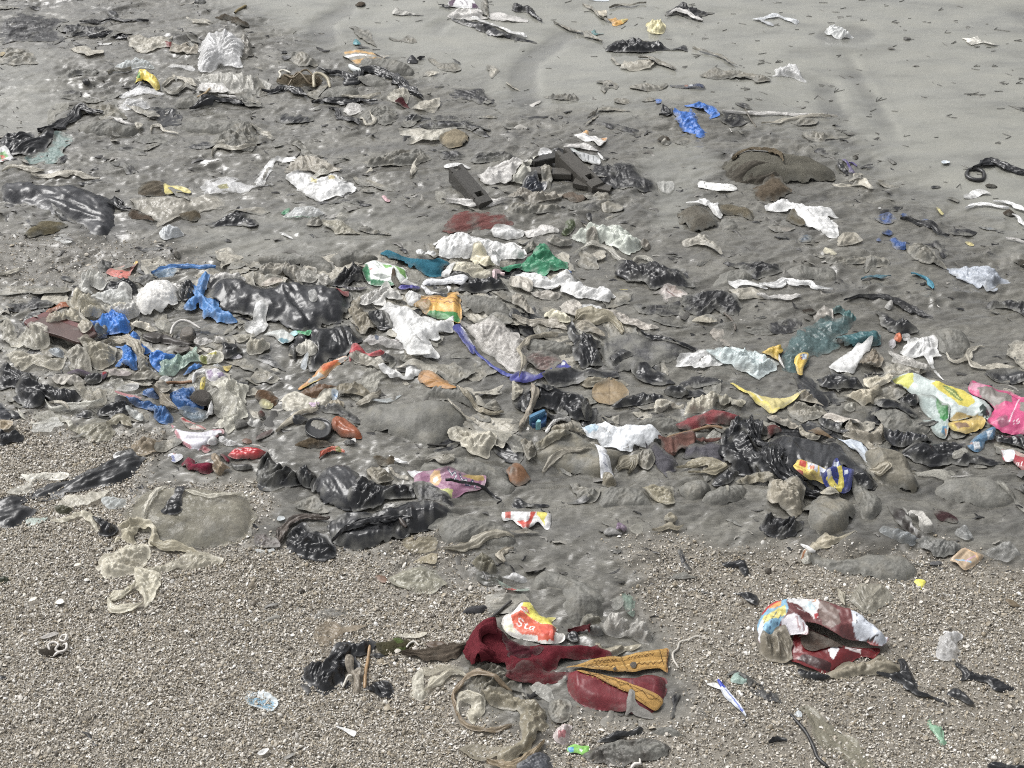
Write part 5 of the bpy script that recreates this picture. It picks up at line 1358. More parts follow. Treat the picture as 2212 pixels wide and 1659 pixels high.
s(5,"400,156 406,148 412,140 412,130 420,128 430,132",[60,50,40,40,40],'col','pink_ribbon','ribbon','pale pink ribbon curling right of centre',c=(214,188,190),q=.05,hump=.03)
f(5,"332,148 340,140 360,142 380,150 396,158 420,158 432,168 428,172 400,174 376,176 352,176 344,170 364,164 360,152",*K1,'black bag running behind the white printed tube',H=.05)
f(5,"290,150 296,148 320,150 364,150 363,160 356,164 328,161 290,160",'print','white_tube','tube','white printed paper tube lying across the centre',H=.045,r=.7,c=(228,230,234),q=.03,amp=.004,sc=.12,w=[('l',"296,160 312,162",8,(90,96,110)),('l',"328,157 340,158",10,(120,126,140)),('l',"344,160 356,160",8,(100,106,120)),('l',"348,155 360,156",5,(150,156,166))])
f(5,"246,172 260,164 278,162 284,166 272,172 256,176",'col','purple_wrapper','wrapper','violet-blue wrapper scrap left of the white printed tube',c=(66,62,148),H=.015)
f(5,"250,162 258,152 268,154 280,160 268,163 256,166",'clear','film_scrap','packaging','crumpled clear printed film under the green packet',o=.75,c=(196,194,190),H=.02)
f(5,"286,168 290,162 304,174 324,178 328,168 312,166 336,166 338,174 324,181 300,179",'clear','white_ring','packaging','white crescent of plastic under the white printed tube',o=.9,c=(224,222,216),H=.02)
f(5,"257,180 266,174 284,174 289,178 280,188 266,196 258,192",'white','white_cup','packaging','small white cup edge beside the yellow bag',H=.03)
f(5,"270,194 284,186 288,180 308,181 328,180 332,173 344,172 351,176 354,200 353,226 340,228 320,220 294,212 280,200",'print','yellow_bag','bag','yellow and green bag with dark red lettering in the centre',H=.07,r=.45,c=(212,158,44),q=.10,amp=.008,sc=.14,res=.8,
  prints=[('p',"294,212 300,207 324,210 348,212 353,220 353,226 340,228 320,220",(40,132,52)),('p',"270,194 286,187 300,192 304,200 294,210 280,200",(136,108,52)),('p',"308,195 340,197 344,206 320,208 304,204",(226,176,50)),
    ('l',"288,188 294,191 300,187 308,190 316,186 320,191 328,189",9,(110,36,34)),('l',"324,198 332,195 336,199 344,197 349,200",8,(110,36,34)),('l',"332,191 340,190 348,193",7,(120,40,36)),('l',"290,194 312,195 340,202",3,(180,90,60))])
f(5,"176,186 192,176 208,168 222,162 232,166 244,176 254,192 244,196 226,190 224,202 212,202 192,202 180,198",*K14,'white film bag peak left of the yellow bag',H=.07,c=(214,212,206),q=.07,sc=.11)
f(5,"223,192 230,188 244,198 266,196 280,202 290,210 312,218 328,216 340,212 338,236 320,242 316,256 300,254 308,272 316,280 312,288 292,284 276,284 260,276 250,260 244,242 236,226 220,210 204,202",*K69,'long white film cascade running down in front of the yellow bag',H=.08,r=.5,amp=.04,sc=.08,q=.03)
f(5,"262,252 274,246 296,254 308,260 302,270 280,270 264,264",*K31,'smooth white panel low on the white film cascade',H=.02,up=.02,amp=.01,sc=.15)
f(5,"161,202 168,188 180,186 180,200 192,210 200,224 210,238 196,246 184,244 172,230 164,216",*K0,'olive-tan gauze bag hanging left of the white film cascade',H=.06,c=(128,118,94),q=.1,g=-60)
f(5,"194,216 200,208 216,206 228,216 236,234 226,238 208,234 198,226",*K1,'black bag hollow between the olive gauze and white cascade',H=.03)
f(5,"352,176 380,174 412,180 430,186 442,200 442,214 420,210 392,208 372,202 358,192",*K3,'flat grey silted bag right of the yellow bag',H=.05,amp=.014)
f(5,"380,212 400,204 424,202 442,210 442,220 420,216 396,215",*K17,'folded silted sheet below the flat grey silted bag',g=-5)
f(5,"340,236 344,230 354,229 360,240 372,258 380,272 378,280 370,278 360,264 348,248",*K27,'dark blue and white packet edge slanting down from the yellow bag',c=(52,60,140),H=.015,q=.08,w=[('p',"353,230 360,240 372,258 377,270 370,260 356,238",(226,228,232)),('p',"358,238 366,240 374,258 366,254",(66,64,92))])
s(5,"376,278 392,290 412,304 432,315 460,325",[36,30,26,34,20],*K27,'thin blue packet seam running on below the slanting packet edge',c=(66,78,160),q=.1,hump=.004,amp=.003)
f(5,"356,230 380,228 404,225 428,232 442,240 466,260 472,288 468,312 450,318 424,300 400,284 384,270 374,254",*K44,'clear crinkled window of the royal blue packet filled with silt',H=.04,o=.6,q=.25,c=(196,190,182),amp=.022)
f(6,"19,314 42,320 60,312 84,294 88,288 100,296 104,302 84,312 66,318 46,325 24,328 0,328 -2,322",*K27,'royal blue wrapper corner with white mark right of the silted window',c=(74,76,162),H=.012,q=.1,w=[('p',"85,291 93,292 91,298 85,299",(226,228,238))])
f(6,"20,260 40,254 80,256 106,262 108,276 84,280 60,284 40,280 24,272",*K3,'smooth silted bag above the royal blue wrapper corner',H=.05)
f(6,"22,278 40,274 66,278 84,286 80,296 60,308 36,304 20,296",'mudfilm','red_netting','netting','reddish silted film patch beside the royal blue wrapper corner',c=(120,92,86),q=.5)
# green mesh and white cascade on the right
f(6,"0,128 12,122 28,110 38,102 48,91 54,89 62,96 72,112 86,118 96,124 94,134 86,138 70,144 56,145 40,138 24,134 8,131",'col','green_mesh','mesh cloth','bright green mesh cloth with a raised peak right of centre',H=.08,r=.9,c=(36,138,96),q=.05,amp=.02,sc=.14)
s(5,"422,144 432,138 442,134 458,132",[36,40,50,60],'col','green_mesh_strip','mesh cloth','green mesh strip reaching out to the pale pink ribbon',c=(44,146,104),q=.05)
f(6,"44,150 52,149 62,153 66,158 60,161 50,158",*K8,'small bright blue scrap below the green mesh cloth',c=(52,110,178),H=.02)
f(6,"12,144 32,140 56,148 64,156 84,144 94,138 108,148 120,160 132,166 152,170 172,176 178,188 166,194 144,192 128,188 112,186 100,180 88,172 84,164 68,170 40,164 20,158",'white','white_cascade','bag','ruffled white film cascade below the green mesh cloth',H=.06,amp=.04,sc=.055,q=.08)
f(6,"120,198 136,194 152,202 164,208 176,212 174,220 156,221 136,218 124,210",*K14,'white bag lump at the lower end of the ruffled cascade',H=.04,q=.06)
f(6,"0,148 16,146 36,158 32,172 12,168 0,164",*K0,'beige ruffled film left of the small bright blue scrap',H=.04,c=(176,168,152))
f(6,"30,176 48,172 68,172 84,180 72,188 48,184",*K0,'grey-tan ruffle below the beige ruffled film',H=.03,c=(160,152,138))
f(6,"0,180 12,174 22,178 30,196 38,212 26,214 12,200 0,196",*K0,'tan folded sheet with dark hollow right of the yellow bag',H=.06,c=(156,148,130))
f(6,"0,202 8,204 16,216 4,220 -4,216",*K1,'black film patch standing for the shaded hollow under the tan folded sheet',q=.4)  # dark film patch that paints the shade inside the hollow
f(6,"57,214 62,205 74,202 84,210 96,218 102,228 86,228 68,222",*K70,'pale cream-yellow bag lump right of the tan folded sheet',H=.05,c=(204,196,160),q=.08)
f(6,"84,196 100,186 120,192 124,212 140,220 128,224 104,220 88,210",*K0,'grey-beige ruffled film between the cream lump and white cascade',H=.03,c=(170,162,148))
f(6,"156,202 180,206 200,212 212,222 240,230 248,236 216,238 192,230 176,220",*K0,'beige ragged film trailing right from the white cascade',amp=.03,c=(172,162,148),g=-25)
s(6,"106,230 124,220 144,222 168,222 184,232 192,244",[60,100,90,70,50],*K2,'khaki ropey film below the ruffled white cascade',c=(146,136,106))
s(6,"0,224 24,226 52,226 76,230 96,238",[60,80,70,60],*K2,'tan film rope below the cream-yellow lump',c=(158,150,132))
f(6,"108,232 128,226 148,236 160,242 162,248 148,250 128,244",*K0,'tan curled film lip above the flat black sheet',H=.03,c=(150,140,118))
s(6,"12,320 18,296 12,280 22,262 36,248 56,242 80,242",[30,40,30,40,40,50],*K2,'long knotted tan film cord right of the royal blue packet',c=(156,146,122),hump=.02)
f(6,"94,240 104,232 112,242 128,250 152,258 156,276 160,294 152,304 128,306 112,300 104,284 108,264 100,252",*K1,'black crumpled bag left of the flat black sheet',H=.04,amp=.028,q=.15)
f(6,"158,258 166,248 192,244 220,241 230,252 260,258 296,266 322,272 318,278 290,286 260,296 220,306 180,308 164,300 160,280",'blkm','black_sheet','plastic sheet','flat dark sheet with a straight folded edge right of centre',H=.035,r=.25,q=.52,amp=.008,sc=.2,c=(58,58,60))
s(6,"222,243 232,251 260,258 292,266 320,274",[24,40,36,40,50],*K7,'glossy black folded rim along the flat dark sheet',q=.1,hump=.012)
f(6,"166,288 176,274 186,268 204,278 207,284 192,290 180,300 170,298",*K1,'sheer black film flap on the flat dark sheet',H=.02,q=.1)
f(6,"282,304 288,292 312,284 328,278 344,284 364,296 366,300 344,302 328,308 316,312 300,306",*K31,'white crumpled film left of the pale blue-white bag',H=.02,q=.15,amp=.02,sc=.05)
f(6,"346,282 360,268 380,266 404,270 430,274 442,284 460,296 448,310 422,319 408,312 388,306 376,298 360,294",'clear','blue_white_bag','bag','pale blue-white plastic bag smeared with silt right of centre',H=.06,o=.9,c=(190,208,214),q=.26,amp=.02)
f(6,"284,332 300,318 328,314 352,318 364,328 352,336 312,338",*K6,'black folded film below the white crumpled film',q=.25,g=10)
f(6,"116,332 124,318 140,308 152,318 168,324 192,330 200,338 160,340 128,340",*K0,'olive-tan bag with pointed ears below the black crumpled bag',H=.05,c=(134,124,98))
f(6,"210,308 228,302 248,310 272,320 284,332 250,336 224,328",*K1,'black streaked film below the flat dark sheet',q=.25,g=-25)
f(6,"56,324 84,312 120,306 156,308 180,316 160,324 124,328 90,336 64,338",*K1,'black film spread right of the royal blue wrapper corner',q=.25,amp=.022)
f(6,"128,306 138,304 134,308",*K26,'tiny white chip on the black film spread')
# teal mesh group (tile 7)
f(7,"112,210 114,200 128,202 142,210 150,216 149,222 138,228 124,226 116,228 132,216 124,208",'col','teal_loop','mesh cloth','teal mesh loop at the top of the teal netting',c=(60,106,106),H=.05,q=.05)
f(7,"82,208 96,200 110,208 110,224 92,226 80,218",*K0,'beige film bag left of the teal mesh loop',H=.05,c=(160,152,140))
f(7,"60,204 74,201 82,208 80,216 66,214",'cloth','dark_rag','cloth','dark brown rag left of the beige film bag',H=.03,c=(52,46,40))
f(7,"0,232 28,222 52,224 58,230 48,242 24,246 4,244",*K6,'dark folded film left of the teal netting',q=.3)
f(7,"184,214 200,210 220,220 240,222 252,234 258,246 236,250 216,248 200,236",*K1,'black film heap right of the teal mesh loop',H=.04,q=.25,amp=.03)
f(7,"26,280 32,266 48,250 72,236 88,228 120,226 140,228 144,240 124,248 112,258 120,268 96,280 72,286 70,300 52,308 32,308 26,294",'clear','teal_netting','netting','sheet of sheer teal netting draped over silt at right',H=.02,o=.6,c=(74,112,114),q=.15,amp=.02,sc=.08)
f(7,"112,258 128,246 148,240 160,236 192,237 193,250 192,262 180,264 164,264 152,270 132,268",'col','teal_pouch','mesh cloth','teal mesh pouch with upright open end at right',H=.09,r=.5,c=(48,100,106),q=.08,lean=.9)
f(7,"258,242 276,238 312,232 340,240 352,260 344,280 320,284 296,280 288,266 280,250",*K3,'smooth grey silted bag behind the white pointed sheet pair',H=.06)
f(7,"217,260 220,251 228,249 231,258 226,263",'col','orange_scrap','plastic scrap','small orange film scrap above the large white torn sheet',c=(206,100,44),H=.02)
f(7,"230,253 243,250 245,256 234,260",*K63,'tiny white printed wrapper beside the orange scrap',w=[('l',"233,256 242,254",8,(130,120,110))])
f(7,"208,260 216,258 222,268 212,272",*K20,'lilac-grey film flap left of the orange scrap',c=(170,164,170))
f(7,"230,274 236,260 252,256 280,251 288,260 292,276 295,286 284,288 290,304 303,323 292,314 280,298 270,286 250,286 236,284",*K31,'large white torn sheet with a curled tube tail at right',H=.05,q=.16,amp=.015,sc=.12)
f(7,"208,278 212,274 240,286 260,296 278,300 280,312 260,312 240,304 220,296",*K13,'grey clear film below the large white torn sheet',H=.04,o=.8,c=(180,176,168),g=-20)
f(7,"105,301 120,292 138,278 156,268 178,261 176,274 166,288 158,302 148,316 132,314 120,312",*K31,'pointed stiff white sheet in front of the teal pouch',H=.045,r=.4,q=.04,amp=.010,sc=.14)
f(7,"158,300 166,286 180,274 192,276 196,300 190,310 170,311",*K71,'brown bunched bag right of the pointed stiff white sheet',H=.07,c=(124,110,86))
f(7,"0,270 10,266 16,264 26,268 28,278 20,288 24,298 12,288 0,282 -10,278",'col','yellow_film','plastic scrap','crumpled bright yellow film left of the teal netting',c=(206,170,20),H=.05,q=.08)
f(7,"46,290 50,282 68,277 69,286 62,300 60,311 52,309 47,296",*K72,'small yellow packet with blue and red letters on the teal netting',c=(228,190,30),H=.045,w=[('p',"58,282 68,278 67,288 60,290",(206,214,222)),('t',"OG",285,1445,26,-25,6,(60,100,150)),('l',"54,286 60,290",5,(190,70,40)),('l',"55,289 60,292",4,(190,70,40))])
s(7,"18,288 22,298 28,306",[16,20,10],*K19,'thin silvery strip under the crumpled yellow film')
f(7,"86,324 96,312 116,310 140,318 156,320 164,332 128,338 96,336",*K1,'black film folded below the pointed stiff white sheet',q=.22,H=.03)
f(7,"164,320 176,314 196,320 212,318 212,332 192,340 172,336",*K0,'cream film sleeve left of the green-white printed bag',H=.05,c=(186,176,148))
s(7,"212,318 232,316 252,318 276,320",[30,50,40,20],*K2,'cream film band above the green-white printed bag')
s(7,"308,280 320,290 340,286 348,274 364,266 374,268",[30,40,40,30,20],*K2,'cream looped cord on silt right of the large white torn sheet',q=.35)
s(7,"340,290 356,302 376,308 396,304 424,308",[30,50,60,60],*K2,'tan film cord above the bright pink bag',q=.3)
f(7,"380,312 400,308 442,312 466,316 466,328 420,328 392,322",*K1,'black film at the right edge above the bright pink bag',q=.2)
# --- left drift lower half (tile 4)
f(4,"9,202 20,194 52,190 84,194 90,200 68,206 36,209 14,207",*K6,'flat black film left of the orange-brown fitting',q=.25,g=5)
f(4,"79,207 84,200 96,197 104,190 118,188 120,198 108,204 94,206 86,209",'leaf','amber_fitting','fitting','orange-brown glassy fitting on top of the red board',H=.03,c=(156,84,36),m='gloss',amp=.015,sc=.03)
_g = ground_at(T(4,"100,246"))[0]
board = thing('board','dull red flat board with layered edge at the left of the drift','board',(_g[0],_g[1],float(samp(TOP,*_g))))
slab(4,"41,224 66,212 82,207 112,218 140,228 170,236 152,246 138,255 102,243 66,233",.016,'upper_board',(104,54,52),up=.016,p=board,q=.3,top_of=float(samp(TOP,*_g)))
slab(4,"46,230 66,220 82,216 140,236 168,243 152,252 138,260 102,248 66,238",.014,'lower_board',(86,62,56),up=0,p=board,q=.3,top_of=float(samp(TOP,*_g)))
f(4,"122,180 130,173 144,174 156,178 172,182 174,192 184,200 186,212 168,216 140,218 128,200 120,192",*K21,'big tan translucent bag over the red board in the left drift',H=.10,c=(182,174,148),o=.85,q=.12,sc=.10)
f(4,"80,228 88,218 108,210 128,196 138,192 136,210 144,216 160,220 148,224 120,230 96,237 82,234",*K21,'twisted tan bag neck lying across the red board',H=.06,c=(170,160,132),o=.92,q=.1,g=30)
f(4,"176,200 192,188 216,184 228,188 216,196 192,208",*K0,'beige translucent bag right of the big tan bag',H=.05,c=(186,180,160))
f(4,"184,212 190,200 206,194 220,190 236,188 240,200 226,214 216,216 200,214",*K14,'gauzy white bag left of the big crinkled ball',H=.08,c=(216,214,208),q=.04,g=25)
f(4,"158,226 170,220 180,214 196,213 214,216 226,230 224,244 212,250 192,252 180,255 186,244 176,236 164,234",*K15,'bright blue plastic bag bulging in the left drift',H=.08,c=(34,124,216),q=.03,amp=.025,sc=.08)
f(4,"164,246 170,238 184,238 190,246 180,258 168,260",'mudfilm','blue_grey_bag','bag','grey-smeared blue bag lump below the bright bulging bag',H=.05,c=(92,110,128))
f(4,"212,253 226,246 242,246 243,256 248,264 260,272 252,279 240,278 234,268 224,262",*K15,'bright blue bag fold above the black rubber sole',H=.05,c=(34,124,214),q=.03)
f(4,"198,260 208,260 226,266 232,274 236,292 236,306 216,305 198,297 206,286 212,276 208,266",*K15,'upright bright blue bag flap low in the left drift',H=.06,c=(36,126,214),q=.03,amp=.02)
f(4,"255,296 260,280 276,276 288,280 303,280 304,288 288,296 280,312 266,304",*K15,'bright blue bag piece left of the pale green mesh',H=.05,c=(36,122,210),q=.05)
f(4,"316,315 328,302 340,296 350,302 346,309 332,315",*K15,'bright blue bag tip below the pale green mesh',H=.03,c=(40,126,208))
s(4,"180,260 196,254 216,256 230,266 240,280 252,290",[40,60,70,80,80,60],*K2,'tan sheer film band arching over the upright blue flap',c=(150,140,116),hump=.03)
f(4,"236,284 252,288 266,304 280,312 272,320 240,318 200,316 180,308 200,306 236,306",*K4,'grey-brown silted film below the upright blue flap',H=.04,q=.3)
f(4,"277,304 288,296 306,286 328,280 338,270 342,284 346,294 332,300 316,310 300,318 280,320",'clear','green_mesh','netting','pale green mesh scrap in the left drift',H=.05,c=(138,170,152),o=.85,q=.05,sc=.05)
f(4,"274,322 284,316 296,316 294,322 288,328 278,325",*K26,'white film corner below the pale green mesh',H=.02)
_g = ground_at(T(4,"290,266"))[0]
sole = thing('rubber_strap','dark rubber sole curled in two pieces in the left drift','rubber sole',(_g[0],_g[1],float(samp(TOP,*_g))))
f(4,"245,252 252,245 268,242 288,246 308,255 328,262 338,264 328,271 304,268 284,262 264,263 248,258",'cloth','strap',None,None,H=.045,r=.4,c=(62,56,51),amp=.004,g=-15,sc=.03,q=.1,p=sole,m='rigid')
f(4,"309,252 312,238 324,233 336,238 338,254 328,262 314,261",'cloth','heel',None,None,H=.06,r=.3,c=(92,84,74),amp=.003,q=.15,p=sole,m='rigid')
f(4,"299,274 312,268 330,270 328,278 312,284 302,281",'cloth','tip',None,None,H=.04,r=.4,c=(74,66,58),amp=.004,q=.1,p=sole,m='rigid')
tube(4,"295,246 300,236 312,229 328,230 346,238",.006,'string','cord','white cord arched over the dark rubber sole',(206,202,196),lift=.03)
f(4,"228,234 240,230 256,226 268,236 274,242 260,243 246,241 230,239",'tan','cream_bag','bag','cream film lump above the dark rubber sole',H=.04,c=(206,196,172))
f(4,"268,222 284,221 296,230 288,240 274,236",*K16,'small clear film bit right of the cream lump',o=.6)
f(4,"336,258 346,254 364,256 366,266 352,271 340,269",*K13,'crinkled clear bag right of the dark rubber sole',H=.05,o=.7,c=(196,192,186))
f(4,"370,262 378,253 392,255 388,264 376,266",*K13,'small clear bag lump further right of the rubber sole',H=.04,o=.75,c=(200,196,190))
f(4,"400,248 420,245 440,248 430,258 412,260",*K0,'khaki film strip lying above the white filled packet',c=(160,154,134),H=.03)
f(4,"424,258 436,252 460,254 466,268 450,278 432,278 424,270",'dwhite','filled_packet','packet','cream filled packet low in the left drift',H=.07,c=(196,190,172),q=.1)
f(4,"390,288 400,280 410,276 419,288 408,291",*K16,'lilac-grey stiff triangular flap in the left drift',o=.9,c=(168,164,172),H=.02)
f(4,"384,268 400,262 418,270 406,280 388,286",*K1,'black scrap behind the lilac-grey triangular flap',H=.03)
f(4,"344,288 358,279 376,277 385,284 380,294 360,298 348,296",'clear','lime_packet','packet','clear packet with yellow label in the left drift',H=.04,o=.8,c=(186,182,160),w=[('p',"358,278 375,278 374,285 358,285",(214,206,84)),('p',"345,289 358,288 358,298 348,298",(150,156,80))])
f(4,"332,320 340,310 356,306 358,312 344,318 336,328 331,328",*K73,'curled white plastic strip left of the lilac print wrapper',H=.04)
f(4,"356,316 364,308 376,302 386,308 395,320 392,328 376,330 360,328",'print','lilac_wrapper','wrapper','crumpled white wrapper with lilac print in the left drift',H=.05,c=(206,202,206),amp=.02,sc=.05,w=[('p',"358,318 366,312 370,324 362,328",(150,130,160)),('p',"376,320 386,318 390,326 378,328",(140,124,156))])
f(4,"384,304 392,302 400,301 392,312",*K8,'small yellow film edge behind the lilac print wrapper',c=(210,184,60))
f(4,"345,332 348,322 355,319 354,330 348,340 344,344",*K38,'thin upright yellow printed wrapper low in the left drift',c=(210,190,50),H=.03,w=[('l',"348,334 352,326",5,(60,56,40))])
f(4,"367,296 376,294 384,300 376,303 368,301",'clear','grey_scrap','packaging','small grey plastic cap above the lilac print wrapper',o=.9,c=(176,180,182),H=.03)
# far-left heap of pale film (tile 4 bottom)
f(4,"0,218 8,212 24,230 30,250 50,242 72,246 84,254 80,268 60,274 40,270 24,266 12,258 0,256",*K21,'pale tan film veil at the left edge below the red board',H=.04,c=(176,170,150),o=.7,q=.12)
f(4,"138,240 152,230 164,228 164,244 152,258 144,256",*K0,'tan film knot at the right end of the red board',H=.05,c=(168,158,134))
f(4,"12,284 36,278 60,286 88,290 108,286 108,296 96,306 60,300 40,312 24,300",*K21,'long pale film loop above the black heap at the left edge',H=.04,c=(180,172,148),o=.75)
f(4,"84,274 96,268 108,274 110,286 94,284",'clear','blue_clear_bag','bag','small bluish clear bag below the red board',H=.03,o=.8,c=(150,160,168))
f(4,"138,266 152,258 180,262 196,268 202,284 192,298 172,300 152,290 144,276",*K0,'tan ruffled film heap left of the upright blue flap',H=.06,c=(154,146,122),amp=.03)
f(4,"112,260 132,256 144,264 152,280 148,296 128,294 116,280",*K21,'grey-tan translucent bag below the red board end',H=.05,o=.8,c=(160,154,136))
f(4,"0,300 12,296 24,304 40,312 60,318 66,332 66,344 40,348 20,340 0,344",*K1,'black crumpled heap of film at the left edge of the drift',H=.06,amp=.03,q=.05)
f(4,"92,320 96,312 108,310 115,316 112,322 100,324",'cloth','dark_stone','stone','dark flat oval stone in the left drift',H=.04,c=(82,80,78),amp=.002,q=.1)
f(4,"88,322 112,318 128,312 144,320 148,330 128,338 104,336",*K25,'soiled white bag right of the dark oval stone',H=.05,c=(196,190,178))
f(4,"114,318 124,312 144,309 160,310 180,310 188,316 180,324 164,320 148,318 128,318",'cloth','striped_cloth','cloth','lilac and red striped cloth low in the left drift',H=.03,c=(110,98,112),q=.12,w=[('p',"160,309 170,308 174,318 166,318",(146,30,44)),('p',"176,310 187,311 186,318 178,320",(150,34,46))])
f(4,"148,322 160,316 176,318 174,328 156,334 146,330",*K1,'small black bag under the lilac striped cloth',H=.04)
f(4,"190,308 210,310 232,316 220,322 196,320",*K20,'pinkish film fold right of the lilac striped cloth',c=(176,164,160))

# ------------------------------------------------------------------ near edge of the drift and the shell gravel
f(8,"28,14 36,4 56,0 84,4 112,10 136,16 144,28 128,38 104,40 84,36 64,48 44,44 32,30",*K1,'black torn bag heap left of the clear-edged sheet',H=.06,q=.06,amp=.03)
f(8,"0,32 12,40 24,56 18,60 12,66 0,68 -12,64 -12,36",'blk','rubber_sheet','plastic sheet','smooth dark grey-black sheet at the left edge',H=.02,c=(54,56,62),q=.04,amp=.006)
f(8,"18,44 34,52 36,58 22,58",*K9,'small black film piece right of the smooth dark sheet',H=.01)
f(8,"0,69 12,68 23,71 16,82 0,84",'tan','tan_lump','debris','ochre lump at the left edge above the black boot-like bag',H=.03,c=(142,122,84))
f(8,"0,80 16,86 34,85 42,94 38,102 16,104 0,105",*K1,'black rounded bag end at the left edge on gravel',H=.05,q=.04)
f(8,"128,2 144,-2 148,10 166,12 185,9 184,24 183,38 164,44 148,46 136,32 132,16",*K62,'clear square-cut sheet with folded corner in the lower left drift',H=.05,o=.45,c=(176,168,146),q=.1,sc=.14)
s(8,"80,34 92,44 112,40 136,40 160,42 180,36",[30,60,60,60,40,30],*K12,'pale twisted film strip along the foot of the clear square-cut sheet',c=(196,194,180),o=.7,hump=.03)
s(8,"84,30 94,26 108,30 118,38",[30,40,30],*K2,'short tan film fold on the black torn bag heap')
f(8,"129,53 140,47 158,48 157,57 140,58",*K1,'small black bag scrap below the clear square-cut sheet',H=.02)
f(8,"166,56 168,46 184,38 196,30 200,18 216,18 224,36 220,56 200,60 180,58",*K1,'black bag left of the dark blue bag',H=.05,q=.06)
f(8,"32,46 44,60 64,67 88,64 112,64 124,66 128,76 120,79 112,68 94,70 60,69 40,62",'clear','clear_film','plastic strip','pale film hem curving over gravel at lower left',o=.75,c=(196,192,174),H=.02)
f(8,"64,48 84,46 104,54 120,62 108,66 84,64 68,60",*K45,'sheer grey film above the pale curving hem',o=.4,H=.02)
f(8,"52,82 60,70 76,70 96,66 112,76 96,80 88,88 68,88",*K45,'clear film remnant on gravel below the pale curving hem',o=.4,c=(186,186,178))
f(8,"120,84 144,72 170,68 188,70 198,86 196,98 172,104 152,102 136,92",*K74,'olive gauze bag flattened on gravel below the drift',o=.65,c=(150,144,120),rad=(930,350),H=.03,q=.12)
s(8,"184,70 198,64 212,62 228,72",[50,60,60,40],*K2,'khaki neck of the flattened olive gauze bag',c=(142,134,106))
f(8,"245,6 252,3 268,2 273,18 258,18 246,12",'col','blue_film','plastic sheet','upper corner of dark blue film in the lower left drift',c=(44,92,150),H=.04,q=.06)
f(8,"200,12 212,4 236,2 240,10 224,16 208,14",'clear','white_film','plastic scrap','sheer white film above the pink-edged strip',o=.6,c=(200,200,198))
f(8,"200,14 220,17 244,21 232,23 204,18",'print','pink_strip','wrapper','pinkish red wrapper edge above the dark blue bag',c=(176,112,116))
f(8,"216,22 236,25 264,26 268,38 256,42 236,36 222,30",*K15,'dark blue bag wing at the lower left of the drift',c=(40,96,158),H=.05,q=.06)
f(8,"252,42 268,38 288,42 298,54 296,68 280,69 266,62 258,50",*K15,'dark blue bag lobe pointing down at lower left',c=(46,104,166),H=.05,q=.08)
f(8,"292,26 296,12 312,10 334,10 336,22 328,30 344,38 354,44 344,49 320,48 300,40",*K15,'dark blue bag spread beneath the grey flat stone',c=(44,100,164),H=.05,q=.06)
f(8,"308,50 328,48 352,48 360,56 344,66 320,62",*K66,'sheer bluish film below the dark blue bag',o=.6,c=(110,132,148),q=.25)
f(8,"218,42 224,40 240,48 248,54 246,64 232,60 220,52",*K13,'small pale clear bag below the dark blue wing',H=.04,o=.75,c=(196,200,196))
s(8,"268,18 280,22 288,34 300,44 308,50",[70,70,60,60,30],*K2,'olive-tan twisted film across the dark blue bag',c=(124,112,88),hump=.04)
f(8,"266,4 272,-4 288,0 296,12 288,24 272,20",*K0,'grey-tan film lump in the dark blue bag',H=.06,c=(150,142,124))
_g = ground_at(T(8,"348,38"))[0]
f(8,"328,26 336,11 352,9 364,16 365,28 356,38 340,37",'cloth','flat_stone','stone','dark grey flat stone on the dark blue bag',H=.05,r=.25,c=(76,72,68),amp=.003,q=.06,up=.01,jag=.4)
s(8,"354,45 360,38 365,28",[30,34,20],*K73,'white film curl beside the dark grey flat stone',hump=.02)
tube(8,"288,5 304,1 320,2 336,4",.006,'straw','straw','thin brown straw lying above the dark grey flat stone',(142,100,62))
f(8,"364,6 380,0 400,-2 424,2 428,10 420,20 428,32 430,46 416,60 400,76 392,82 380,72 372,68 390,56 398,40 386,34 380,18",*K32,'long pale gauze bag trailing down at the foot of the drift',H=.05,o=.85,c=(196,192,172),amp=.03,g=65,q=.1)
f(8,"372,16 392,12 412,24 408,46 392,52 372,44",'clear','gauze_film','plastic sheet','sheer grey gauze left of the long pale gauze bag',o=.5,q=.2)
f(8,"313,66 316,63 336,68 356,77 348,79 328,79",*K68,'thin red-edged wrapper above the pink and white packet',c=(186,176,166),w=[('l',"315,64 336,69 355,78",16,(196,60,60)),('l',"328,78 348,78",8,(190,80,80))])
f(8,"296,73 306,76 320,83 344,86 362,80 370,77 384,78 386,86 378,90 366,96 360,106 344,114 328,112 312,104 304,88",'print','pink_packet','packet','white packet with pink borders lying open on gravel',H=.04,r=.4,c=(218,216,224),q=.05,amp=.008,w=[('l',"296,73 305,88 312,104 328,112",34,(196,128,138)),('l',"362,80 385,78 386,86 366,96 360,106 346,114",26,(196,130,140)),('p',"376,87 386,85 385,89 378,90",(40,30,34))])
f(8,"358,108 368,96 378,98 372,106 364,109",'white','foam_chip','foam','white foam chips beside the pink-bordered packet',H=.03)
f(8,"378,100 384,90 392,94 412,106 420,112 396,108",*K39,'clear crushed plastic cup right of the pink-bordered packet',H=.04,o=.6,c=(210,214,214))
f(8,"418,100 422,93 432,94 435,102 426,105",'leaf','brown_disc','debris','small brown disc right of the clear crushed cup',H=.02,c=(112,82,66))
f(8,"406,70 412,62 426,62 428,70 416,80 406,79",*K24,'grey rounded stone at the tip of the long pale gauze bag',H=.05,c=(112,110,106),amp=.002)
f(8,"428,68 432,63 452,64 450,74 432,73",*K13,'small milky bag right of the grey rounded stone',H=.03,o=.8,c=(190,188,182))
f(8,"290,125 296,119 312,122 316,128 308,134 300,136",*K27,'tiny white and blue wrapper left of the crimson cloth',c=(214,216,224),w=[('p',"292,126 300,125 304,134 298,134",(88,104,170)),('p',"298,119 304,120 302,123",(190,80,60))])
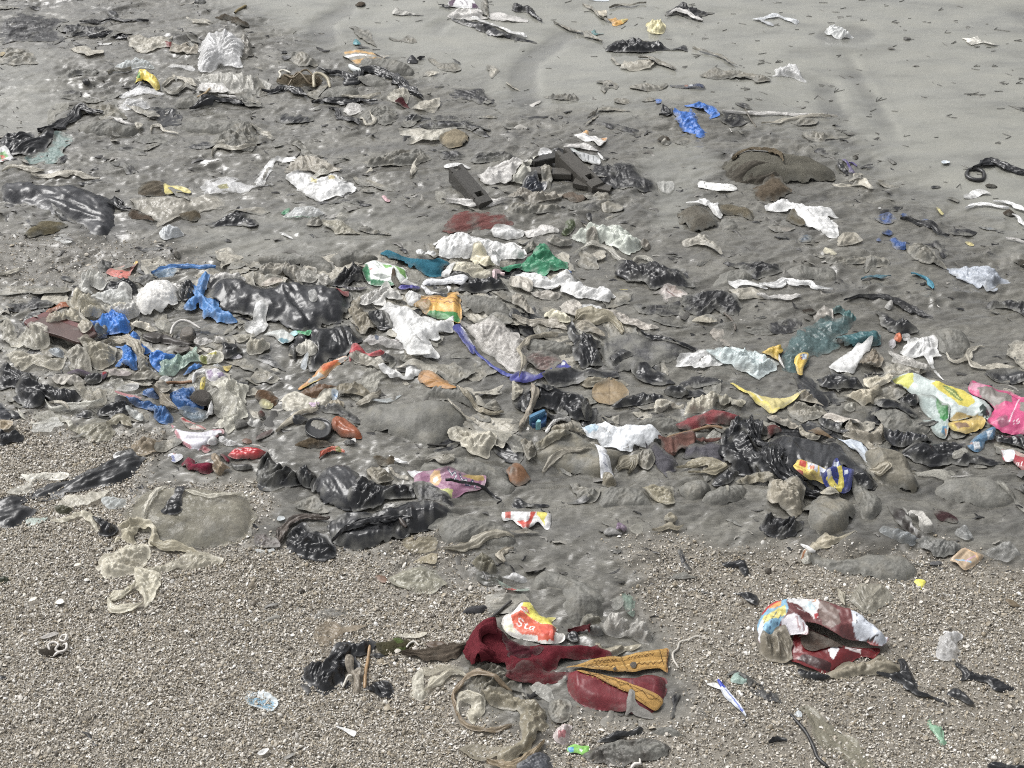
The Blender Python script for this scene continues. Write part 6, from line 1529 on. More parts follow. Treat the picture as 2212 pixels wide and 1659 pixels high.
f(8,"315,140 320,122 328,121 336,130 338,140 360,136 370,140 366,150 356,157 340,154 328,151",*K75,'crimson cloth bundle lying on gravel at lower left',H=.06,c=(128,30,58),q=.03,amp=.02,sc=.1)
f(8,"364,116 376,118 384,136 400,144 392,150 380,160 368,152 366,136",*K21,'amber-tan twisted film between the crimson cloth and red packet',H=.06,c=(148,126,92),o=.95,g=-60)
f(8,"380,124 388,122 398,136 392,140",*K75,'small crimson cloth end behind the amber film',c=(120,28,52),H=.03)
f(8,"394,128 402,118 412,113 428,111 442,112 460,118 452,128 436,133 412,136 400,133",*K42,'shiny red foil packet with silver marks at lower left',H=.06,r=.6,c=(200,24,36),q=.01,amp=.02,sc=.08,m='gloss',w=[('l',"402,121 410,119 416,122",12,(214,206,204)),('l',"406,116 418,115",7,(210,200,200)),('l',"410,122 418,120",7,(206,196,196))])
f(8,"432,109 442,109 466,116 467,120 452,117 438,114",*K23,'white strip along the top of the shiny red packet',c=(220,214,206))
f(8,"348,114 352,110 366,116 356,120",'col','red_scrap','plastic scrap','tiny red scrap above the crimson cloth',c=(160,60,70))
f(8,"399,140 416,138 434,140 436,148 416,152 404,148",*K9,'dark film piece below the shiny red packet',H=.02)
f(8,"225,108 230,98 252,92 274,94 282,102 278,112 268,122 252,126 234,122 226,116",'clear','amber_bag','bag','round amber-tan bag on gravel at the end of the black strip',H=.05,o=.85,c=(140,122,92),q=.1)
f(8,"198,125 208,120 221,119 218,124 200,131",*K76,'white plastic chip on the black strip below the amber bag')
f(8,"198,120 210,114 228,112 230,120 210,122",*K22,'grey film scrap left of the round amber bag')
f(8,"276,106 296,98 320,104 308,109 288,118 272,120",*K4,'grey silted sheet right of the round amber bag',q=.4)
f(8,"0,198 20,194 44,193 56,186 74,180 96,170 120,164 148,154 166,148 172,136 188,132 200,130 220,122 228,120 240,126 258,128 248,140 236,152 224,166 204,176 176,180 152,186 128,192 104,200 76,203 56,200 40,212 66,216 60,230 40,244 20,254 0,255 -12,254 -12,198",'blk','film_strip','plastic sheet','long black film strip running across the gravel at lower left',H=.02,amp=.03,sc=.08,g=22,q=.05)
f(8,"36,158 46,156 64,154 92,155 114,157 114,166 96,166 72,164 58,176 50,190 30,192 16,190 32,176 46,170",*K46,'pale film lying over gravel above the long black strip',o=.7,c=(206,202,186),H=.02)
f(8,"96,208 108,200 128,192 144,192 156,186 176,186 192,188 180,202 160,212 140,212 120,214 104,218",*K46,'clear film sheet below the long black strip',o=.6,c=(190,184,164),H=.02)
f(8,"94,212 108,208 124,212 120,220 102,222",*K77,'dark mossy clump under the clear film sheet',c=(66,66,40),H=.03,amp=.02,q=.1)
f(8,"176,202 192,196 216,198 220,206 208,216 188,218 178,212",'clear','blue_clear_film','plastic scrap','bluish clear crinkled film on gravel left of the big clear bag',o=.6,c=(186,194,194),H=.03)
f(8,"88,234 108,232 128,224 148,217 160,226 168,246 168,262 156,246 140,236 120,240 100,242",*K46,'folded cream film on gravel below the clear sheet',o=.75,c=(190,182,154),H=.03)
f(8,"47,238 60,232 80,230 78,238 60,246 48,244",*K78,'pale greenish film scrap below the long black strip',o=.7,c=(160,178,166))
f(8,"160,228 174,232 186,240 201,248 198,262 184,265 170,260 174,246 164,238",*K1,'small black bag left of the knotted tan film',H=.04,q=.08)
f(8,"224,234 226,204 240,186 260,174 284,170 320,170 364,170 400,174 422,180 434,200 438,226 434,248 420,266 390,278 360,282 340,286 300,280 270,266 240,254",'clear','clear_gravel_bag','bag','big clear bag filled with sand and shell grit at lower left',H=.12,r=.5,o=.42,c=(152,146,122),q=.40,amp=.012,sc=.09,g=-8)
s(8,"250,232 260,210 272,192 284,180 290,174",[30,40,50,60,40],*K12,'pale raised fold on the top of the big clear bag',o=.8,c=(196,190,170),hump=.012)
s(8,"312,196 336,198 364,204 392,198 420,180",[20,40,30,40,30],*K12,'thin pale seam across the right of the big clear bag',o=.7,c=(190,184,162),hump=.008)
f(8,"282,216 288,204 300,192 312,170 328,168 324,180 320,192 316,204 312,222 288,224",'blk','film_scrap','plastic strip','short black film strip lying on the big clear bag',H=.015,q=.04)
f(8,"200,272 204,258 202,246 220,238 240,236 260,246 274,262 280,270 308,278 312,286 288,282 268,276 256,276 258,258 244,250 236,260 232,276 220,272 208,262",*K65,'knotted tan film neck in front of the big clear bag',H=.05,c=(176,166,134),amp=.03,q=.08)
s(8,"260,276 284,280 308,280 328,286 356,294",[60,60,60,50,30],*K2,'tan film arm stretching right from the knotted neck',c=(160,150,118))
f(8,"172,316 180,300 200,294 212,280 232,280 240,274 258,276 258,296 250,312 236,328 216,332 192,336 176,332",*K32,'pale gauze bag spread on gravel below the knotted neck',H=.04,o=.75,c=(196,188,162),amp=.03,q=.06)
f(8,"250,320 280,312 312,300 340,296 380,302 376,312 352,320 320,322 284,328 256,330",*K32,'pale gauze wing stretched right over gravel',H=.03,o=.7,c=(180,172,146),q=.08)
f(12,"232,-12 260,-8 278,0 274,16 268,36 260,48 250,56 248,44 240,32 234,12",*K32,'pale gauze tail hanging down over the gravel',H=.035,o=.85,c=(196,188,160),g=-80,q=.05)
s(12,"236,18 220,30 204,38 186,46",[60,80,80,60],*K12,'pale film fold slanting to the left tip of the gauze tail',o=.85,c=(192,184,154))
s(12,"188,46 200,60 220,58 248,50",[60,70,70,40],*K12,'pale film fold closing the bottom of the gauze tail',o=.85,c=(196,188,160))
f(12,"0,6 8,2 18,6 14,12 0,11",*K77,'dark green weed clump at the left edge on gravel',c=(48,54,30),H=.02,amp=.02,q=.05)
for _n,(_a,_l) in enumerate([("86,128 84,120 94,117 102,122 96,128 108,132",'white cord curl tangled in dark weed on the gravel'),("103,109 108,104 116,105 112,114 105,112 102,109",'white triangular cord loop above the dark weed on gravel'),("108,118 115,118 114,130 100,133 92,138",'white bent cord end in the dark weed on gravel')]):
 tube(12,_a,.0042,'string','cord',_l,(214,208,200),lift=.02)
f(12,"62,130 76,124 92,120 112,120 118,130 104,138 86,141 70,136",*K28,'dark matted weed clump lying alone on the gravel',H=.02,c=(62,56,48),amp=.02,sc=.03,q=.1)
f(12,"71,108 80,104 96,98 102,100 92,106 78,111",'clear','pale_scrap','plastic scrap','thin lilac-grey scrap above the dark matted weed clump',o=.7,c=(170,164,156),amp=.004)
f(12,"0,173 10,174 10,179 0,180",*K9,'tiny black scrap at the left edge on gravel')
# --- centre near edge (tile 9)
f(9,"76,12 96,2 120,0 140,4 128,16 112,22 88,20",'leaf','amber_film','plastic scrap','dark amber film above the cream torn wrapper',c=(104,74,44),H=.04,amp=.02)
f(9,"142,16 144,4 160,-2 184,-2 196,18 180,21 156,20",*K71,'olive-brown square film bag right of the cream torn wrapper',H=.04,c=(122,112,86),sc=.12)
f(9,"40,19 52,10 68,8 80,14 100,22 120,12 130,9 140,11 130,24 120,32 96,33 68,36 54,32 48,22",'dwhite','cream_wrapper','wrapper','cream torn wrapper with wavy edge in the drift foot',H=.03,c=(206,200,182),q=.1)
f(9,"131,12 142,12 136,22 132,26",'print','blue_chip','wrapper','small white and blue packet corner beside the cream wrapper',c=(200,212,222),w=[('l',"135,14 139,17",8,(70,130,190))])
f(9,"114,38 128,28 150,26 151,38 140,41 120,41",'tan','tan_lump','bag','ochre crumpled film lump below the cream torn wrapper',H=.04,c=(156,140,104))
f(9,"92,33 108,34 108,38 98,39",*K8,'tiny pink scrap under the cream torn wrapper',c=(190,160,186))
s(9,"34,82 48,70 66,58 84,50 104,46 106,38",[40,50,60,50,50,40],*K2,'long tan film rope slanting down from the cream wrapper',c=(160,150,126),hump=.025)
f(9,"108,42 130,40 156,44 176,56 178,66 160,64 140,54 120,50",*K5,'grey-black silted film above the amber curved piece',q=.4,g=-15)
f(9,"0,22 8,12 26,18 38,30 26,40 12,38",*K28,'rusty brown root and weed clump left of the cream wrapper',H=.03,c=(98,74,52),amp=.03,sc=.03)
f(9,"6,38 12,32 28,36 24,43 10,43",'tan','yellow_film','plastic scrap','yellowish clear film under the rusty weed clump',c=(176,168,96))
f(9,"4,50 14,48 15,58 6,59",'cloth','red_lump','debris','dark red lump below the rusty weed clump',H=.03,c=(96,42,38))
f(9,"0,96 8,86 26,79 29,84 12,96 2,100",'leaf','brown_strip','leaf','dark reddish-brown leaf strip left of the black cup',c=(84,66,62),H=.015)
_g = ground_at(T(9,"108,88"))[0]
cup = thing('dish','low black plastic dish filled with silt left of the amber piece','dish',(_g[0],_g[1],float(samp(TOP,*_g))))
slab(9,"85,70 94,60 112,58 128,64 130,78 124,88 110,93 96,89 86,80",.024,'wall',(40,41,43),p=cup,dish=.012,q=.05,m='gloss')
f(9,"89,71 96,63 112,60 126,66 127,77 120,84 108,87 96,83 90,77",'mudbag','silt_fill',None,None,H=.012,p=cup,up=-.01)
f(9,"64,68 72,60 88,60 92,64 84,70 70,74",*K9,'black film flap at the left of the silt-filled cup',H=.02)
f(9,"130,74 133,60 140,57 156,62 170,74 180,86 184,96 176,99 160,96 144,90 132,82",'leaf','amber_piece','plastic piece','bright orange-brown curved plastic piece near the centre foreground',H=.06,r=.5,c=(158,78,26),m='gloss',amp=.012,sc=.06,q=.05)
f(9,"162,90 166,86 171,86 172,92 166,95",'white','foil_scrap','foil','shiny silver scrap on the orange-brown curved piece',m='gloss',up=.01)
f(9,"150,100 158,97 170,100 170,105 156,106",'blkm','stone','stone','small slate stone below the orange-brown curved piece',H=.02,q=.1)
f(9,"68,108 76,100 92,94 108,98 128,100 132,106 112,108 88,112",*K28,'brown weed tangle below the silt-filled cup',H=.03,c=(84,72,54),amp=.03,sc=.03,q=.2)
s(9,"110,132 118,122 132,117 144,120 154,126",[30,50,40,50,40],'col','orange_strip','plastic strip','orange-red plastic strip with green end above the black drum bag',c=(186,88,58),hump=.02,w=[('p',"138,117 148,117 148,124 138,124",(120,116,40))])
f(9,"178,54 186,36 202,26 230,21 270,21 312,22 336,30 360,40 366,58 360,70 340,84 328,94 312,112 296,112 276,100 250,90 220,80 192,70 180,64",*K3,'large smooth grey silted bag in the centre foreground',H=.13,r=.8,q=.6,amp=.006,sc=.12,c=(128,124,110))
f(9,"192,28 210,30 232,26 252,21 244,28 228,35 208,33",*K12,'bluish clear film strip on the large smooth silted bag',o=.7,c=(176,184,186),amp=.006)
s(9,"172,34 188,28 202,20 216,12",[40,50,40,30],*K2,'tan film cord behind the large smooth silted bag',c=(142,134,114))
f(9,"288,12 296,4 320,0 346,0 364,6 380,22 376,40 352,30 328,22 300,18",*K3,'silted bag behind the large smooth one beneath the yellow leaf',H=.06)
_lf = dict(amp=.004,lip=.006)
f(9,"280,-13 288,-20 304,-19 320,-10 336,2 347,14 338,16 320,13 302,4 286,-6",'leaf','yellow_leaf','leaf','yellow-brown pointed leaf near the centre',c=(176,122,44),H=.02,q=.03,w=[('l',"284,-17 304,-8 324,4 347,14",5,(120,80,30))],**_lf)
f(9,"280,140 288,126 300,118 320,115 350,118 380,122 406,130 424,144 440,160 450,180 446,194 430,192 412,180 396,172 360,172 320,170 296,160",*K3,'long grey silted bag under the purple sweet wrapper',H=.09,amp=.012,g=-15)
s(9,"292,134 308,130 324,136 336,130 344,140",[60,80,80,70,40],*K10,'grey ruffled fold on the long silted bag',q=.45)
f(9,"328,90 340,80 360,80 380,86 400,88 416,100 412,112 400,124 380,124 360,118 352,108 340,100",*K0,'cream ruffled film bag right of the large smooth silted bag',H=.05,c=(178,170,146),amp=.035,sc=.07)
tube(9,"296,99 312,100 330,99",.004,'twig','twig','thin dark twig across the toe of the large silted bag',(50,48,44))
s(9,"332,30 344,50 360,62 380,66",[20,30,30,20],*K2,'thin tan cord down the right flank of the large silted bag',c=(160,152,132))
s(9,"348,18 368,34 386,46 408,52 428,48",[30,40,40,60,40],*K2,'khaki film cord right of the yellow-brown leaf',c=(140,130,104))
f(9,"392,48 400,32 412,28 424,40 416,50",*K4,'grey film pouch with dark mouth right of the khaki cord',H=.04)
# purple sweet wrapper
f(9,"260,136 272,134 288,138 312,144 340,146 366,150 392,150 398,156 384,172 360,174 340,182 312,182 286,176 272,164 270,152",'print','sweet_wrapper','wrapper','purple and lime sweet wrapper with white tail in the centre foreground',H=.04,r=.6,c=(156,104,134),q=.1,amp=.010,sc=.1,res=.8,
  prints=[('p',"260,136 272,134 288,138 270,152 266,148",(228,230,234)),('p',"277,166 284,163 296,168 312,172 340,174 338,182 312,182 286,176",(196,200,110)),('p',"300,148 308,143 318,147 320,158 314,166 304,164 300,156",(204,160,100)),('p',"305,153 312,151 315,157 310,161 305,158",(222,218,206)),
    ('l',"332,146 338,153 344,148 346,156 340,160 348,160",15,(54,62,92)),('l',"352,152 356,160 364,158 362,166 370,166",15,(54,62,92)),('l',"368,166 374,158 380,170",14,(54,62,92)),('l',"334,147 339,154 344,150 346,156 341,160",5,(226,226,228)),('l',"353,154 357,161 363,159 362,166",5,(226,226,228)),('l',"369,166 374,160 379,169",5,(226,226,228)),('p',"356,154 376,148 392,150 396,156 380,158",(170,140,60))])
s(9,"230,129 240,134 252,138 262,140",[20,24,30,40],*K23,'thin white film tail left of the purple sweet wrapper',hump=.02)
f(9,"192,148 202,140 220,146 236,160 232,170 212,178 200,166",*K0,'khaki folded film right of the black drum bag',H=.05,c=(128,120,100),g=-35)
f(9,"230,152 236,150 242,158 260,164 264,172 248,168 234,160",'dwhite','card_scrap','card','cream curled card below the purple wrapper tail',c=(196,188,170),H=.02)
f(9,"200,128 216,124 236,132 240,144 224,148 208,138",*K28,'brown weed and shell clump above the khaki folded film',H=.03,c=(92,82,66),amp=.03,sc=.03,q=.3)
# black drum bag and its neighbours
f(9,"0,136 12,124 32,128 38,142 56,146 74,152 80,160 74,176 50,180 24,182 8,176 0,168",*K33,'black bag capped with silt left of the drum-shaped bag',H=.09,q=.45,g=20)
f(9,"72,156 78,146 94,147 106,156 104,170 94,182 80,180 72,172",*K33,'black knotted bag end touching the drum-shaped bag',H=.07,q=.08,rad=(420,790))
f(9,"96,180 106,160 112,144 128,136 144,134 160,138 176,148 188,164 192,172 204,176 200,192 184,208 172,216 152,217 128,212 108,200",'blk','drum_bag','bag','drum-shaped taut black bag in the centre foreground',H=.11,r=.5,q=.16,amp=.012,sc=.1,c=(52,53,56),sink=.0)
f(9,"160,196 174,172 192,166 208,172 230,174 256,170 272,174 274,192 256,196 230,200 208,210 192,216 172,217",*K1,'crumpled black film right of the drum-shaped bag',H=.05,amp=.03,sc=.06,q=.15)
f(9,"272,176 296,174 320,186 340,202 346,218 328,212 312,200 290,196 274,198",*K6,'black film edge below the purple sweet wrapper',q=.35,g=-30)
f(9,"126,258 126,236 140,222 160,216 192,218 220,212 256,200 290,196 316,202 340,216 347,222 330,234 300,246 270,254 240,266 210,278 184,282 160,280 140,272",'blk','wide_black_bag','bag','wide black bag holding silt, lowest black bag in the centre foreground',H=.09,r=.45,q=.36,amp=.022,sc=.1)
s(9,"130,262 152,254 180,244 216,238 248,234 272,236",[30,60,70,60,60,30],*K7,'black fold across the wide black bag holding silt',q=.12)
tube(9,"248,232 253,239 260,245",.010,'wood_piece','wood','small dark wood piece on the wide black bag',(62,52,46))
f(9,"46,268 52,256 70,244 86,238 94,252 112,258 124,268 136,284 138,296 120,302 96,302 72,294 54,288",*K1,'dark crumpled bag at the gravel edge left of the wide black bag',H=.05,amp=.025,q=.15)
s(9,"38,276 48,256 60,240 80,230 104,230 128,234",[90,90,80,60,50,40],'mudfilm','net_strip','netting','dark brown fibrous net strip above the dark crumpled bag',c=(92,82,74),q=.3)
f(9,"0,260 20,260 36,270 40,282 16,284 0,280",*K4,'dark purple-grey silted film at the right end of the big clear bag',c=(104,96,92),q=.4)
f(9,"0,284 16,286 30,283 30,288 12,290 0,289",*K12,'clear bluish strip on the gravel edge left of the dark crumpled bag',o=.8,c=(176,180,178))
f(9,"37,238 40,230 48,231 50,239",*K76,'small white square chip on silt above the dark crumpled bag',c=(206,214,218),amp=.002)
f(9,"68,216 84,204 100,200 116,212 128,222 112,226 88,224",'mudfilm','silted_sheet','plastic sheet','grey-green silted film below the drum-shaped bag',q=.5)
f(9,"310,248 320,234 344,224 370,222 400,228 430,240 442,250 452,266 442,280 410,278 380,274 340,278 320,268",*K3,'oval grey silted bag right of the wide black bag',H=.07,q=.6)
s(9,"324,276 352,274 376,266 400,256 424,254 446,258",[40,70,60,80,60,40],*K2,'tan folded film band over the oval silted bag',c=(150,142,120),hump=.012)
s(9,"328,187 360,188 396,191 416,204 424,212 416,218",[14,18,14,16,18],'blk','rope','cord','thin black cord trailing below the long silted bag',q=.1)
f(9,"258,268 272,262 296,262 314,268 318,278 308,290 284,290 266,284",'clear','amber_film','plastic sheet','round ochre clear film at the gravel edge',o=.55,c=(150,138,104),q=.15,H=.02)
f(9,"272,306 288,300 312,296 312,312 292,312 280,314",*K79,'square ochre film corner below the round ochre film',o=.75,c=(158,144,106),q=.1)
f(9,"232,332 240,324 268,318 300,320 320,332 336,348 312,360 276,358 246,348",'clear','olive_film','plastic sheet','olive-grey film sheet lying on gravel below the ochre films',o=.8,c=(146,142,118),q=.2,H=.02)
f(9,"374,308 378,294 392,290 408,298 418,312 421,326 408,330 390,324 380,316",'tan','olive_pouch','bag','olive-brown pouch with a dark underside right of the ochre films',H=.06,c=(112,106,82),sc=.12)
f(9,"382,324 408,330 422,332 420,344 400,346 384,338",*K9,'dark film under the olive-brown pouch',c=(52,52,44))
s(9,"430,312 422,300 428,290 446,286",[60,60,50,40],*K2,'cream film cord curling right of the olive-brown pouch',c=(160,150,128))
f(9,"432,152 436,140 452,138 460,152 458,168 444,166",*K80,'rusty brown plastic piece right of the purple wrapper',H=.03,c=(128,84,44))
# --- right of centre near (tile 10)
f(10,"138,14 144,4 160,-2 170,-6 190,0 200,14 198,26 184,34 168,39 152,35 140,26",'leaf','round_leaf','leaf','large round beige dead leaf right of centre',c=(146,124,88),H=.015,q=.06,w=[('l',"168,-4 168,12 168,38",6,(112,92,62)),('l',"168,8 152,2",3,(120,100,70)),('l',"168,14 186,6",3,(120,100,70)),('l',"168,22 148,18",3,(120,100,70)),('l',"168,24 190,20",3,(120,100,70))])
_g = ground_at(T(10,"44,68"))[0]
tray = thing('tray','small blue plastic tray standing on edge beside the black film','tray',(_g[0],_g[1],float(samp(TOP,*_g))))
slab(10,"33,54 57,44 58,64 41,69 35,68",.035,'body',(36,78,122),p=tray,dish=.004,q=.02)
slab(10,"30,54 55,43 58,45 32,58",.050,'rim',(64,122,160),p=tray,q=.02)
slab(10,"41,66 45,61 50,62 49,65",.037,'label',(120,190,200),p=tray,q=0)
f(10,"16,30 22,12 44,2 68,6 96,12 116,20 128,36 140,52 136,68 112,70 96,66 80,52 60,40 40,46 24,48",*K1,'large black shredded film heap right of the blue tray',H=.05,amp=.035,sc=.05,q=.12)
f(10,"118,46 122,30 130,26 136,36 138,54 128,60",*K5,'grey-black pleated film beside the large round leaf',H=.05,g=80,q=.2)
s(10,"34,0 40,16 36,28 28,40 20,56 12,76",[40,50,50,60,60,40],*K2,'tan twisted film hanging left of the blue tray',c=(140,128,106),hump=.03)
f(10,"0,0 12,4 20,12 12,28 0,30",*K0,'cream film fold at the left of the tan twisted film',H=.04,c=(170,162,136))
f(10,"170,42 192,28 220,16 248,20 268,26 240,36 208,38 184,44",*K1,'black folded film right of the large round leaf',H=.03,q=.2,g=15)
f(10,"260,14 276,6 304,12 312,20 292,26 270,24",*K1,'dark glossy film bulge above the cream gauze bag',H=.04)
f(10,"244,50 246,34 254,28 276,30 288,36 302,28 300,40 284,42 264,46 248,54",*K81,'cream gauze arm left of the cream gauze bag',H=.04,c=(176,168,146))
f(10,"298,52 300,36 312,24 332,18 348,11 358,14 356,28 348,40 332,46 312,48",*K74,'cream sheer gauze bag behind the red-pink cloth',H=.06,o=.85,c=(180,172,148))
f(10,"356,40 360,26 372,22 384,26 400,28 398,48 380,46 374,38 364,43",*K81,'ragged cream gauze end right of the sheer gauze bag',H=.04,c=(164,156,130))
f(10,"210,68 224,60 248,57 280,58 296,68 288,78 260,80 230,76",*K3,'low silted bag behind the bright white cloth',H=.05)
f(10,"286,78 296,62 316,52 340,45 356,46 380,52 400,60 392,70 370,72 340,74 320,78 300,80",*K40,'dusty red-pink cloth half covered in silt right of centre',H=.06,c=(140,66,70),q=.25,amp=.02,sc=.1,g=25)
tube(10,"268,86 292,80 320,75 344,73 364,76",.006,'reed','stick','long thin reed lying across the dusty red-pink cloth',(130,100,66))
f(10,"46,112 40,104 56,94 76,88 96,86 120,88 140,104 160,112 200,116 206,122 192,136 178,148 172,160 156,168 128,164 100,158 76,148 52,138 32,128",'mudbag','tied_sack','sack','rounded silted sack with tied neck under the bright white cloth',H=.13,r=.75,q=.5,amp=.008,c=(126,120,102))
s(10,"52,138 66,124 88,116 112,112 136,108",[30,50,40,40,30],*K2,'tan seam fold along the rounded silted sack',c=(150,142,122),hump=.008)
f(10,"16,100 26,96 40,102 42,116 36,128 28,136 22,120",*K0,'tan gathered neck at the left of the rounded silted sack',H=.06,c=(128,120,100),g=70)
f(10,"42,104 52,96 68,90 88,88 104,86 100,94 80,102 60,110 44,112",*K0,'rolled khaki film on the upper left of the silted sack',H=.05,c=(142,134,108))
f(10,"66,80 68,72 84,69 100,70 116,74 128,86 112,84 88,84 72,86",*K0,'khaki film hump left of the bright white cloth',H=.05,c=(136,126,100))
f(10,"57,88 62,74 72,64 86,60 100,59 100,68 84,68 70,74 64,88",*K61,'white newspaper scrap with black print behind the khaki film hump',H=.04,c=(206,204,200),w=[('l',"62,84 74,66",7,(60,58,56)),('l',"68,80 80,64",6,(90,88,86)),('l',"76,66 98,62",7,(70,68,66)),('l',"80,69 98,66",5,(90,88,86))])
f(10,"122,74 138,67 144,65 160,63 172,68 186,73 210,68 224,74 240,74 256,82 265,90 264,98 248,108 236,109 212,110 200,116 184,118 176,108 160,106 144,96 130,88",'white','white_cloth','cloth','bright white plastic cloth with blue tint right of centre',H=.08,r=.7,c=(238,242,246),q=.015,amp=.022,sc=.13,w=[('p',"123,75 138,73 150,82 146,88 132,86",(186,214,232)),('l',"192,115 202,111 198,109",6,(110,104,96)),('l',"152,80 172,90",4,(150,148,140))])
f(10,"143,101 149,100 158,110 168,122 174,136 180,155 172,156 157,153 152,134 149,120",'print','printed_strip','plastic strip','white printed strap hanging below the bright white cloth',H=.02,c=(232,234,238),q=.03,w=[('l',"156,120 160,132 166,144",24,(196,198,206)),('l',"155,122 166,128",5,(90,100,120)),('l',"157,134 170,138",5,(80,90,110)),('l',"160,148 170,147",6,(90,100,120))])
f(10,"252,106 258,100 280,94 304,85 314,83 318,104 300,112 274,126 262,118",'cloth','brown_wallet','wallet','brown stitched leather flap right of the bright white cloth',H=.035,r=.2,c=(120,84,74),q=.12,amp=.004,w=[('l',"275,123 296,113 317,102",5,(160,124,112)),('l',"254,108 274,122",4,(90,58,52))])
s(10,"318,98 336,99 352,100 366,99",[40,36,36,30],*K47,'brown stitched strap right of the leather flap',c=(112,78,70))
f(10,"234,112 244,108 266,120 280,126 286,128 280,144 268,152 266,160 256,148 244,132",*K82,'slate-grey cloth hanging below the leather flap',H=.05,c=(92,90,96),q=.1,g=-60)
f(10,"296,128 308,108 340,106 364,108 366,128 356,140 332,138 312,130",*K82,'slate-grey crumpled cloth right of the leather flap',H=.04,c=(88,86,92),q=.15,sc=.1)
f(10,"208,128 220,120 240,120 246,136 236,152 224,148 212,138",'mudfilm','grey_cloth','bag','grey silted lump below the bright white cloth',H=.05,q=.4)
s(10,"180,154 192,142 206,138 210,144 200,158",[60,70,50,40],*K2,'olive film cord right of the white printed strap',c=(130,122,98))
f(10,"156,170 158,154 172,155 180,168 176,174 160,174",*K0,'tan knotted lump at the foot of the white printed strap',H=.06,c=(136,126,100))
f(10,"148,208 154,180 160,172 180,174 200,174 224,176 240,192 244,210 220,212 180,212 156,214",*K34,'grey silted apron below the tan knotted lump',H=.05,amp=.012)
f(10,"228,176 240,172 274,176 282,192 280,210 266,214 250,202 236,192",*K79,'ochre square film flap over silt right of centre',H=.04,o=.85,c=(150,140,108),q=.2)
f(10,"264,238 266,226 280,224 286,236 276,244 268,242",*K0,'small ochre knot with trailing ends on silt',H=.04,c=(140,130,104))
s(10,"242,256 258,254 270,250 284,252 296,246",[30,40,40,30],*K2,'ochre film tails below the small ochre knot',c=(132,122,96))
f(10,"100,172 112,170 136,180 148,180 150,192 140,206 128,208 108,196",*K4,'grey silted ears of film below the tied sack',H=.04)
f(10,"96,198 112,192 130,190 136,194 120,200",*K9,'slender blue-black film edge below the tied sack',q=.15)
f(10,"0,200 12,198 28,206 56,208 64,212 44,218 20,219 0,216",*K1,'black film strip above the red and white carton scrap',H=.02,q=.1)
f(10,"-16,220 0,220 36,220 66,221 68,234 62,250 48,240 36,246 24,253 12,248 0,236 -16,238" ,'print','carton_scrap','carton','torn white carton with red and yellow print in the centre foreground',H=.025,r=.4,c=(228,226,224),q=.06,amp=.012,
  prints=[('p',"33,221 43,220 28,252 19,248 30,236",(196,60,40)),('p',"43,221 60,221 61,228 56,236 57,244 50,236 42,228",(214,200,50)),('p',"8,240 20,238 26,248 20,251",(206,70,50)),('p',"-12,224 -2,223 -2,234 -12,235",(196,70,50)),('l',"0,225 30,225",6,(150,150,156))])
f(10,"0,138 12,136 32,154 30,160 12,176 0,174 -6,160",*K80,'rusty amber plastic sheet at the centre foreground',H=.03,c=(122,82,46),q=.15)
f(10,"158,260 166,250 180,252 190,260 176,262 166,264",'print','foil_scrap','foil','crumpled silver foil scrap on silt right of centre',H=.03,c=(150,148,146),m='gloss',amp=.03,sc=.03)
f(10,"180,258 183,242 192,246 198,252 194,260 186,258",'col','purple_scrap','plastic scrap','small purple film scrap beside the silver foil',c=(120,96,122),H=.02)
f(10,"202,254 212,240 222,238 226,252 220,262 208,262",*K16,'faint clear film right of the small purple scrap',o=.35)
f(10,"0,258 20,256 36,258 48,260 24,262 0,262",*K2,'tan film edge below the red and white carton scrap',c=(130,122,104))
f(10,"284,180 300,166 320,162 340,166 346,184 330,200 312,206 296,198 288,190",*K3,'rounded silted bag below the slate-grey cloth',H=.08,q=.55)
f(10,"328,204 338,186 360,174 384,170 406,176 402,192 392,204 370,212 344,212",*K3,'silted bag with a cream rim right of the rounded one',H=.07,q=.5,c=(120,118,110))
f(10,"368,190 372,178 374,191",'white','paper_chip','paper','slim cream paper chip on the silted bag',c=(206,200,180))
s(10,"284,148 312,140 340,138 364,148 340,156 304,158",[50,90,90,80,70,40],*K2,'khaki film folds below the slate-grey crumpled cloth',c=(136,126,96))
# black film tower and cavity on the right
f(10,"364,112 360,96 372,80 376,62 400,57 424,60 438,68 442,84 430,96 410,92 396,84 384,92 376,108",*K48,'black film heap draped beside the dusty red cloth',H=.07,q=.12,amp=.03,sc=.08,c=(44,45,48))
f(10,"362,120 370,96 392,80 416,88 432,112 460,140 480,160 466,166 440,156 420,140 424,156 400,156 380,148 368,136",*K48,'black pleated film running down from the black film heap',H=.06,q=.1,amp=.035,g=-45)
f(10,"344,176 352,162 372,152 392,156 380,170 360,180",*K1,'black film tuft on the silted bag with a cream rim',H=.04,q=.05)
f(10,"386,166 396,160 412,158 440,154 456,166 440,174 410,170 392,172",*K0,'tan crumpled film below the black pleated film',H=.04,c=(142,132,104))
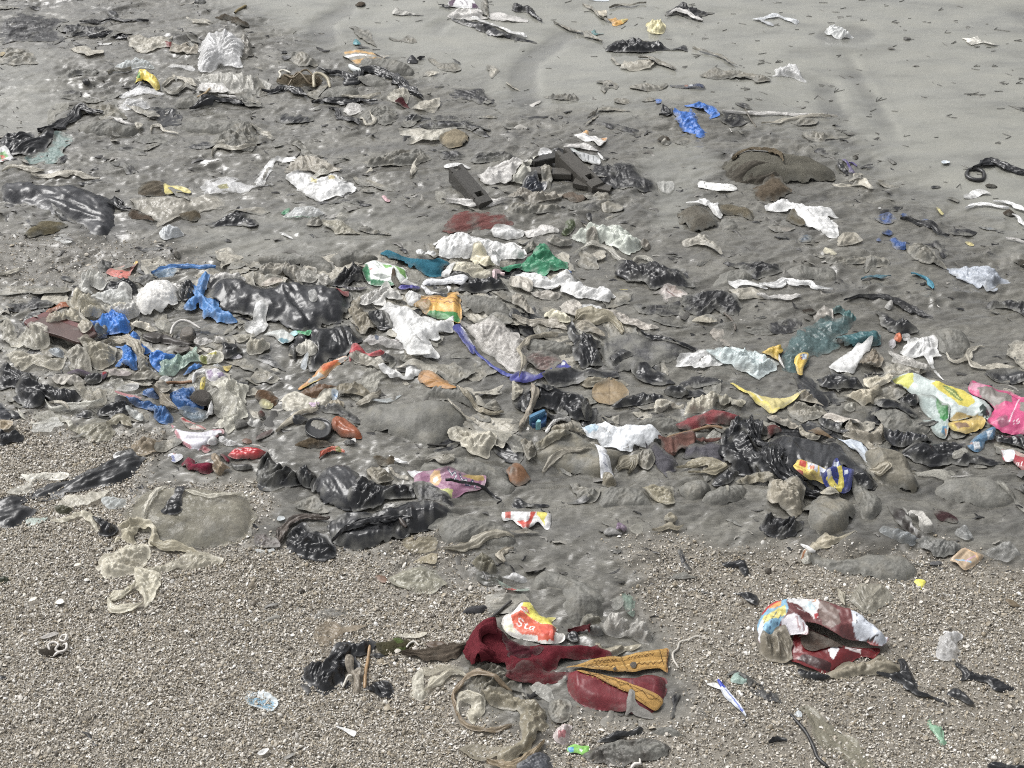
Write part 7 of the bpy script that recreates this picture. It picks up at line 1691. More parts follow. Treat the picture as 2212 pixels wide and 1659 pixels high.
# --- right near (tile 11)
f(11,"4,112 2,96 12,86 36,82 64,88 96,96 120,100 144,120 168,140 186,160 180,178 160,172 148,160 128,144 140,172 120,180 96,176 60,166 24,152 8,136",'blk','black_cavity_bag','bag','large open black bag under the yellow and blue sweet packets',H=.06,r=.3,q=.22,amp=.02,sc=.1,c=(50,51,54))
s(11,"-30,60 -20,84 0,112 12,136 40,160 80,176 112,184",[90,120,130,140,120,90,60],'blk','rolled_film','bag','thick black gathered rim of the large open black bag',hump=.04,q=.1,amp=.022)
f(11,"124,166 136,160 156,152 176,160 186,166 180,178 160,178 140,176",*K1,'black fold at the lower end of the large open bag',H=.04)
f(11,"43,142 48,132 54,126 68,130 88,138 104,144 112,152 108,160 96,158 84,154 64,156 52,152",*K72,'yellow and red striped sweet packet lying in the open black bag',H=.045,r=.5,c=(226,196,60),q=.02,res=.75,amp=.008,up=.01,
  prints=[('p',"55,131 67,134 65,142 54,139",(206,66,40)),('p',"68,134 86,140 86,150 69,144",(206,210,222)),('p',"72,140 80,142 80,147 73,146",(200,110,60)),('p',"48,149 60,150 61,156 51,155",(200,70,40)),('p',"88,142 108,149 106,158 90,152",(200,206,226)),('l',"45,140 84,153",5,(170,130,40))])
f(11,"88,152 96,156 108,148 112,136 118,131 126,138 128,144 144,142 148,152 144,170 136,178 126,178 112,172 100,166",'print','blue_packet','packet','dark blue and yellow sweet packet with lettering in the open black bag',H=.055,r=.5,c=(44,58,138),q=.01,res=.7,amp=.012,up=.012,m='gloss',
  prints=[('p',"118,148 126,146 133,170 128,178 120,176 123,160",(206,190,40)),('p',"100,162 108,160 124,172 126,177 112,172",(214,196,50)),('t',"FIET",604,862,30,-82,4,(40,40,40)),('p',"131,153 138,151 138,157 132,158",(200,206,220)),('p',"114,140 122,138 120,148 112,149",(196,204,220)),('p',"100,156 106,154 110,162 104,164",(190,190,190))])
f(11,"120,97 136,98 164,96 165,104 170,116 176,140 174,143 160,128 144,112 132,102",'print','film_scrap','plastic sheet','pale bluish-white triangular flap beside the open black bag',H=.04,r=.4,c=(196,206,218),q=.04,amp=.006)
f(11,"164,112 180,108 208,109 232,116 246,128 252,148 262,172 264,180 254,189 240,190 216,180 192,168 180,156 176,140",'mudbag','standing_sack','sack','bulging grey-tan sack at the puddle edge on the right',H=.15,r=.6,q=.35,c=(126,120,104),amp=.010,sc=.1)
s(11,"178,134 192,138 208,138 196,144 186,140",[40,60,50,40,30],*K2,'tan film twist on the bulging sack',c=(146,136,110))
f(11,"128,86 128,74 144,66 160,78 172,86 188,76 202,74 204,90 196,102 180,100 192,112 176,112 164,100 144,96",*K21,'tan gauze bag knot above the bulging sack',H=.07,o=.9,c=(158,148,126),q=.12)
f(11,"90,50 104,48 128,54 152,64 160,76 144,80 128,76 112,64 91,60",'print','grey_wrapper','wrapper','long off-white printed wrapper above the open black bag',H=.03,c=(196,188,176),q=.15,w=[('l',"96,55 140,66",6,(160,150,136)),('l',"94,58 128,66",5,(160,150,136))])
f(11,"88,62 112,68 132,74 128,84 140,92 112,84 92,76",*K1,'black film beneath the long off-white wrapper',H=.02)
f(11,"36,40 52,28 76,36 100,44 100,58 84,64 60,66 44,56",*K4,'grey film bag below the yellow pointed packet',H=.05,q=.3)
f(11,"46,22 60,12 76,20 96,40 100,46 80,38 60,30",*K0,'tan film hood right of the yellow pointed packet',H=.05,c=(150,140,118))
f(11,"130,46 136,36 150,32 148,46 140,52",'clear','gauze_film','plastic scrap','small clear gauze loop right of the off-white wrapper',o=.6,H=.03)
f(11,"132,20 150,12 172,12 192,10 198,22 184,28 184,40 168,38 152,28",*K0,'cream and tan crumpled film above the gauze loop',H=.05,c=(170,158,128),amp=.03)
f(11,"50,80 56,76 68,88 80,92 88,92 84,100 72,101 60,96 52,88",*K2,'tan curled film hook on the rim of the open black bag',H=.04,c=(160,150,124))
f(11,"68,82 84,74 96,82 112,92 92,88 80,88",*K83,'dead ochre leaf at the top of the open black bag',c=(110,88,58),H=.02)
f(11,"0,74 12,70 24,74 22,84 8,88 0,94",*K40,'dull red cloth corner left of the open black bag',H=.04,c=(104,52,50))
f(11,"0,58 20,60 44,68 52,78 28,74 8,68",*K2,'beige film band above the dull red cloth corner',c=(160,150,130),H=.03)
# yellow pointed packet
f(10,"376,-3 384,-3 406,10 426,22 460,25 502,24 502,26 476,39 453,55 442,50 424,37 400,17",'print','pointed_packet','packet','yellow pointed wedge-shaped packet right of centre',H=.02,r=.3,c=(198,184,110),q=.08,amp=.006,w=[('p',"376,-3 384,-3 406,10 426,22 442,37 453,55 442,50 424,37 400,17",(224,204,60)),('p',"410,15 416,15 436,33 430,32",(228,224,190)),('l',"446,52 476,38 502,26",14,(216,198,70))])
# big printed bag and pink bag on the right edge
f(11,"212,0 232,-8 248,-14 280,-8 312,0 340,12 364,24 388,43 380,66 372,62 352,60 320,66 312,60 300,48 284,36 260,24 236,12",'print','printed_bag','bag','pale green-white printed bag with a yellow oval at the right',H=.09,r=.5,c=(196,208,204),q=.05,amp=.010,sc=.14,res=.75,
  prints=[('p',"212,0 232,-7 248,-12 250,6 240,14 230,8",(206,206,70)),('l',"213,1 236,15 260,26 290,40",30,(42,50,66)),('p',"280,8 292,0 308,2 328,12 348,26 356,40 344,49 328,48 312,32 292,20",(212,196,30)),('p',"300,12 308,10 324,22 336,38 328,40 312,26",(120,140,60)),('l',"304,14 312,20 320,26 330,37",10,(214,214,120)),('p',"362,50 370,44 382,54 378,64 366,58",(52,66,62)),('t',"Trek",1822,282,26,30,4,(200,214,206)),('p',"312,62 324,57 352,58 370,60 372,64 352,60 320,66",(186,160,90))])
f(11,"254,28 268,32 288,38 300,48 309,52 310,66 307,94 296,94 284,88 278,76 267,62 280,60 266,46",*K84,'grey and green folded flap hanging from the printed bag',H=.04,c=(160,176,172),w=[('p',"294,50 308,51 310,66 304,72 296,66",(34,130,56)),('p',"300,80 308,80 307,94 298,90",(80,130,160)),('p',"303,84 308,86 307,94",(206,130,50)),('p',"288,38 298,46 294,58 288,48",(60,130,70))])
f(11,"310,72 320,66 340,64 360,60 374,66 370,78 352,84 340,90 324,86 314,80",*K38,'yellow-brown food wrapper below the printed bag',H=.03,c=(196,166,70),q=.06,w=[('p',"320,72 340,68 348,78 328,82",(140,110,80)),('p',"312,74 320,76 330,84 320,85",(210,186,60))])
f(11,"347,0 352,-12 360,-14 380,-4 412,10 434,22 466,32 480,60 476,96 442,94 416,88 392,80 378,72 384,56 390,40 372,26 352,16",'print','pink_bag','bag','bright pink bag smeared with grey silt at the right edge',H=.08,r=.5,c=(206,60,122),q=.12,amp=.014,sc=.12,res=.8,
  prints=[('p',"347,0 352,-12 370,-8 380,0 370,12 356,12",(198,130,156)),('p',"360,8 390,10 420,24 420,40 390,38 370,24",(126,118,112)),('l',"434,26 426,48 414,76",8,(226,200,212)),('p',"432,40 452,44 448,66 432,60",(132,124,118)),('p',"392,68 408,64 416,80 400,80",(150,70,100)),('t',"oO",2100,400,36,5,6,(232,206,216))])
f(11,"202,86 212,80 240,84 266,86 286,88 280,100 252,108 224,108 208,100",'blk','rubber_tube','bag','smooth dark slate bag belly under the printed bag',H=.07,q=.1,c=(62,63,67),amp=.006)
f(11,"180,50 200,40 220,40 248,52 280,64 276,80 240,84 212,80 192,72",*K3,'flat silted bag left of the green folded flap',H=.05,amp=.014)
f(11,"228,30 236,22 252,20 258,32 246,38 234,36",*K1,'small black bag under the printed bag edge',H=.04)
f(11,"188,34 208,30 240,36 256,44 248,54 224,44 200,46",*K1,'black thin film left of the printed bag',q=.2)
f(11,"232,116 252,104 280,104 312,94 340,100 352,120 380,128 400,132 380,140 340,138 312,140 280,138 252,132",*K1,'black crinkled film spread below the yellow-brown wrapper',H=.03,amp=.03,sc=.05,q=.15)
f(11,"344,112 352,100 366,90 376,84 390,82 390,94 376,100 372,112 360,120 350,117",*K27,'crumpled blue and white wrapper below the pink bag',H=.04,c=(86,128,160),q=.05,amp=.025,sc=.06,w=[('p',"352,108 364,104 366,114 356,118",(206,210,214)),('p',"376,86 388,84 380,98",(196,206,214)),('p',"344,108 352,102 352,112",(160,130,120))])
f(11,"392,88 420,88 450,96 466,100 466,120 436,112 410,104 394,100",*K1,'black film below the pink bag at the right edge',H=.04,q=.1)
f(11,"403,112 412,114 420,113 442,120 466,124 466,164 442,156 432,148 424,138 410,136 406,124",'print','red_pack','packet','red and white lettered packet at the right edge',H=.05,r=.4,c=(168,44,58),q=.05,res=.8,w=[('p',"403,112 412,114 420,113 428,120 422,138 410,136",(222,226,230)),('p',"424,118 442,120 466,124 466,136 442,132 428,128",(176,150,140)),('t',"alle",2135,722,40,18,6,(232,226,226))])
f(11,"320,120 336,112 344,120 332,128 320,128",*K16,'small clear film scrap on the black crinkled film',o=.5)
f(11,"286,180 294,168 312,158 328,154 352,154 380,158 412,172 430,192 424,208 392,216 356,214 332,204 308,196",*K3,'smooth silted mound standing in the puddle at the right',H=.09,q=.6,amp=.006)
f(11,"314,166 320,158 340,157 356,160 340,162 324,163",'dwhite','white_film','plastic scrap','whitish film smear on the silted mound in the puddle',q=.3)
f(11,"434,176 442,174 460,180 460,192 440,188",'blk','black_lump','plastic lump','black lump at the right edge beside the puddle mound',H=.04)
f(11,"392,180 408,180 424,200 442,212 460,224 442,222 416,200",*K12,'faint clear film strip right of the puddle mound',o=.35)
f(11,"0,172 8,166 24,170 50,174 60,184 64,202 58,226 44,233 24,220 0,206",*K85,'crumpled tan bag left of the boulder-like bag',H=.09,c=(152,142,118),amp=.03)
f(11,"0,222 16,226 44,233 58,236 60,246 48,258 40,267 16,266 0,260 -12,248 -12,230",'blkm','dark_bag','bag','dark grey rounded bag under the crumpled tan bag',H=.08,q=.2,g=-5)
f(11,"59,212 68,200 84,190 104,184 124,188 144,198 155,212 152,228 144,244 128,258 108,266 88,264 74,252 64,232",'mudbag','boulder_bag','bag','boulder-like silted bag with straight sides at right foreground',H=.12,r=.55,q=.5,c=(128,122,106),amp=.010,sc=.09)
f(11,"68,278 80,264 94,254 104,248 120,252 140,244 152,240 136,252 112,266 92,270 76,280",*K2,'tan film knot trailing from the foot of the boulder-like bag',H=.035,c=(164,152,120))
f(11,"90,192 100,184 112,186 120,196 108,204 96,200",'tan','film_strip','bag','tan folded film on the crown of the boulder-like bag',H=.03,c=(156,148,126))
f(11,"144,172 156,176 176,184 192,192 200,210 192,230 176,240 160,230 158,204 148,188",*K3,'slumped silt-covered film right of the boulder-like bag',H=.06,amp=.014)
f(11,"234,212 240,215 244,224 266,226 274,240 285,259 266,258 258,244 244,232",'clear','clear_box','packaging','clear rigid box with white edges tipped at the right foreground',H=.07,r=.2,o=.75,c=(190,186,176),q=.1,w=[('l',"234,212 244,230 258,246 266,258",10,(226,224,218))])
f(11,"208,209 234,216 240,232 260,252 280,260 260,264 236,248 220,230",'blk','hollow_shade','cardboard','dark brown sheet standing for the shaded hollow under the tipped clear box',c=(46,40,36),q=.15)  # shade of the hollow, put in as a dark brown sheet
f(11,"286,222 300,218 320,224 328,240 316,244 296,236",'cloth','maroon_rag','cloth','dark maroon rag in wet silt right of the tipped clear box',H=.02,c=(66,44,46),q=.3)
f(11,"192,256 200,246 220,252 240,258 262,266 250,274 224,270 200,262",'clear','bottle','bottle','flattened bluish clear bottle below the tipped clear box',H=.035,o=.5,c=(150,158,162),q=.3)
f(11,"262,272 280,264 312,268 336,278 328,294 300,300 276,290",*K4,'dark grey silted film right of the flattened bottle',H=.03,q=.4,c=(110,110,106))
f(11,"324,254 338,245 350,256 356,266 344,274 330,266",*K13,'small grey clear bag above the shiny iridescent packet',H=.05,o=.7,c=(150,152,150))
f(11,"315,304 328,294 338,284 352,288 372,294 368,304 350,316 338,322 326,312",'print','iridescent_packet','packet','shiny rainbow-silver torn packet at the right foreground',H=.03,r=.4,c=(176,152,120),q=.05,m='gloss',w=[('l',"324,305 336,306 350,310",14,(150,190,220)),('l',"346,290 358,296 362,304",16,(220,176,120)),('l',"340,308 358,300",8,(206,150,190)),('p',"338,280 348,286 340,290",(196,160,140))])
f(11,"374,290 392,280 412,272 430,280 440,296 420,310 396,306 384,300",'clear','grey_film','plastic sheet','grey crinkled clear film right of the rainbow packet',H=.04,o=.6,c=(150,150,146),q=.2)
f(11,"278,310 288,307 300,309 298,314 284,316",*K24,'slate pebble left of the rainbow packet',H=.02,c=(96,96,98),amp=.002)
s(11,"56,278 66,282 74,288 82,290",[12,24,30,12],'white','film_scrap','plastic strip','slim white shred below the boulder-like bag')
f(11,"57,296 62,286 70,288 76,300 70,308 62,308",'clear','milky_scrap','packaging','small milky bottle top with orange edge below the boulder-like bag',H=.03,o=.8,w=[('p',"57,298 62,286 67,288 61,298",(170,110,60))])
f(11,"76,300 96,296 128,300 164,288 200,288 240,296 260,320 252,340 200,344 152,336 112,324 84,312",*K34,'broad silted sheet sloping to the gravel at right foreground',H=.05,g=-15,amp=.012,q=.6)

# ------------------------------------------------------------------ foreground: on the shell gravel
f(13,"206,1 220,0 226,6 224,14 214,11",'leaf','brown_scrap','debris','rusty scrap at the left tip of the olive-grey film',c=(110,78,54),H=.01)
f(13,"100,78 104,62 124,56 152,54 166,60 152,70 128,72 108,76",'clear','grey_film','plastic scrap','faint grey-blue film on gravel above the tan gauze',o=.35,c=(130,128,122))
f(13,"98,114 102,94 120,84 136,80 152,88 172,86 192,88 180,96 160,100 152,108 138,118 120,120 108,120",*K86,'ochre gauze film patch on gravel above the black bow-shaped bag',o=.65,c=(140,122,92),q=.1,H=.015)
f(13,"80,176 82,160 94,149 112,149 124,138 136,124 152,118 176,114 182,108 196,112 202,118 192,132 180,138 170,140 176,152 180,162 168,166 156,168 156,184 168,192 160,197 148,194 140,186 138,198 120,204 106,200 90,192",*K33,'black bow-shaped bag lying alone on the shell gravel',H=.07,amp=.035,sc=.07,q=.05)
f(13,"155,158 164,147 170,150 170,170 176,166 186,166 182,180 180,202 170,203 169,180 160,172",'tan','paper_scrap','paper','brown-grey paper strip standing against the black bow-shaped bag',H=.03,c=(136,124,104),q=.1,amp=.006)
tube(13,"197,125 194,144 190,168 188,197",.0055,'wood_stick','stick','yellowish wooden stick upright beside the black bow-shaped bag',(168,132,84),wav=.2)
tube(13,"150,194 155,184 160,177 167,177",.004,'string','cord','short white cord at the foot of the black bow-shaped bag',(210,204,190))
f(13,"190,196 198,188 202,180 212,180 230,182 235,192 237,208 224,212 208,209 200,202",*K33,'small folded black bag right of the wooden stick',H=.04,q=.02,sc=.1)
f(13,"202,124 212,114 230,112 242,103 256,108 272,109 284,112 286,118 268,122 260,130 240,132 226,138 212,136",*K28,'green and brown weed clump left of the crimson bag strap',H=.03,c=(66,62,40),amp=.03,sc=.035,q=.1,w=[('p',"234,108 250,106 256,118 244,120",(74,88,40)),('p',"238,128 260,126 256,131",(80,94,46))])
tube(13,"260,126 266,118 274,115 282,121",.0035,'white_string','string','white string bit in the green and brown weed clump',(220,216,204))
f(13,"238,96 252,98 272,102 294,100 288,108 268,110 246,106",*K12,'cream clear film above the green and brown weed clump',o=.75,c=(186,178,156))
f(13,"294,120 300,114 320,114 330,122 324,128 304,128",*K83,'dead brown leaf right of the green and brown weed clump',H=.02,c=(88,68,48))
s(13,"252,138 280,138 308,138 332,136 352,130 372,124",[60,80,90,90,100,80],*K47,'grey-brown cloth strap leading into the crimson handbag',c=(92,82,70),q=.3,hump=.015)
f(13,"202,138 212,136 222,140 212,144 203,142",*K9,'little dark shred below the weed clump')
f(13,"270,210 272,184 280,166 288,166 290,188 296,206 286,220 276,218",*K49,'upright pale gauze strip on gravel left of the tan net',o=.65,c=(196,190,168),H=.02)
s(13,"292,204 308,192 324,180 336,172 352,172 366,180",[40,60,80,60,70,60],*K12,'pale wavy gauze strip running up to the tan net',c=(192,184,158),o=.75,hump=.02)
f(13,"288,152 312,148 336,152 352,158 366,166 356,172 336,166 312,170 292,166",*K49,'thin gauze film above the pale wavy strip',o=.45,c=(176,168,142))
f(13,"366,176 372,152 392,144 420,152 442,166 460,180 466,202 442,200 420,202 408,218 392,220 376,208",*K50,'grey-tan net bundle below the crimson handbag',o=.9,c=(112,106,88),H=.06,q=.25,amp=.03)
s(13,"348,238 344,222 340,202 352,186 368,176 392,180 420,192 442,202",[30,40,30,40,50,40,40,30],*K2,'brown fibrous edge winding across the tan net',c=(130,108,74),hump=.015)
f(13,"347,236 350,208 364,200 380,208 394,218 394,238 384,248 376,256 364,240 370,224 356,222 354,240",*K49,'pale gauze ring lying on gravel below the tan net',o=.8,c=(180,172,146),H=.03)
s(13,"348,240 360,258 380,266 408,270 442,266",[40,40,50,40,50],*K2,'brown curved fibre hem on gravel below the pale gauze ring',c=(128,108,74),hump=.012)
f(13,"138,264 152,265 173,269 171,281 160,277 148,270",*K87,'white triangular film flake on gravel below the black bow-shaped bag',amp=.006,q=.02)
f(13,"4,310 12,304 23,304 16,312 8,314",*K87,'small white film flake near the bottom edge on gravel',amp=.004)
f(12,"427,200 442,200 480,212 474,234 452,231 428,222",'clear','blue_label','label','pale blue clear film label lying flat on gravel',o=.8,c=(186,200,206),amp=.004,q=.02,w=[('p',"430,209 474,217 472,232 452,229 428,221",(150,196,222))])
f(13,"358,304 370,294 392,294 420,300 450,300 466,308 450,320 420,318 392,322 370,316",*K86,'tan gauze sheet lying on gravel near the bottom edge',o=.75,c=(140,130,104),q=.15,g=-5)
f(13,"395,30 400,28 450,28 466,30 466,66 446,66 404,60 393,48",'mudfilm','grey_card','cardboard','grey rectangular card sheet above the orange wrapper',H=.02,c=(140,136,124),q=.35,amp=.006,sc=.16)
f(13,"357,64 370,53 392,51 399,58 388,66 370,67",'cloth','black_lump','debris','dark gritty lump left of the grey rectangular card',H=.03,c=(74,74,76),q=.15)
tube(13,"388,87 404,74 424,60 442,48",.005,'black_twig','twig','thin dark twig slanting up to the grey card',(60,58,56))
f(13,"416,12 440,22 466,24 466,30 430,28",*K88,'greenish film and red scrap above the grey rectangular card',o=.85,c=(126,150,134),w=[('p',"427,26 442,23 452,28 430,30",(196,80,70))])
# clear cup on the wrapper stack, dark films (tile 14 top left)
f(14,"-16,12 0,0 22,0 26,10 18,14 0,12",*K39,'crushed clear cup on the grey card above the orange wrapper',H=.04,o=.6,c=(206,212,214))
f(14,"34,12 44,-8 72,-12 104,0 140,16 156,32 160,52 140,66 120,71 104,68 92,52 88,28 64,22 40,30",*K34,'wide silted film hump above the crimson handbag',H=.05,amp=.012,g=-30)
f(14,"91,50 92,36 112,24 140,28 158,38 160,54 140,66 120,71 102,66",*K3,'rounded silted bag end above the crumpled gauze',H=.05)
f(14,"122,86 123,72 136,66 150,70 155,82 140,86",*K89,'small olive-grey pouch above the crimson handbag',H=.05,q=.25,c=(128,124,108))
f(14,"128,96 140,87 156,90 160,102 144,108 132,104",*K89,'slate grey film pouch below the olive-grey pouch',H=.05,q=.2,c=(124,124,120))
f(14,"157,86 164,69 180,68 196,76 208,80 222,78 240,88 244,104 236,120 216,116 200,112 180,106 160,104",*K90,'crumpled grey clear bag right of the orange wrapper',H=.07,o=.8,c=(172,168,158),q=.1,amp=.03)
f(14,"188,34 198,28 212,36 214,46 210,68 200,66 192,52",'clear','green_net','netting','wisp of green netting above the crumpled grey clear bag',o=.55,c=(112,140,122),q=.1)
f(14,"168,46 184,34 192,50 180,62",'clear','grey_net','netting','faint grey netting wisp left of the green netting',o=.35,c=(150,150,140))
f(14,"144,118 152,116 160,124 180,118 196,120 222,120 208,128 192,128 176,138 160,138 148,130",'clear','film_strip','plastic sheet','khaki film strip between the grey clear bag and the handbag',o=.85,c=(160,150,122),H=.03)
s(14,"96,97 112,96 128,99 134,110",[30,50,50,30],*K47,'dark maroon strap looping above the crimson handbag',c=(78,30,34),hump=.02)
f(14,"92,108 100,100 112,104 116,118 102,120",*K9,'black plastic bit beside the orange wrapper',H=.02)
# crimson handbag with gold trim
_g = ground_at(T(14,"152,230"))[0]
bagz = float(samp(TOP,*_g))
hb = thing('handbag','crimson handbag with gold patterned trim lying in the foreground','handbag',(_g[0],_g[1],bagz))
GOLD,GOLD_D,CRIM = (184,138,52),(108,78,26),(104,26,38)
f(13,"373,140 376,112 388,94 406,83 424,86 430,100 442,112 464,120 500,118 540,120 580,124 612,140 580,144 544,148 520,160 484,174 460,178 440,174 420,154 392,154 380,152",'cloth','strap',None,None,H=.10,r=.7,c=CRIM,q=.14,amp=.03,sc=.16,p=hb)
s(13,"383,154 379,134 383,112 397,95 414,85",[150,160,170,150,110],'cloth','strap_roll',None,None,c=(106,28,40),q=.1,hump=.09,amp=.008,taper=.08,p=hb)
f(13,"426,96 440,108 466,124 500,128 488,144 460,152 434,144 424,120",'cloth','strap_dark_interior',None,None,c=(70,18,30),q=.12,amp=.02,sc=.09,p=hb,up=-.004)  # darker crimson paints the shade inside the strap's folds
f(14,"-12,176 0,156 24,144 60,156 92,160 80,172 52,178 20,179",'cloth','strap_edge',None,None,H=.03,c=(96,34,40),q=.35,amp=.008,p=hb)
f(14,"93,166 112,160 140,166 180,170 208,172 230,166 256,170 267,176 266,200 260,218 244,236 216,241 188,236 160,232 132,226 108,212 96,192",'cloth','body',None,None,H=.09,r=.5,c=(118,28,38),q=.18,amp=.008,sc=.16,p=hb,m='print',jag=.2,res=.7,w=[('l',"126,172 130,181 135,176 139,185 144,180 148,188 152,183 157,192 161,187 166,196 170,191 174,199 179,194 183,203 188,198 192,207 196,202 201,210 205,206 210,214 214,209 218,218 223,213 227,222 232,217 236,225 240,220 245,229",6,(184,138,66)),('p',"112,161 180,170 230,167 267,176 265,202 240,195 208,186 200,183 160,170",(104,24,34)),('l',"208,174 207,200",8,(80,18,28))])
f(14,"112,161 128,162 152,168 176,176 200,185 208,189 236,197 262,206 258,218 248,225 220,215 208,206 192,197 168,188 144,176 124,170",'cloth','lower_trim',None,None,H=.012,r=.1,c=(190,144,60),q=.04,amp=.003,p=hb,jag=.2,up=.004,lip=.0,res=.7,
  prints=[('l',"120,165 144,171 172,181 200,191 224,200 258,212",8,GOLD_D),('l',"128,166 140,174 152,172 164,182 176,180 188,192 200,189 212,202 226,200 236,212 250,210",8,(96,66,24)),('l',"120,167 140,176 168,188 192,197 210,206 232,217",8,GOLD_D)])
trim = f(14,"93,163 108,158 128,150 152,145 188,140 220,134 254,129 270,129 269,152 267,172 252,164 230,166 208,171 188,169 160,166 128,163",'cloth','upper_trim',None,None,H=.018,r=.12,c=(180,136,54),q=.05,amp=.004,p=hb,jag=.2,up=.012,lip=0,res=.6,
  prints=[('l',"112,158 152,149 188,143 220,138 268,135",5,(206,166,84)),('l',"120,160 156,154 188,149 230,144 266,143",8,GOLD_D),('l',"128,162 160,160 188,158 230,154 264,152",8,(212,172,92)),
    ('l',"140,154 143,151 146,154 149,150 152,153 155,150 158,152 161,149 164,151 167,148 170,151 173,148 176,150 179,147 182,149",8,(98,68,26)),('l',"200,146 203,143 206,145 209,142 212,145 215,141 218,144 221,141 224,143 227,140 230,143 233,140 236,142 239,139 242,142 245,139",8,(98,68,26)),
    ('l',"130,161 136,158 140,161 146,157 150,161 156,157 160,160 166,156 170,160 176,156 180,160",8,(98,68,26)),('l',"204,160 209,156 214,160 219,155 224,159 229,155 234,159 239,154 244,158 249,154 254,158 259,153",8,(98,68,26)),
    ('l',"188,141 200,169",7,(50,38,26)),('l',"254,131 262,160",7,(50,38,26)),('l',"269,130 267,172",8,(120,60,40))])
for _a in ("204,152 209,148 215,151 213,159 206,158","174,160 178,157 181,160 178,163"):
 f(14,_a,'cloth','rivet',None,None,H=.008,c=(98,92,84),amp=.001,p=trim,jag=.1,up=.004,lip=0,res=.5)
f(14,"196,224 202,196 212,198 216,212 240,222 243,232 216,226 206,222",'mudbag','silt_smear',None,None,amp=.002,p=hb,up=.006,q=.75,c=(130,126,120))
# orange and yellow wrapper on the handbag strap
f(13,"426,88 432,74 442,70 448,66 454,58 462,54 474,52 484,62 494,70 518,72 512,80 522,92 520,100 532,104 532,118 508,124 512,132 484,122 476,118 460,114 440,108 428,100",*K67,'orange, yellow and white crumpled wrapper on the crimson handbag strap',H=.06,r=.5,c=(224,220,212),q=.03,amp=.016,sc=.10,res=.65,
  prints=[('p',"462,54 474,52 484,62 494,70 512,79 520,91 512,92 494,88 472,78 458,68",(224,212,30)),('p',"494,70 519,72 509,81 500,80",(220,210,40)),('p',"440,80 458,70 474,79 496,90 518,93 518,100 512,120 500,118 480,112 460,108 446,98",(226,92,52)),('p',"488,96 520,96 514,120 496,118",(214,72,40)),
    ('p',"457,62 468,64 474,74 460,70",(214,110,80)),('t',"Sta",2250,470,66,22,12,(236,232,228)),('t',"-Sl",2288,350,26,18,5,(232,226,220)),('l',"474,64 484,68 490,76",4,(120,110,30)),('l',"480,74 494,80",4,(120,110,30)),('p',"486,113 508,116 504,122 488,120",(226,84,40)),('p',"428,92 440,88 448,104 430,100",(226,222,190))])
# strings, scraps around
tube(14,"338,111 320,106 304,112 290,116 286,128 278,136 279,148 288,162",.004,'white_string','string','long pale string lying on grit right of the handbag',(196,190,178))
f(14,"336,188 348,186 354,189 360,200 352,198 340,192",'white','white_film','plastic scrap','white film end of the blue and white strip',amp=.006)
s(14,"356,184 364,196 372,208 384,220 396,234 404,246",[60,60,50,44,40,24],'print','film_strip','wrapper','blue and white twisted packet strip in the foreground right',c=(206,212,222),hump=.02,q=.03,w=[('p',"353,183 363,182 370,200 360,198",(44,70,190)),('l',"368,202 380,216 398,238",10,(70,96,190))])
f(14,"398,248 404,245 408,254 403,258",*K9,'tiny black scrap at the end of the blue and white strip')
f(14,"377,184 384,173 398,172 410,181 406,188 386,188",*K78,'pale green clear film scrap right of the blue strip',o=.75,c=(150,186,172),H=.015)
f(14,"368,172 380,164 400,168 416,180 442,196 460,204 466,220 442,216 420,202 412,192 392,174",'blkm','film_sheet','plastic sheet','torn dark film streak right of the pale green scrap',q=.35)
f(14,"276,212 286,202 292,206 284,222 282,240 279,252 272,250 278,228",'blkm','film_sheet','plastic strip','dark upright film scrap right of the handbag corner',q=.2,H=.02)
f(14,"71,280 78,264 88,260 102,258 98,274 100,288 80,290",*K44,'clear pinkish packet with red end below the handbag',H=.04,o=.8,c=(196,180,176),w=[('p',"86,260 94,257 93,264 87,265",(196,30,36)),('p',"79,276 94,272 92,286 80,286",(190,120,124))])
f(14,"95,300 108,294 120,296 132,294 133,302 126,312 112,308 100,307",*K84,'tiny lime green and blue wrapper near the bottom edge',c=(126,196,70),H=.015,q=.02,w=[('p',"95,300 106,300 107,308 100,307",(70,160,214)),('p',"116,302 122,303 120,308 117,306",(226,232,232))])
f(14,"31,192 44,186 66,196 72,212 66,222 52,210 38,200",*K45,'clear film triangle left of the handbag body',o=.65,c=(176,174,164))
f(14,"-50,206 -20,202 0,202 28,212 48,222 60,236 62,258 48,280 32,296 12,312 -12,320 -24,312 0,296 16,280 12,258 12,236 -12,224 -40,218",*K50,'long olive-tan net curving down below the handbag',H=.04,o=.9,c=(138,128,100),q=.12,amp=.03)
s(14,"-44,312 -12,322 12,318 36,300 56,280",[50,60,70,60,40],'tan','net_strip','netting','thick ochre hem of the long olive-tan net',c=(146,124,84),hump=.025)
f(14,"64,220 84,212 100,224 96,252 80,258 66,250",*K4,'grey silted film below the clear film triangle',q=.45,H=.02)
f(14,"4,332 16,320 40,304 60,300 70,312 68,332 60,344 24,346",'blkm','grey_bag','bag','dark bluish-grey film at the bottom edge below the net hem',H=.03,c=(78,80,86),q=.3)
f(14,"148,286 168,276 184,270 202,268 220,262 228,268 220,274 200,278 186,284 166,288",*K91,'black film strip at the top of the dark grit heap',H=.02)
f(14,"238,266 252,258 276,260 296,272 298,280 276,280 252,274",*K34,'flat grey silted film right of the dark grit heap',H=.02)
f(14,"124,312 136,296 156,288 180,284 210,278 240,278 266,288 280,304 266,316 230,324 190,328 152,328",'blkm','grit_heap','debris','dark lumpy heap of grit and rotted film near the bottom edge',H=.035,c=(70,65,58),q=.5,amp=.035,sc=.05)
tube(14,"206,329 212,322 222,322 221,314",.006,'white_piece','plastic piece','white bent plastic bit at the bottom edge',(216,210,202))
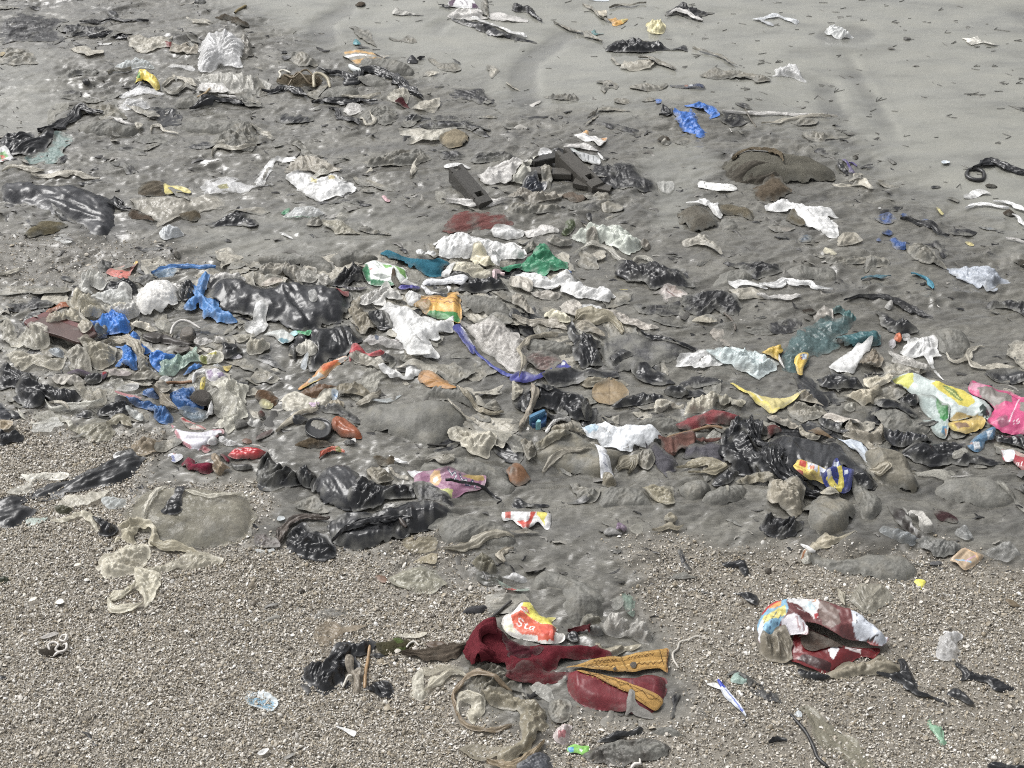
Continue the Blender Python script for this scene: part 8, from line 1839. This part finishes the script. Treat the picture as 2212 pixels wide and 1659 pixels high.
# maroon printed bag
_g = ground_at(T(15,"100,160"))[0]
mb = thing('printed_sack','maroon printed bag torn open with white panels at right foreground','bag',(_g[0],_g[1],float(samp(TOP,*_g))))
MAR = (112,58,58)
f(15,"38,128 40,104 64,88 92,96 112,108 140,120 180,122 192,128 184,144 168,140 152,144 128,160 108,170 84,168 56,158 40,148",'print','lower_side',None,None,H=.06,r=.5,c=(112,24,28),q=.06,amp=.012,sc=.14,p=mb,m='gloss',
  prints=[('p',"102,136 112,131 122,134 112,152 108,150",(226,226,228)),('p',"132,128 160,128 160,136 132,134",(206,196,194)),('l',"136,131 152,132",5,(110,60,60)),('p',"80,124 104,123 100,128 84,128",(216,216,222)),('p',"48,148 84,164 108,169 108,158 60,140",(60,26,26))])
f(15,"62,88 84,96 104,104 124,116 128,125 104,128 80,128 64,124 60,108",'cloth','grit_fill',None,None,H=.02,c=(82,66,56),q=.5,amp=.02,sc=.03,p=mb)
f(15,"-18,108 -19,88 -16,70 -6,54 8,43 36,36 62,35 96,40 120,50 140,60 160,70 184,88 202,104 208,106 206,116 196,125 180,124 172,116 152,112 132,114 128,120 112,112 92,100 68,90 64,100 66,120 52,114 36,106 24,98 12,104 0,112 -12,118",'print','upper_side',None,None,H=.10,r=.6,c=MAR,q=.10,amp=.026,sc=.11,res=.7,p=mb,up=.02,
  prints=[('p',"-18,108 -19,88 -16,70 -6,54 8,43 38,36 30,56 32,76 22,86 12,104 0,112 -12,118",(120,176,206)),('p',"-16,70 -6,54 8,43 38,36 34,46 12,52 -4,66",(190,40,44)),('p',"0,60 12,50 22,52 20,66 10,70 2,68",(216,150,60)),('p',"-18,94 -8,76 12,72 28,66 30,80 12,84",(214,200,90)),('l',"-12,112 -8,88 0,72",5,(50,80,120)),('l',"0,112 4,88 12,76",5,(50,80,120)),('l',"12,102 16,86 22,78",5,(50,80,120)),('p',"-19,96 -12,80 -8,84 -12,116 -17,112",(214,216,220)),
    ('p',"38,36 62,35 84,46 88,60 82,72 84,84 78,86 66,74 50,62 32,58",(216,216,216)),('l',"38,50 42,44 48,48 54,43",10,(30,30,34)),('l',"46,40 54,38",9,(40,40,44)),('l',"66,44 80,48 80,54 70,52 66,44",6,(190,130,80)),('p',"60,56 72,54 80,64 78,78 68,68",(196,216,224)),('p',"77,76 84,76 83,86 79,86",(176,40,50)),('t',"Anoou",215,345,24,32,4,(206,190,188)),
    ('p',"22,84 40,82 52,86 66,98 66,120 52,114 38,108 24,98",(206,202,208)),('l',"46,88 52,108",12,(150,110,112)),('l',"58,98 62,116",10,(140,84,88)),('l',"28,88 38,104",4,(170,170,180)),
    ('p',"86,52 104,60 120,76 122,100 108,104 92,96 86,80",(120,100,92)),
    ('p',"139,60 152,68 172,80 190,98 206,106 206,116 196,125 176,120 152,111 144,100 141,80",(206,212,222)),('l',"150,69 150,98",6,(60,54,64)),('l',"143,74 172,86",4,(150,156,176)),('t',"dieaner",790,445,17,12,3,(60,60,76)),('l',"160,93 184,98",4,(96,96,110)),('l',"166,97 188,102",4,(110,110,124)),('p',"156,113 192,114 180,118 160,117",(40,34,34)),('p',"128,118 152,112 172,116 196,125 180,128 140,122",(140,50,48))])
f(15,"-12,108 0,112 12,102 26,98 36,108 44,122 40,132 36,148 12,150 -8,140 -16,124",*K85,'khaki translucent bag at the left foot of the maroon printed bag',H=.07,c=(128,118,96),q=.15)
f(15,"98,178 112,166 132,156 156,150 180,146 190,140 204,142 220,148 231,158 224,166 208,170 180,174 152,174 128,178 112,180",*K2,'khaki film band trailing from under the maroon printed bag',H=.04,c=(134,124,98),g=8,q=.12)
f(15,"52,164 80,170 108,176 100,181 80,180 56,174",*K91,'dark film edge beneath the maroon printed bag',H=.02,q=.2)
f(15,"188,172 212,170 226,166 230,158 224,144 236,146 246,164 253,178 258,198 276,204 296,212 318,222 314,225 288,217 260,210 242,200 228,188 212,178",*K7,'long black film tail on gravel right of the maroon printed bag',H=.03,q=.06,g=-35)
f(15,"330,158 334,153 344,158 356,168 380,174 400,182 424,194 416,200 392,200 376,184 352,180 338,182 340,170",*K7,'black ragged film strip near the right edge on gravel',H=.02,q=.1)
f(15,"309,200 318,192 328,194 340,204 352,218 358,226 348,227 332,216 312,208",'blk','film_strip','plastic scrap','short black film piece right of the long black tail',H=.02,q=.1)
f(15,"290,140 292,116 300,100 320,96 328,94 337,106 328,114 332,128 328,140 320,148 300,146",'clear','clear_lump','packaging','crumpled clear plastic lump on gravel at right foreground',H=.05,o=.5,c=(212,212,204),amp=.03,sc=.06,q=.04)
f(15,"251,8 258,4 270,5 275,11 268,20 263,26 259,17",'col','yellow_chip','plastic scrap','bright yellow plastic chip lying on gravel at right',c=(232,224,24),q=0,H=.012,amp=.004)
f(15,"136,40 152,16 172,11 196,14 212,24 216,40 196,56 180,65 164,62 144,48",*K90,'grey-olive film bag on grit above the maroon printed bag',H=.04,o=.65,c=(150,144,124),q=.35)
s(15,"120,26 126,34 128,44 132,54",[30,50,40,20],*K2,'small tan film fold left of the grey-olive film bag',c=(144,136,112))
f(15,"60,236 72,228 88,240 112,260 140,280 164,300 180,320 192,332 152,340 128,320 100,296 80,272 66,252",*K50,'flat olive net strip slanting over gravel at lower right',o=.6,c=(136,130,104),q=.15,g=-40)
tube(15,"39,238 52,254 66,272 78,296 86,316 104,332",.006,'rope','cord','black cord along the edge of the flat olive net strip',(36,36,38))
f(15,"46,240 52,232 58,238 56,244",'clear','clear_chip','plastic scrap','small bluish chip at the head of the flat olive net strip',o=.8,c=(186,196,202))
f(15,"276,258 280,246 288,258 300,264 302,280 308,290 298,296 292,284 284,274",*K88,'mint green film scrap on gravel near the lower right',o=.9,c=(112,168,128),H=.012)
s(15,"0,292 10,286 22,286 32,290",[20,30,24,12],'blk','black_curl','plastic scrap','black curled sliver on gravel left of the olive net strip',hump=.02)
f(15,"378,332 384,322 400,320 416,328 440,328 460,332 450,344 400,344",*K48,'black glossy film at the bottom right edge',H=.03)
f(15,"410,44 420,42 432,50 436,54 420,55",'leaf','brown_shell','shell','brown curved shell piece at the right edge on grit',H=.02,c=(112,96,70))
f(14,"386,30 396,28 416,32 423,42 421,53 408,46 398,36",*K9,'black film scrap left of the maroon printed bag',H=.02,q=.1)
f(10,"360,312 380,308 402,305 406,314 412,328 402,334 392,320 376,318",*K9,'black pleated film fan on grit at right foreground',H=.025,q=.08,g=-40)
f(10,"286,290 294,288 300,304 310,322 302,324 292,308",'blkm','film_scrap','plastic strip','thin dark film strip on grit right of centre',q=.35)
f(11,"0,317 4,316 6,328 0,330 -6,324",*K24,'round brown-black stone on grit at right foreground',H=.03,c=(72,64,56),amp=.003)
for _k,(_tl,_pp,_l) in enumerate([(12,"96,48 102,42 110,45 111,51 102,53",'largest cream shell on the gravel at lower left'),(12,"40,36 41,28 44,30 45,38",'upright white shell sliver left of the cream shell'),(12,"50,48 56,43 66,42 60,47",'flat white shell pair left of the cream shell'),(12,"407,120 412,119 414,124 409,126",'round white shell on gravel left of the black bow-shaped bag'),(8,"128,318 134,313 142,314 136,318",'white mussel-like shell left of the pale gauze bag')]):
 f(_tl,_pp,'print','seashell','seashell',_l,H=.012,r=.8,c=(236,230,212),q=0,amp=.002,jag=.3)

buried_scraps()

# ------------------------------------------------------------------ uncountable small stuff
def chip_mesh(name, kind, seed):
 r = np.random.default_rng(seed)
 if kind == 'shard':           # curved shell shard, a bent strip with thickness
  n = 5; co = []
  bend, w = r.uniform(.8, 2.2), r.uniform(.16, .30)
  for k in range(n):
   a = (k / (n - 1) - .5) * bend
   x, z = math.sin(a) / bend * 1.0, (math.cos(a) - 1) / bend * .8
   ww = w * (1 - .6 * abs(k / (n - 1) - .5) ** 1.2 * 2)
   co += [(x, -ww, z), (x, ww, z), (x, 0, z + .09)]
  fc = []
  for k in range(n - 1):
   a, b = k * 3, k * 3 + 3
   fc += [(a, b, b + 2, a + 2), (a + 2, b + 2, b + 1, a + 1)]
  return co, fc
 if kind == 'valve':           # small clam valve
  co = [(0, 0, .26)]; fc = []
  for ring, (rad, z) in enumerate([(.28, .2), (.5, 0)]):
   for k in range(8):
    a = k * math.pi / 4
    co.append((rad * math.cos(a) * 1.15, rad * math.sin(a) * .9, z))
  for k in range(8):
   fc.append((0, 1 + k, 1 + (k + 1) % 8)); fc.append((1 + k, 9 + k, 9 + (k + 1) % 8, 1 + (k + 1) % 8))
  return co, fc
 if kind == 'grain':           # rounded pebble
  co = []; fc = []
  for z, rad in ((-.22, .26), (.08, .48), (.32, .24)):
   for k in range(6):
    a = k * math.pi / 3; q = rad * r.uniform(.8, 1.15)
    co.append((q * math.cos(a) * 1.2, q * math.sin(a) * .8, z * r.uniform(.8, 1.2)))
  for ring in range(2):
   for k in range(6):
    fc.append((ring * 6 + k, ring * 6 + (k + 1) % 6, ring * 6 + 6 + (k + 1) % 6, ring * 6 + 6 + k))
  fc.append(tuple(range(12, 18)))
  return co, fc
 # flake: bent ragged shred
 n = 6; co = []; fc = []
 w = r.uniform(.10, .22)
 for k in range(n):
  t = k / (n - 1) - .5
  for j in (-1, 0, 1):
   co.append((t, j * w * (1 - abs(t)) * r.uniform(.6, 1.3) + .12 * math.sin(t * 5 + seed), .10 * math.cos(t * 6 + seed) * r.uniform(.4, 1.2) + (.09 if j == 0 else 0)))
 for k in range(n - 1):
  for j in range(2):
   a = k * 3 + j
   fc.append((a, a + 3, a + 4, a + 1))
 return co, fc

def instanced(name, label_kind, pos, rot, scl, var, variants, mat):
 src = bpy.data.collections.new(name + '_shapes')
 for k, (kind, seed) in enumerate(variants):
  co, fc = chip_mesh(name, kind, seed)
  me = bpy.data.meshes.new(f'{name}_shape_{k:02d}')
  me.from_pydata(co, [], fc)
  me.materials.append(mat)
  me.polygons.foreach_set('use_smooth', np.ones(len(me.polygons), bool))
  src.objects.link(bpy.data.objects.new(f'{name}_shape_{k:02d}', me))
 me = bpy.data.meshes.new(name)
 me.vertices.add(len(pos)); me.vertices.foreach_set('co', pos.astype(np.float32).ravel())
 a = me.attributes.new('rot', 'FLOAT_VECTOR', 'POINT'); a.data.foreach_set('vector', rot.astype(np.float32).ravel())
 a = me.attributes.new('scl', 'FLOAT_VECTOR', 'POINT'); a.data.foreach_set('vector', scl.astype(np.float32).ravel())
 a = me.attributes.new('var', 'INT', 'POINT'); a.data.foreach_set('value', var.astype(np.int32))
 ob = bpy.data.objects.new(name, me); COL.objects.link(ob)
 ng = bpy.data.node_groups.new(name + '_scatter', 'GeometryNodeTree')
 ng.interface.new_socket('Geometry', in_out='INPUT', socket_type='NodeSocketGeometry')
 ng.interface.new_socket('Geometry', in_out='OUTPUT', socket_type='NodeSocketGeometry')
 N, L = ng.nodes, ng.links
 gi, go = N.new('NodeGroupInput'), N.new('NodeGroupOutput')
 ci = N.new('GeometryNodeCollectionInfo'); ci.inputs['Collection'].default_value = src
 ci.inputs['Separate Children'].default_value = True; ci.inputs['Reset Children'].default_value = True
 ip = N.new('GeometryNodeInstanceOnPoints'); ip.inputs['Pick Instance'].default_value = True
 def na(t, nm):
  n = N.new('GeometryNodeInputNamedAttribute'); n.data_type = t; n.inputs['Name'].default_value = nm
  return n.outputs['Attribute']
 L.new(gi.outputs[0], ip.inputs['Points']); L.new(ci.outputs[0], ip.inputs['Instance'])
 L.new(na('INT', 'var'), ip.inputs['Instance Index']); L.new(na('FLOAT_VECTOR', 'rot'), ip.inputs['Rotation']); L.new(na('FLOAT_VECTOR', 'scl'), ip.inputs['Scale'])
 L.new(ip.outputs[0], go.inputs[0])
 md = ob.modifiers.new('scatter', 'NODES'); md.node_group = ng
 ob['kind'] = 'stuff'
 return ob

def random_colour_material(name, stops, rough):
 m, N, L, P = nodes_of(name)
 oi = N.new('ShaderNodeObjectInfo')
 c = ramp(N, L, oi.outputs['Random'], stops)
 tc = N.new('ShaderNodeTexCoord')
 v = ramp(N, L, tex_noise(N, L, tc.outputs['Object'], 5, 3, .6), [(.3, (.78, .78, .78)), (.7, (1.12, 1.12, 1.12))])
 L.new(mixc(N, L, 1.0, c, v, 'MULTIPLY'), P.inputs['Base Color'])
 P.inputs['Roughness'].default_value = rough
 return m

def scatter_shells():
 patch = .55 + .45 * sstep(-.25, .25, fbm(RX * 3 + 4, RY * 3, 4))
 dens = np.clip(GRAVEL, 0, 1) ** 1.5 * np.where(RX > .2, patch, 1) * _inview
 n = 300000
 p = pick(dens, n)
 top = samp(TOP, p[:, 0], p[:, 1]); g = samp(GR, p[:, 0], p[:, 1])
 ok = (top - g < .012)                      # litter lies on the gravel, not under it
 p, g = p[ok], g[ok]; n = len(p)
 sz = np.clip(rng.lognormal(math.log(.0057), .45, n), .0034, .026)
 pos = np.column_stack([p, g + rng.uniform(-.001, .005, n)])
 rot = np.column_stack([rng.normal(0, .5, n), rng.normal(0, .5, n), rng.uniform(0, 6.28, n)])
 scl = np.column_stack([sz, sz * rng.uniform(.7, 1.25, n), sz * rng.uniform(.7, 1.2, n)])
 var = rng.choice(8, n, p=[.24, .22, .2, .14, .05, .03, .07, .05])
 mat = random_colour_material('broken_shell', [(0, lin(74, 68, 59)), (.12, lin(120, 111, 97)), (.32, lin(160, 146, 120)), (.54, lin(180, 171, 154)), (.80, lin(202, 195, 183)), (.95, lin(222, 218, 209)), (1, lin(248, 246, 242))], .5)
 instanced('shell_gravel', '', pos, rot, scl, var, [('shard', 1), ('shard', 2), ('shard', 3), ('flake', 4), ('valve', 5), ('valve', 6), ('grain', 7), ('grain', 8)], mat)
scatter_shells()

def scatter_shreds():
 dens = WRINK * (.25 + sstep(-.1, .35, fbm(RX * 2 + 2, RY * 2, 3))) * _inview + .0
 p = pick(dens, 3800)
 g = samp(GR, p[:, 0], p[:, 1])
 ok = samp(TOP, p[:, 0], p[:, 1]) - g < .010
 p, g = p[ok], g[ok]; n = len(p)
 L_ = np.clip(rng.lognormal(math.log(.022), .6, n), .006, .09)
 pos = np.column_stack([p, g + .002])
 yaw = rng.normal(-.37, .55, n)
 rot = np.column_stack([rng.normal(0, .25, n), rng.normal(0, .18, n), yaw])
 scl = np.column_stack([L_, L_ * rng.uniform(.6, 1.4, n), L_ * rng.uniform(.25, .7, n)])
 var = rng.integers(0, 6, n)
 mat = random_colour_material('silted_shreds', [(0, lin(30, 30, 31)), (.35, lin(54, 53, 52)), (.5, lin(84, 82, 78)), (.85, lin(112, 109, 102)), (.96, lin(140, 136, 126)), (1, lin(190, 187, 180))], .45)
 instanced('silted_shreds', '', pos, rot, scl, var, [('flake', k) for k in range(6)], mat)
scatter_shreds()

def bird_tracks():
 """three-toed prints and drift flecks laid on the smooth sand as dark slivers, groove shade painted in"""
 co, fc = [], []
 def mark(x, y, a, l, w):
  k = len(co)
  dx, dy = math.cos(a), math.sin(a)
  for t in (0, .25, .7, 1):
   for sgn in (-1, 0, 1):
    ww = w * (.35, 1, .9, .2)[(0, .25, .7, 1).index(t)]
    px, py = x + dx * l * t - dy * ww * sgn, y + dy * l * t + dx * ww * sgn
    co.append((px, py, float(samp(GR, np.array([px]), np.array([py]))[0]) + (.0042 if sgn == 0 else .0012)))
  for r_ in range(3):
   for j in range(2):
    a_ = k + r_ * 3 + j
    fc.append((a_, a_ + 3, a_ + 4, a_ + 1))
 d = SMOOTH * _inview
 d1 = d * (RX > .9) * (RY > 5)
 for x, y in pick(d1, 80):
  a = rng.normal(.1, .5) + (math.pi if rng.random() < .4 else 0)
  l = rng.uniform(.035, .065)
  for da in (-.5, 0, .5):
   if rng.random() < .8:
    mark(x, y, a + da + rng.normal(0, .1), l * rng.uniform(.6, 1), rng.uniform(.0014, .0026))
 for x, y in pick(d, 240):
  mark(x, y, rng.normal(-.3, .6), rng.uniform(.01, .05), rng.uniform(.001, .0024))
 m, N, L, P = nodes_of('dark_tracks_and_flecks')  # prints are not cut in: their groove shade is this dark colour
 tc = N.new('ShaderNodeTexCoord')
 L.new(ramp(N, L, tex_noise(N, L, tc.outputs['Object'], 9, 3, .6), [(.35, lin(94, 93, 88)), (.65, lin(124, 123, 116))]), P.inputs['Base Color'])
 P.inputs['Roughness'].default_value = .4
 ob = new_mesh_object('bird_tracks', np.array(co), np.array(fc), m, None, np.zeros(3))
 ob['kind'] = 'stuff'
bird_tracks()
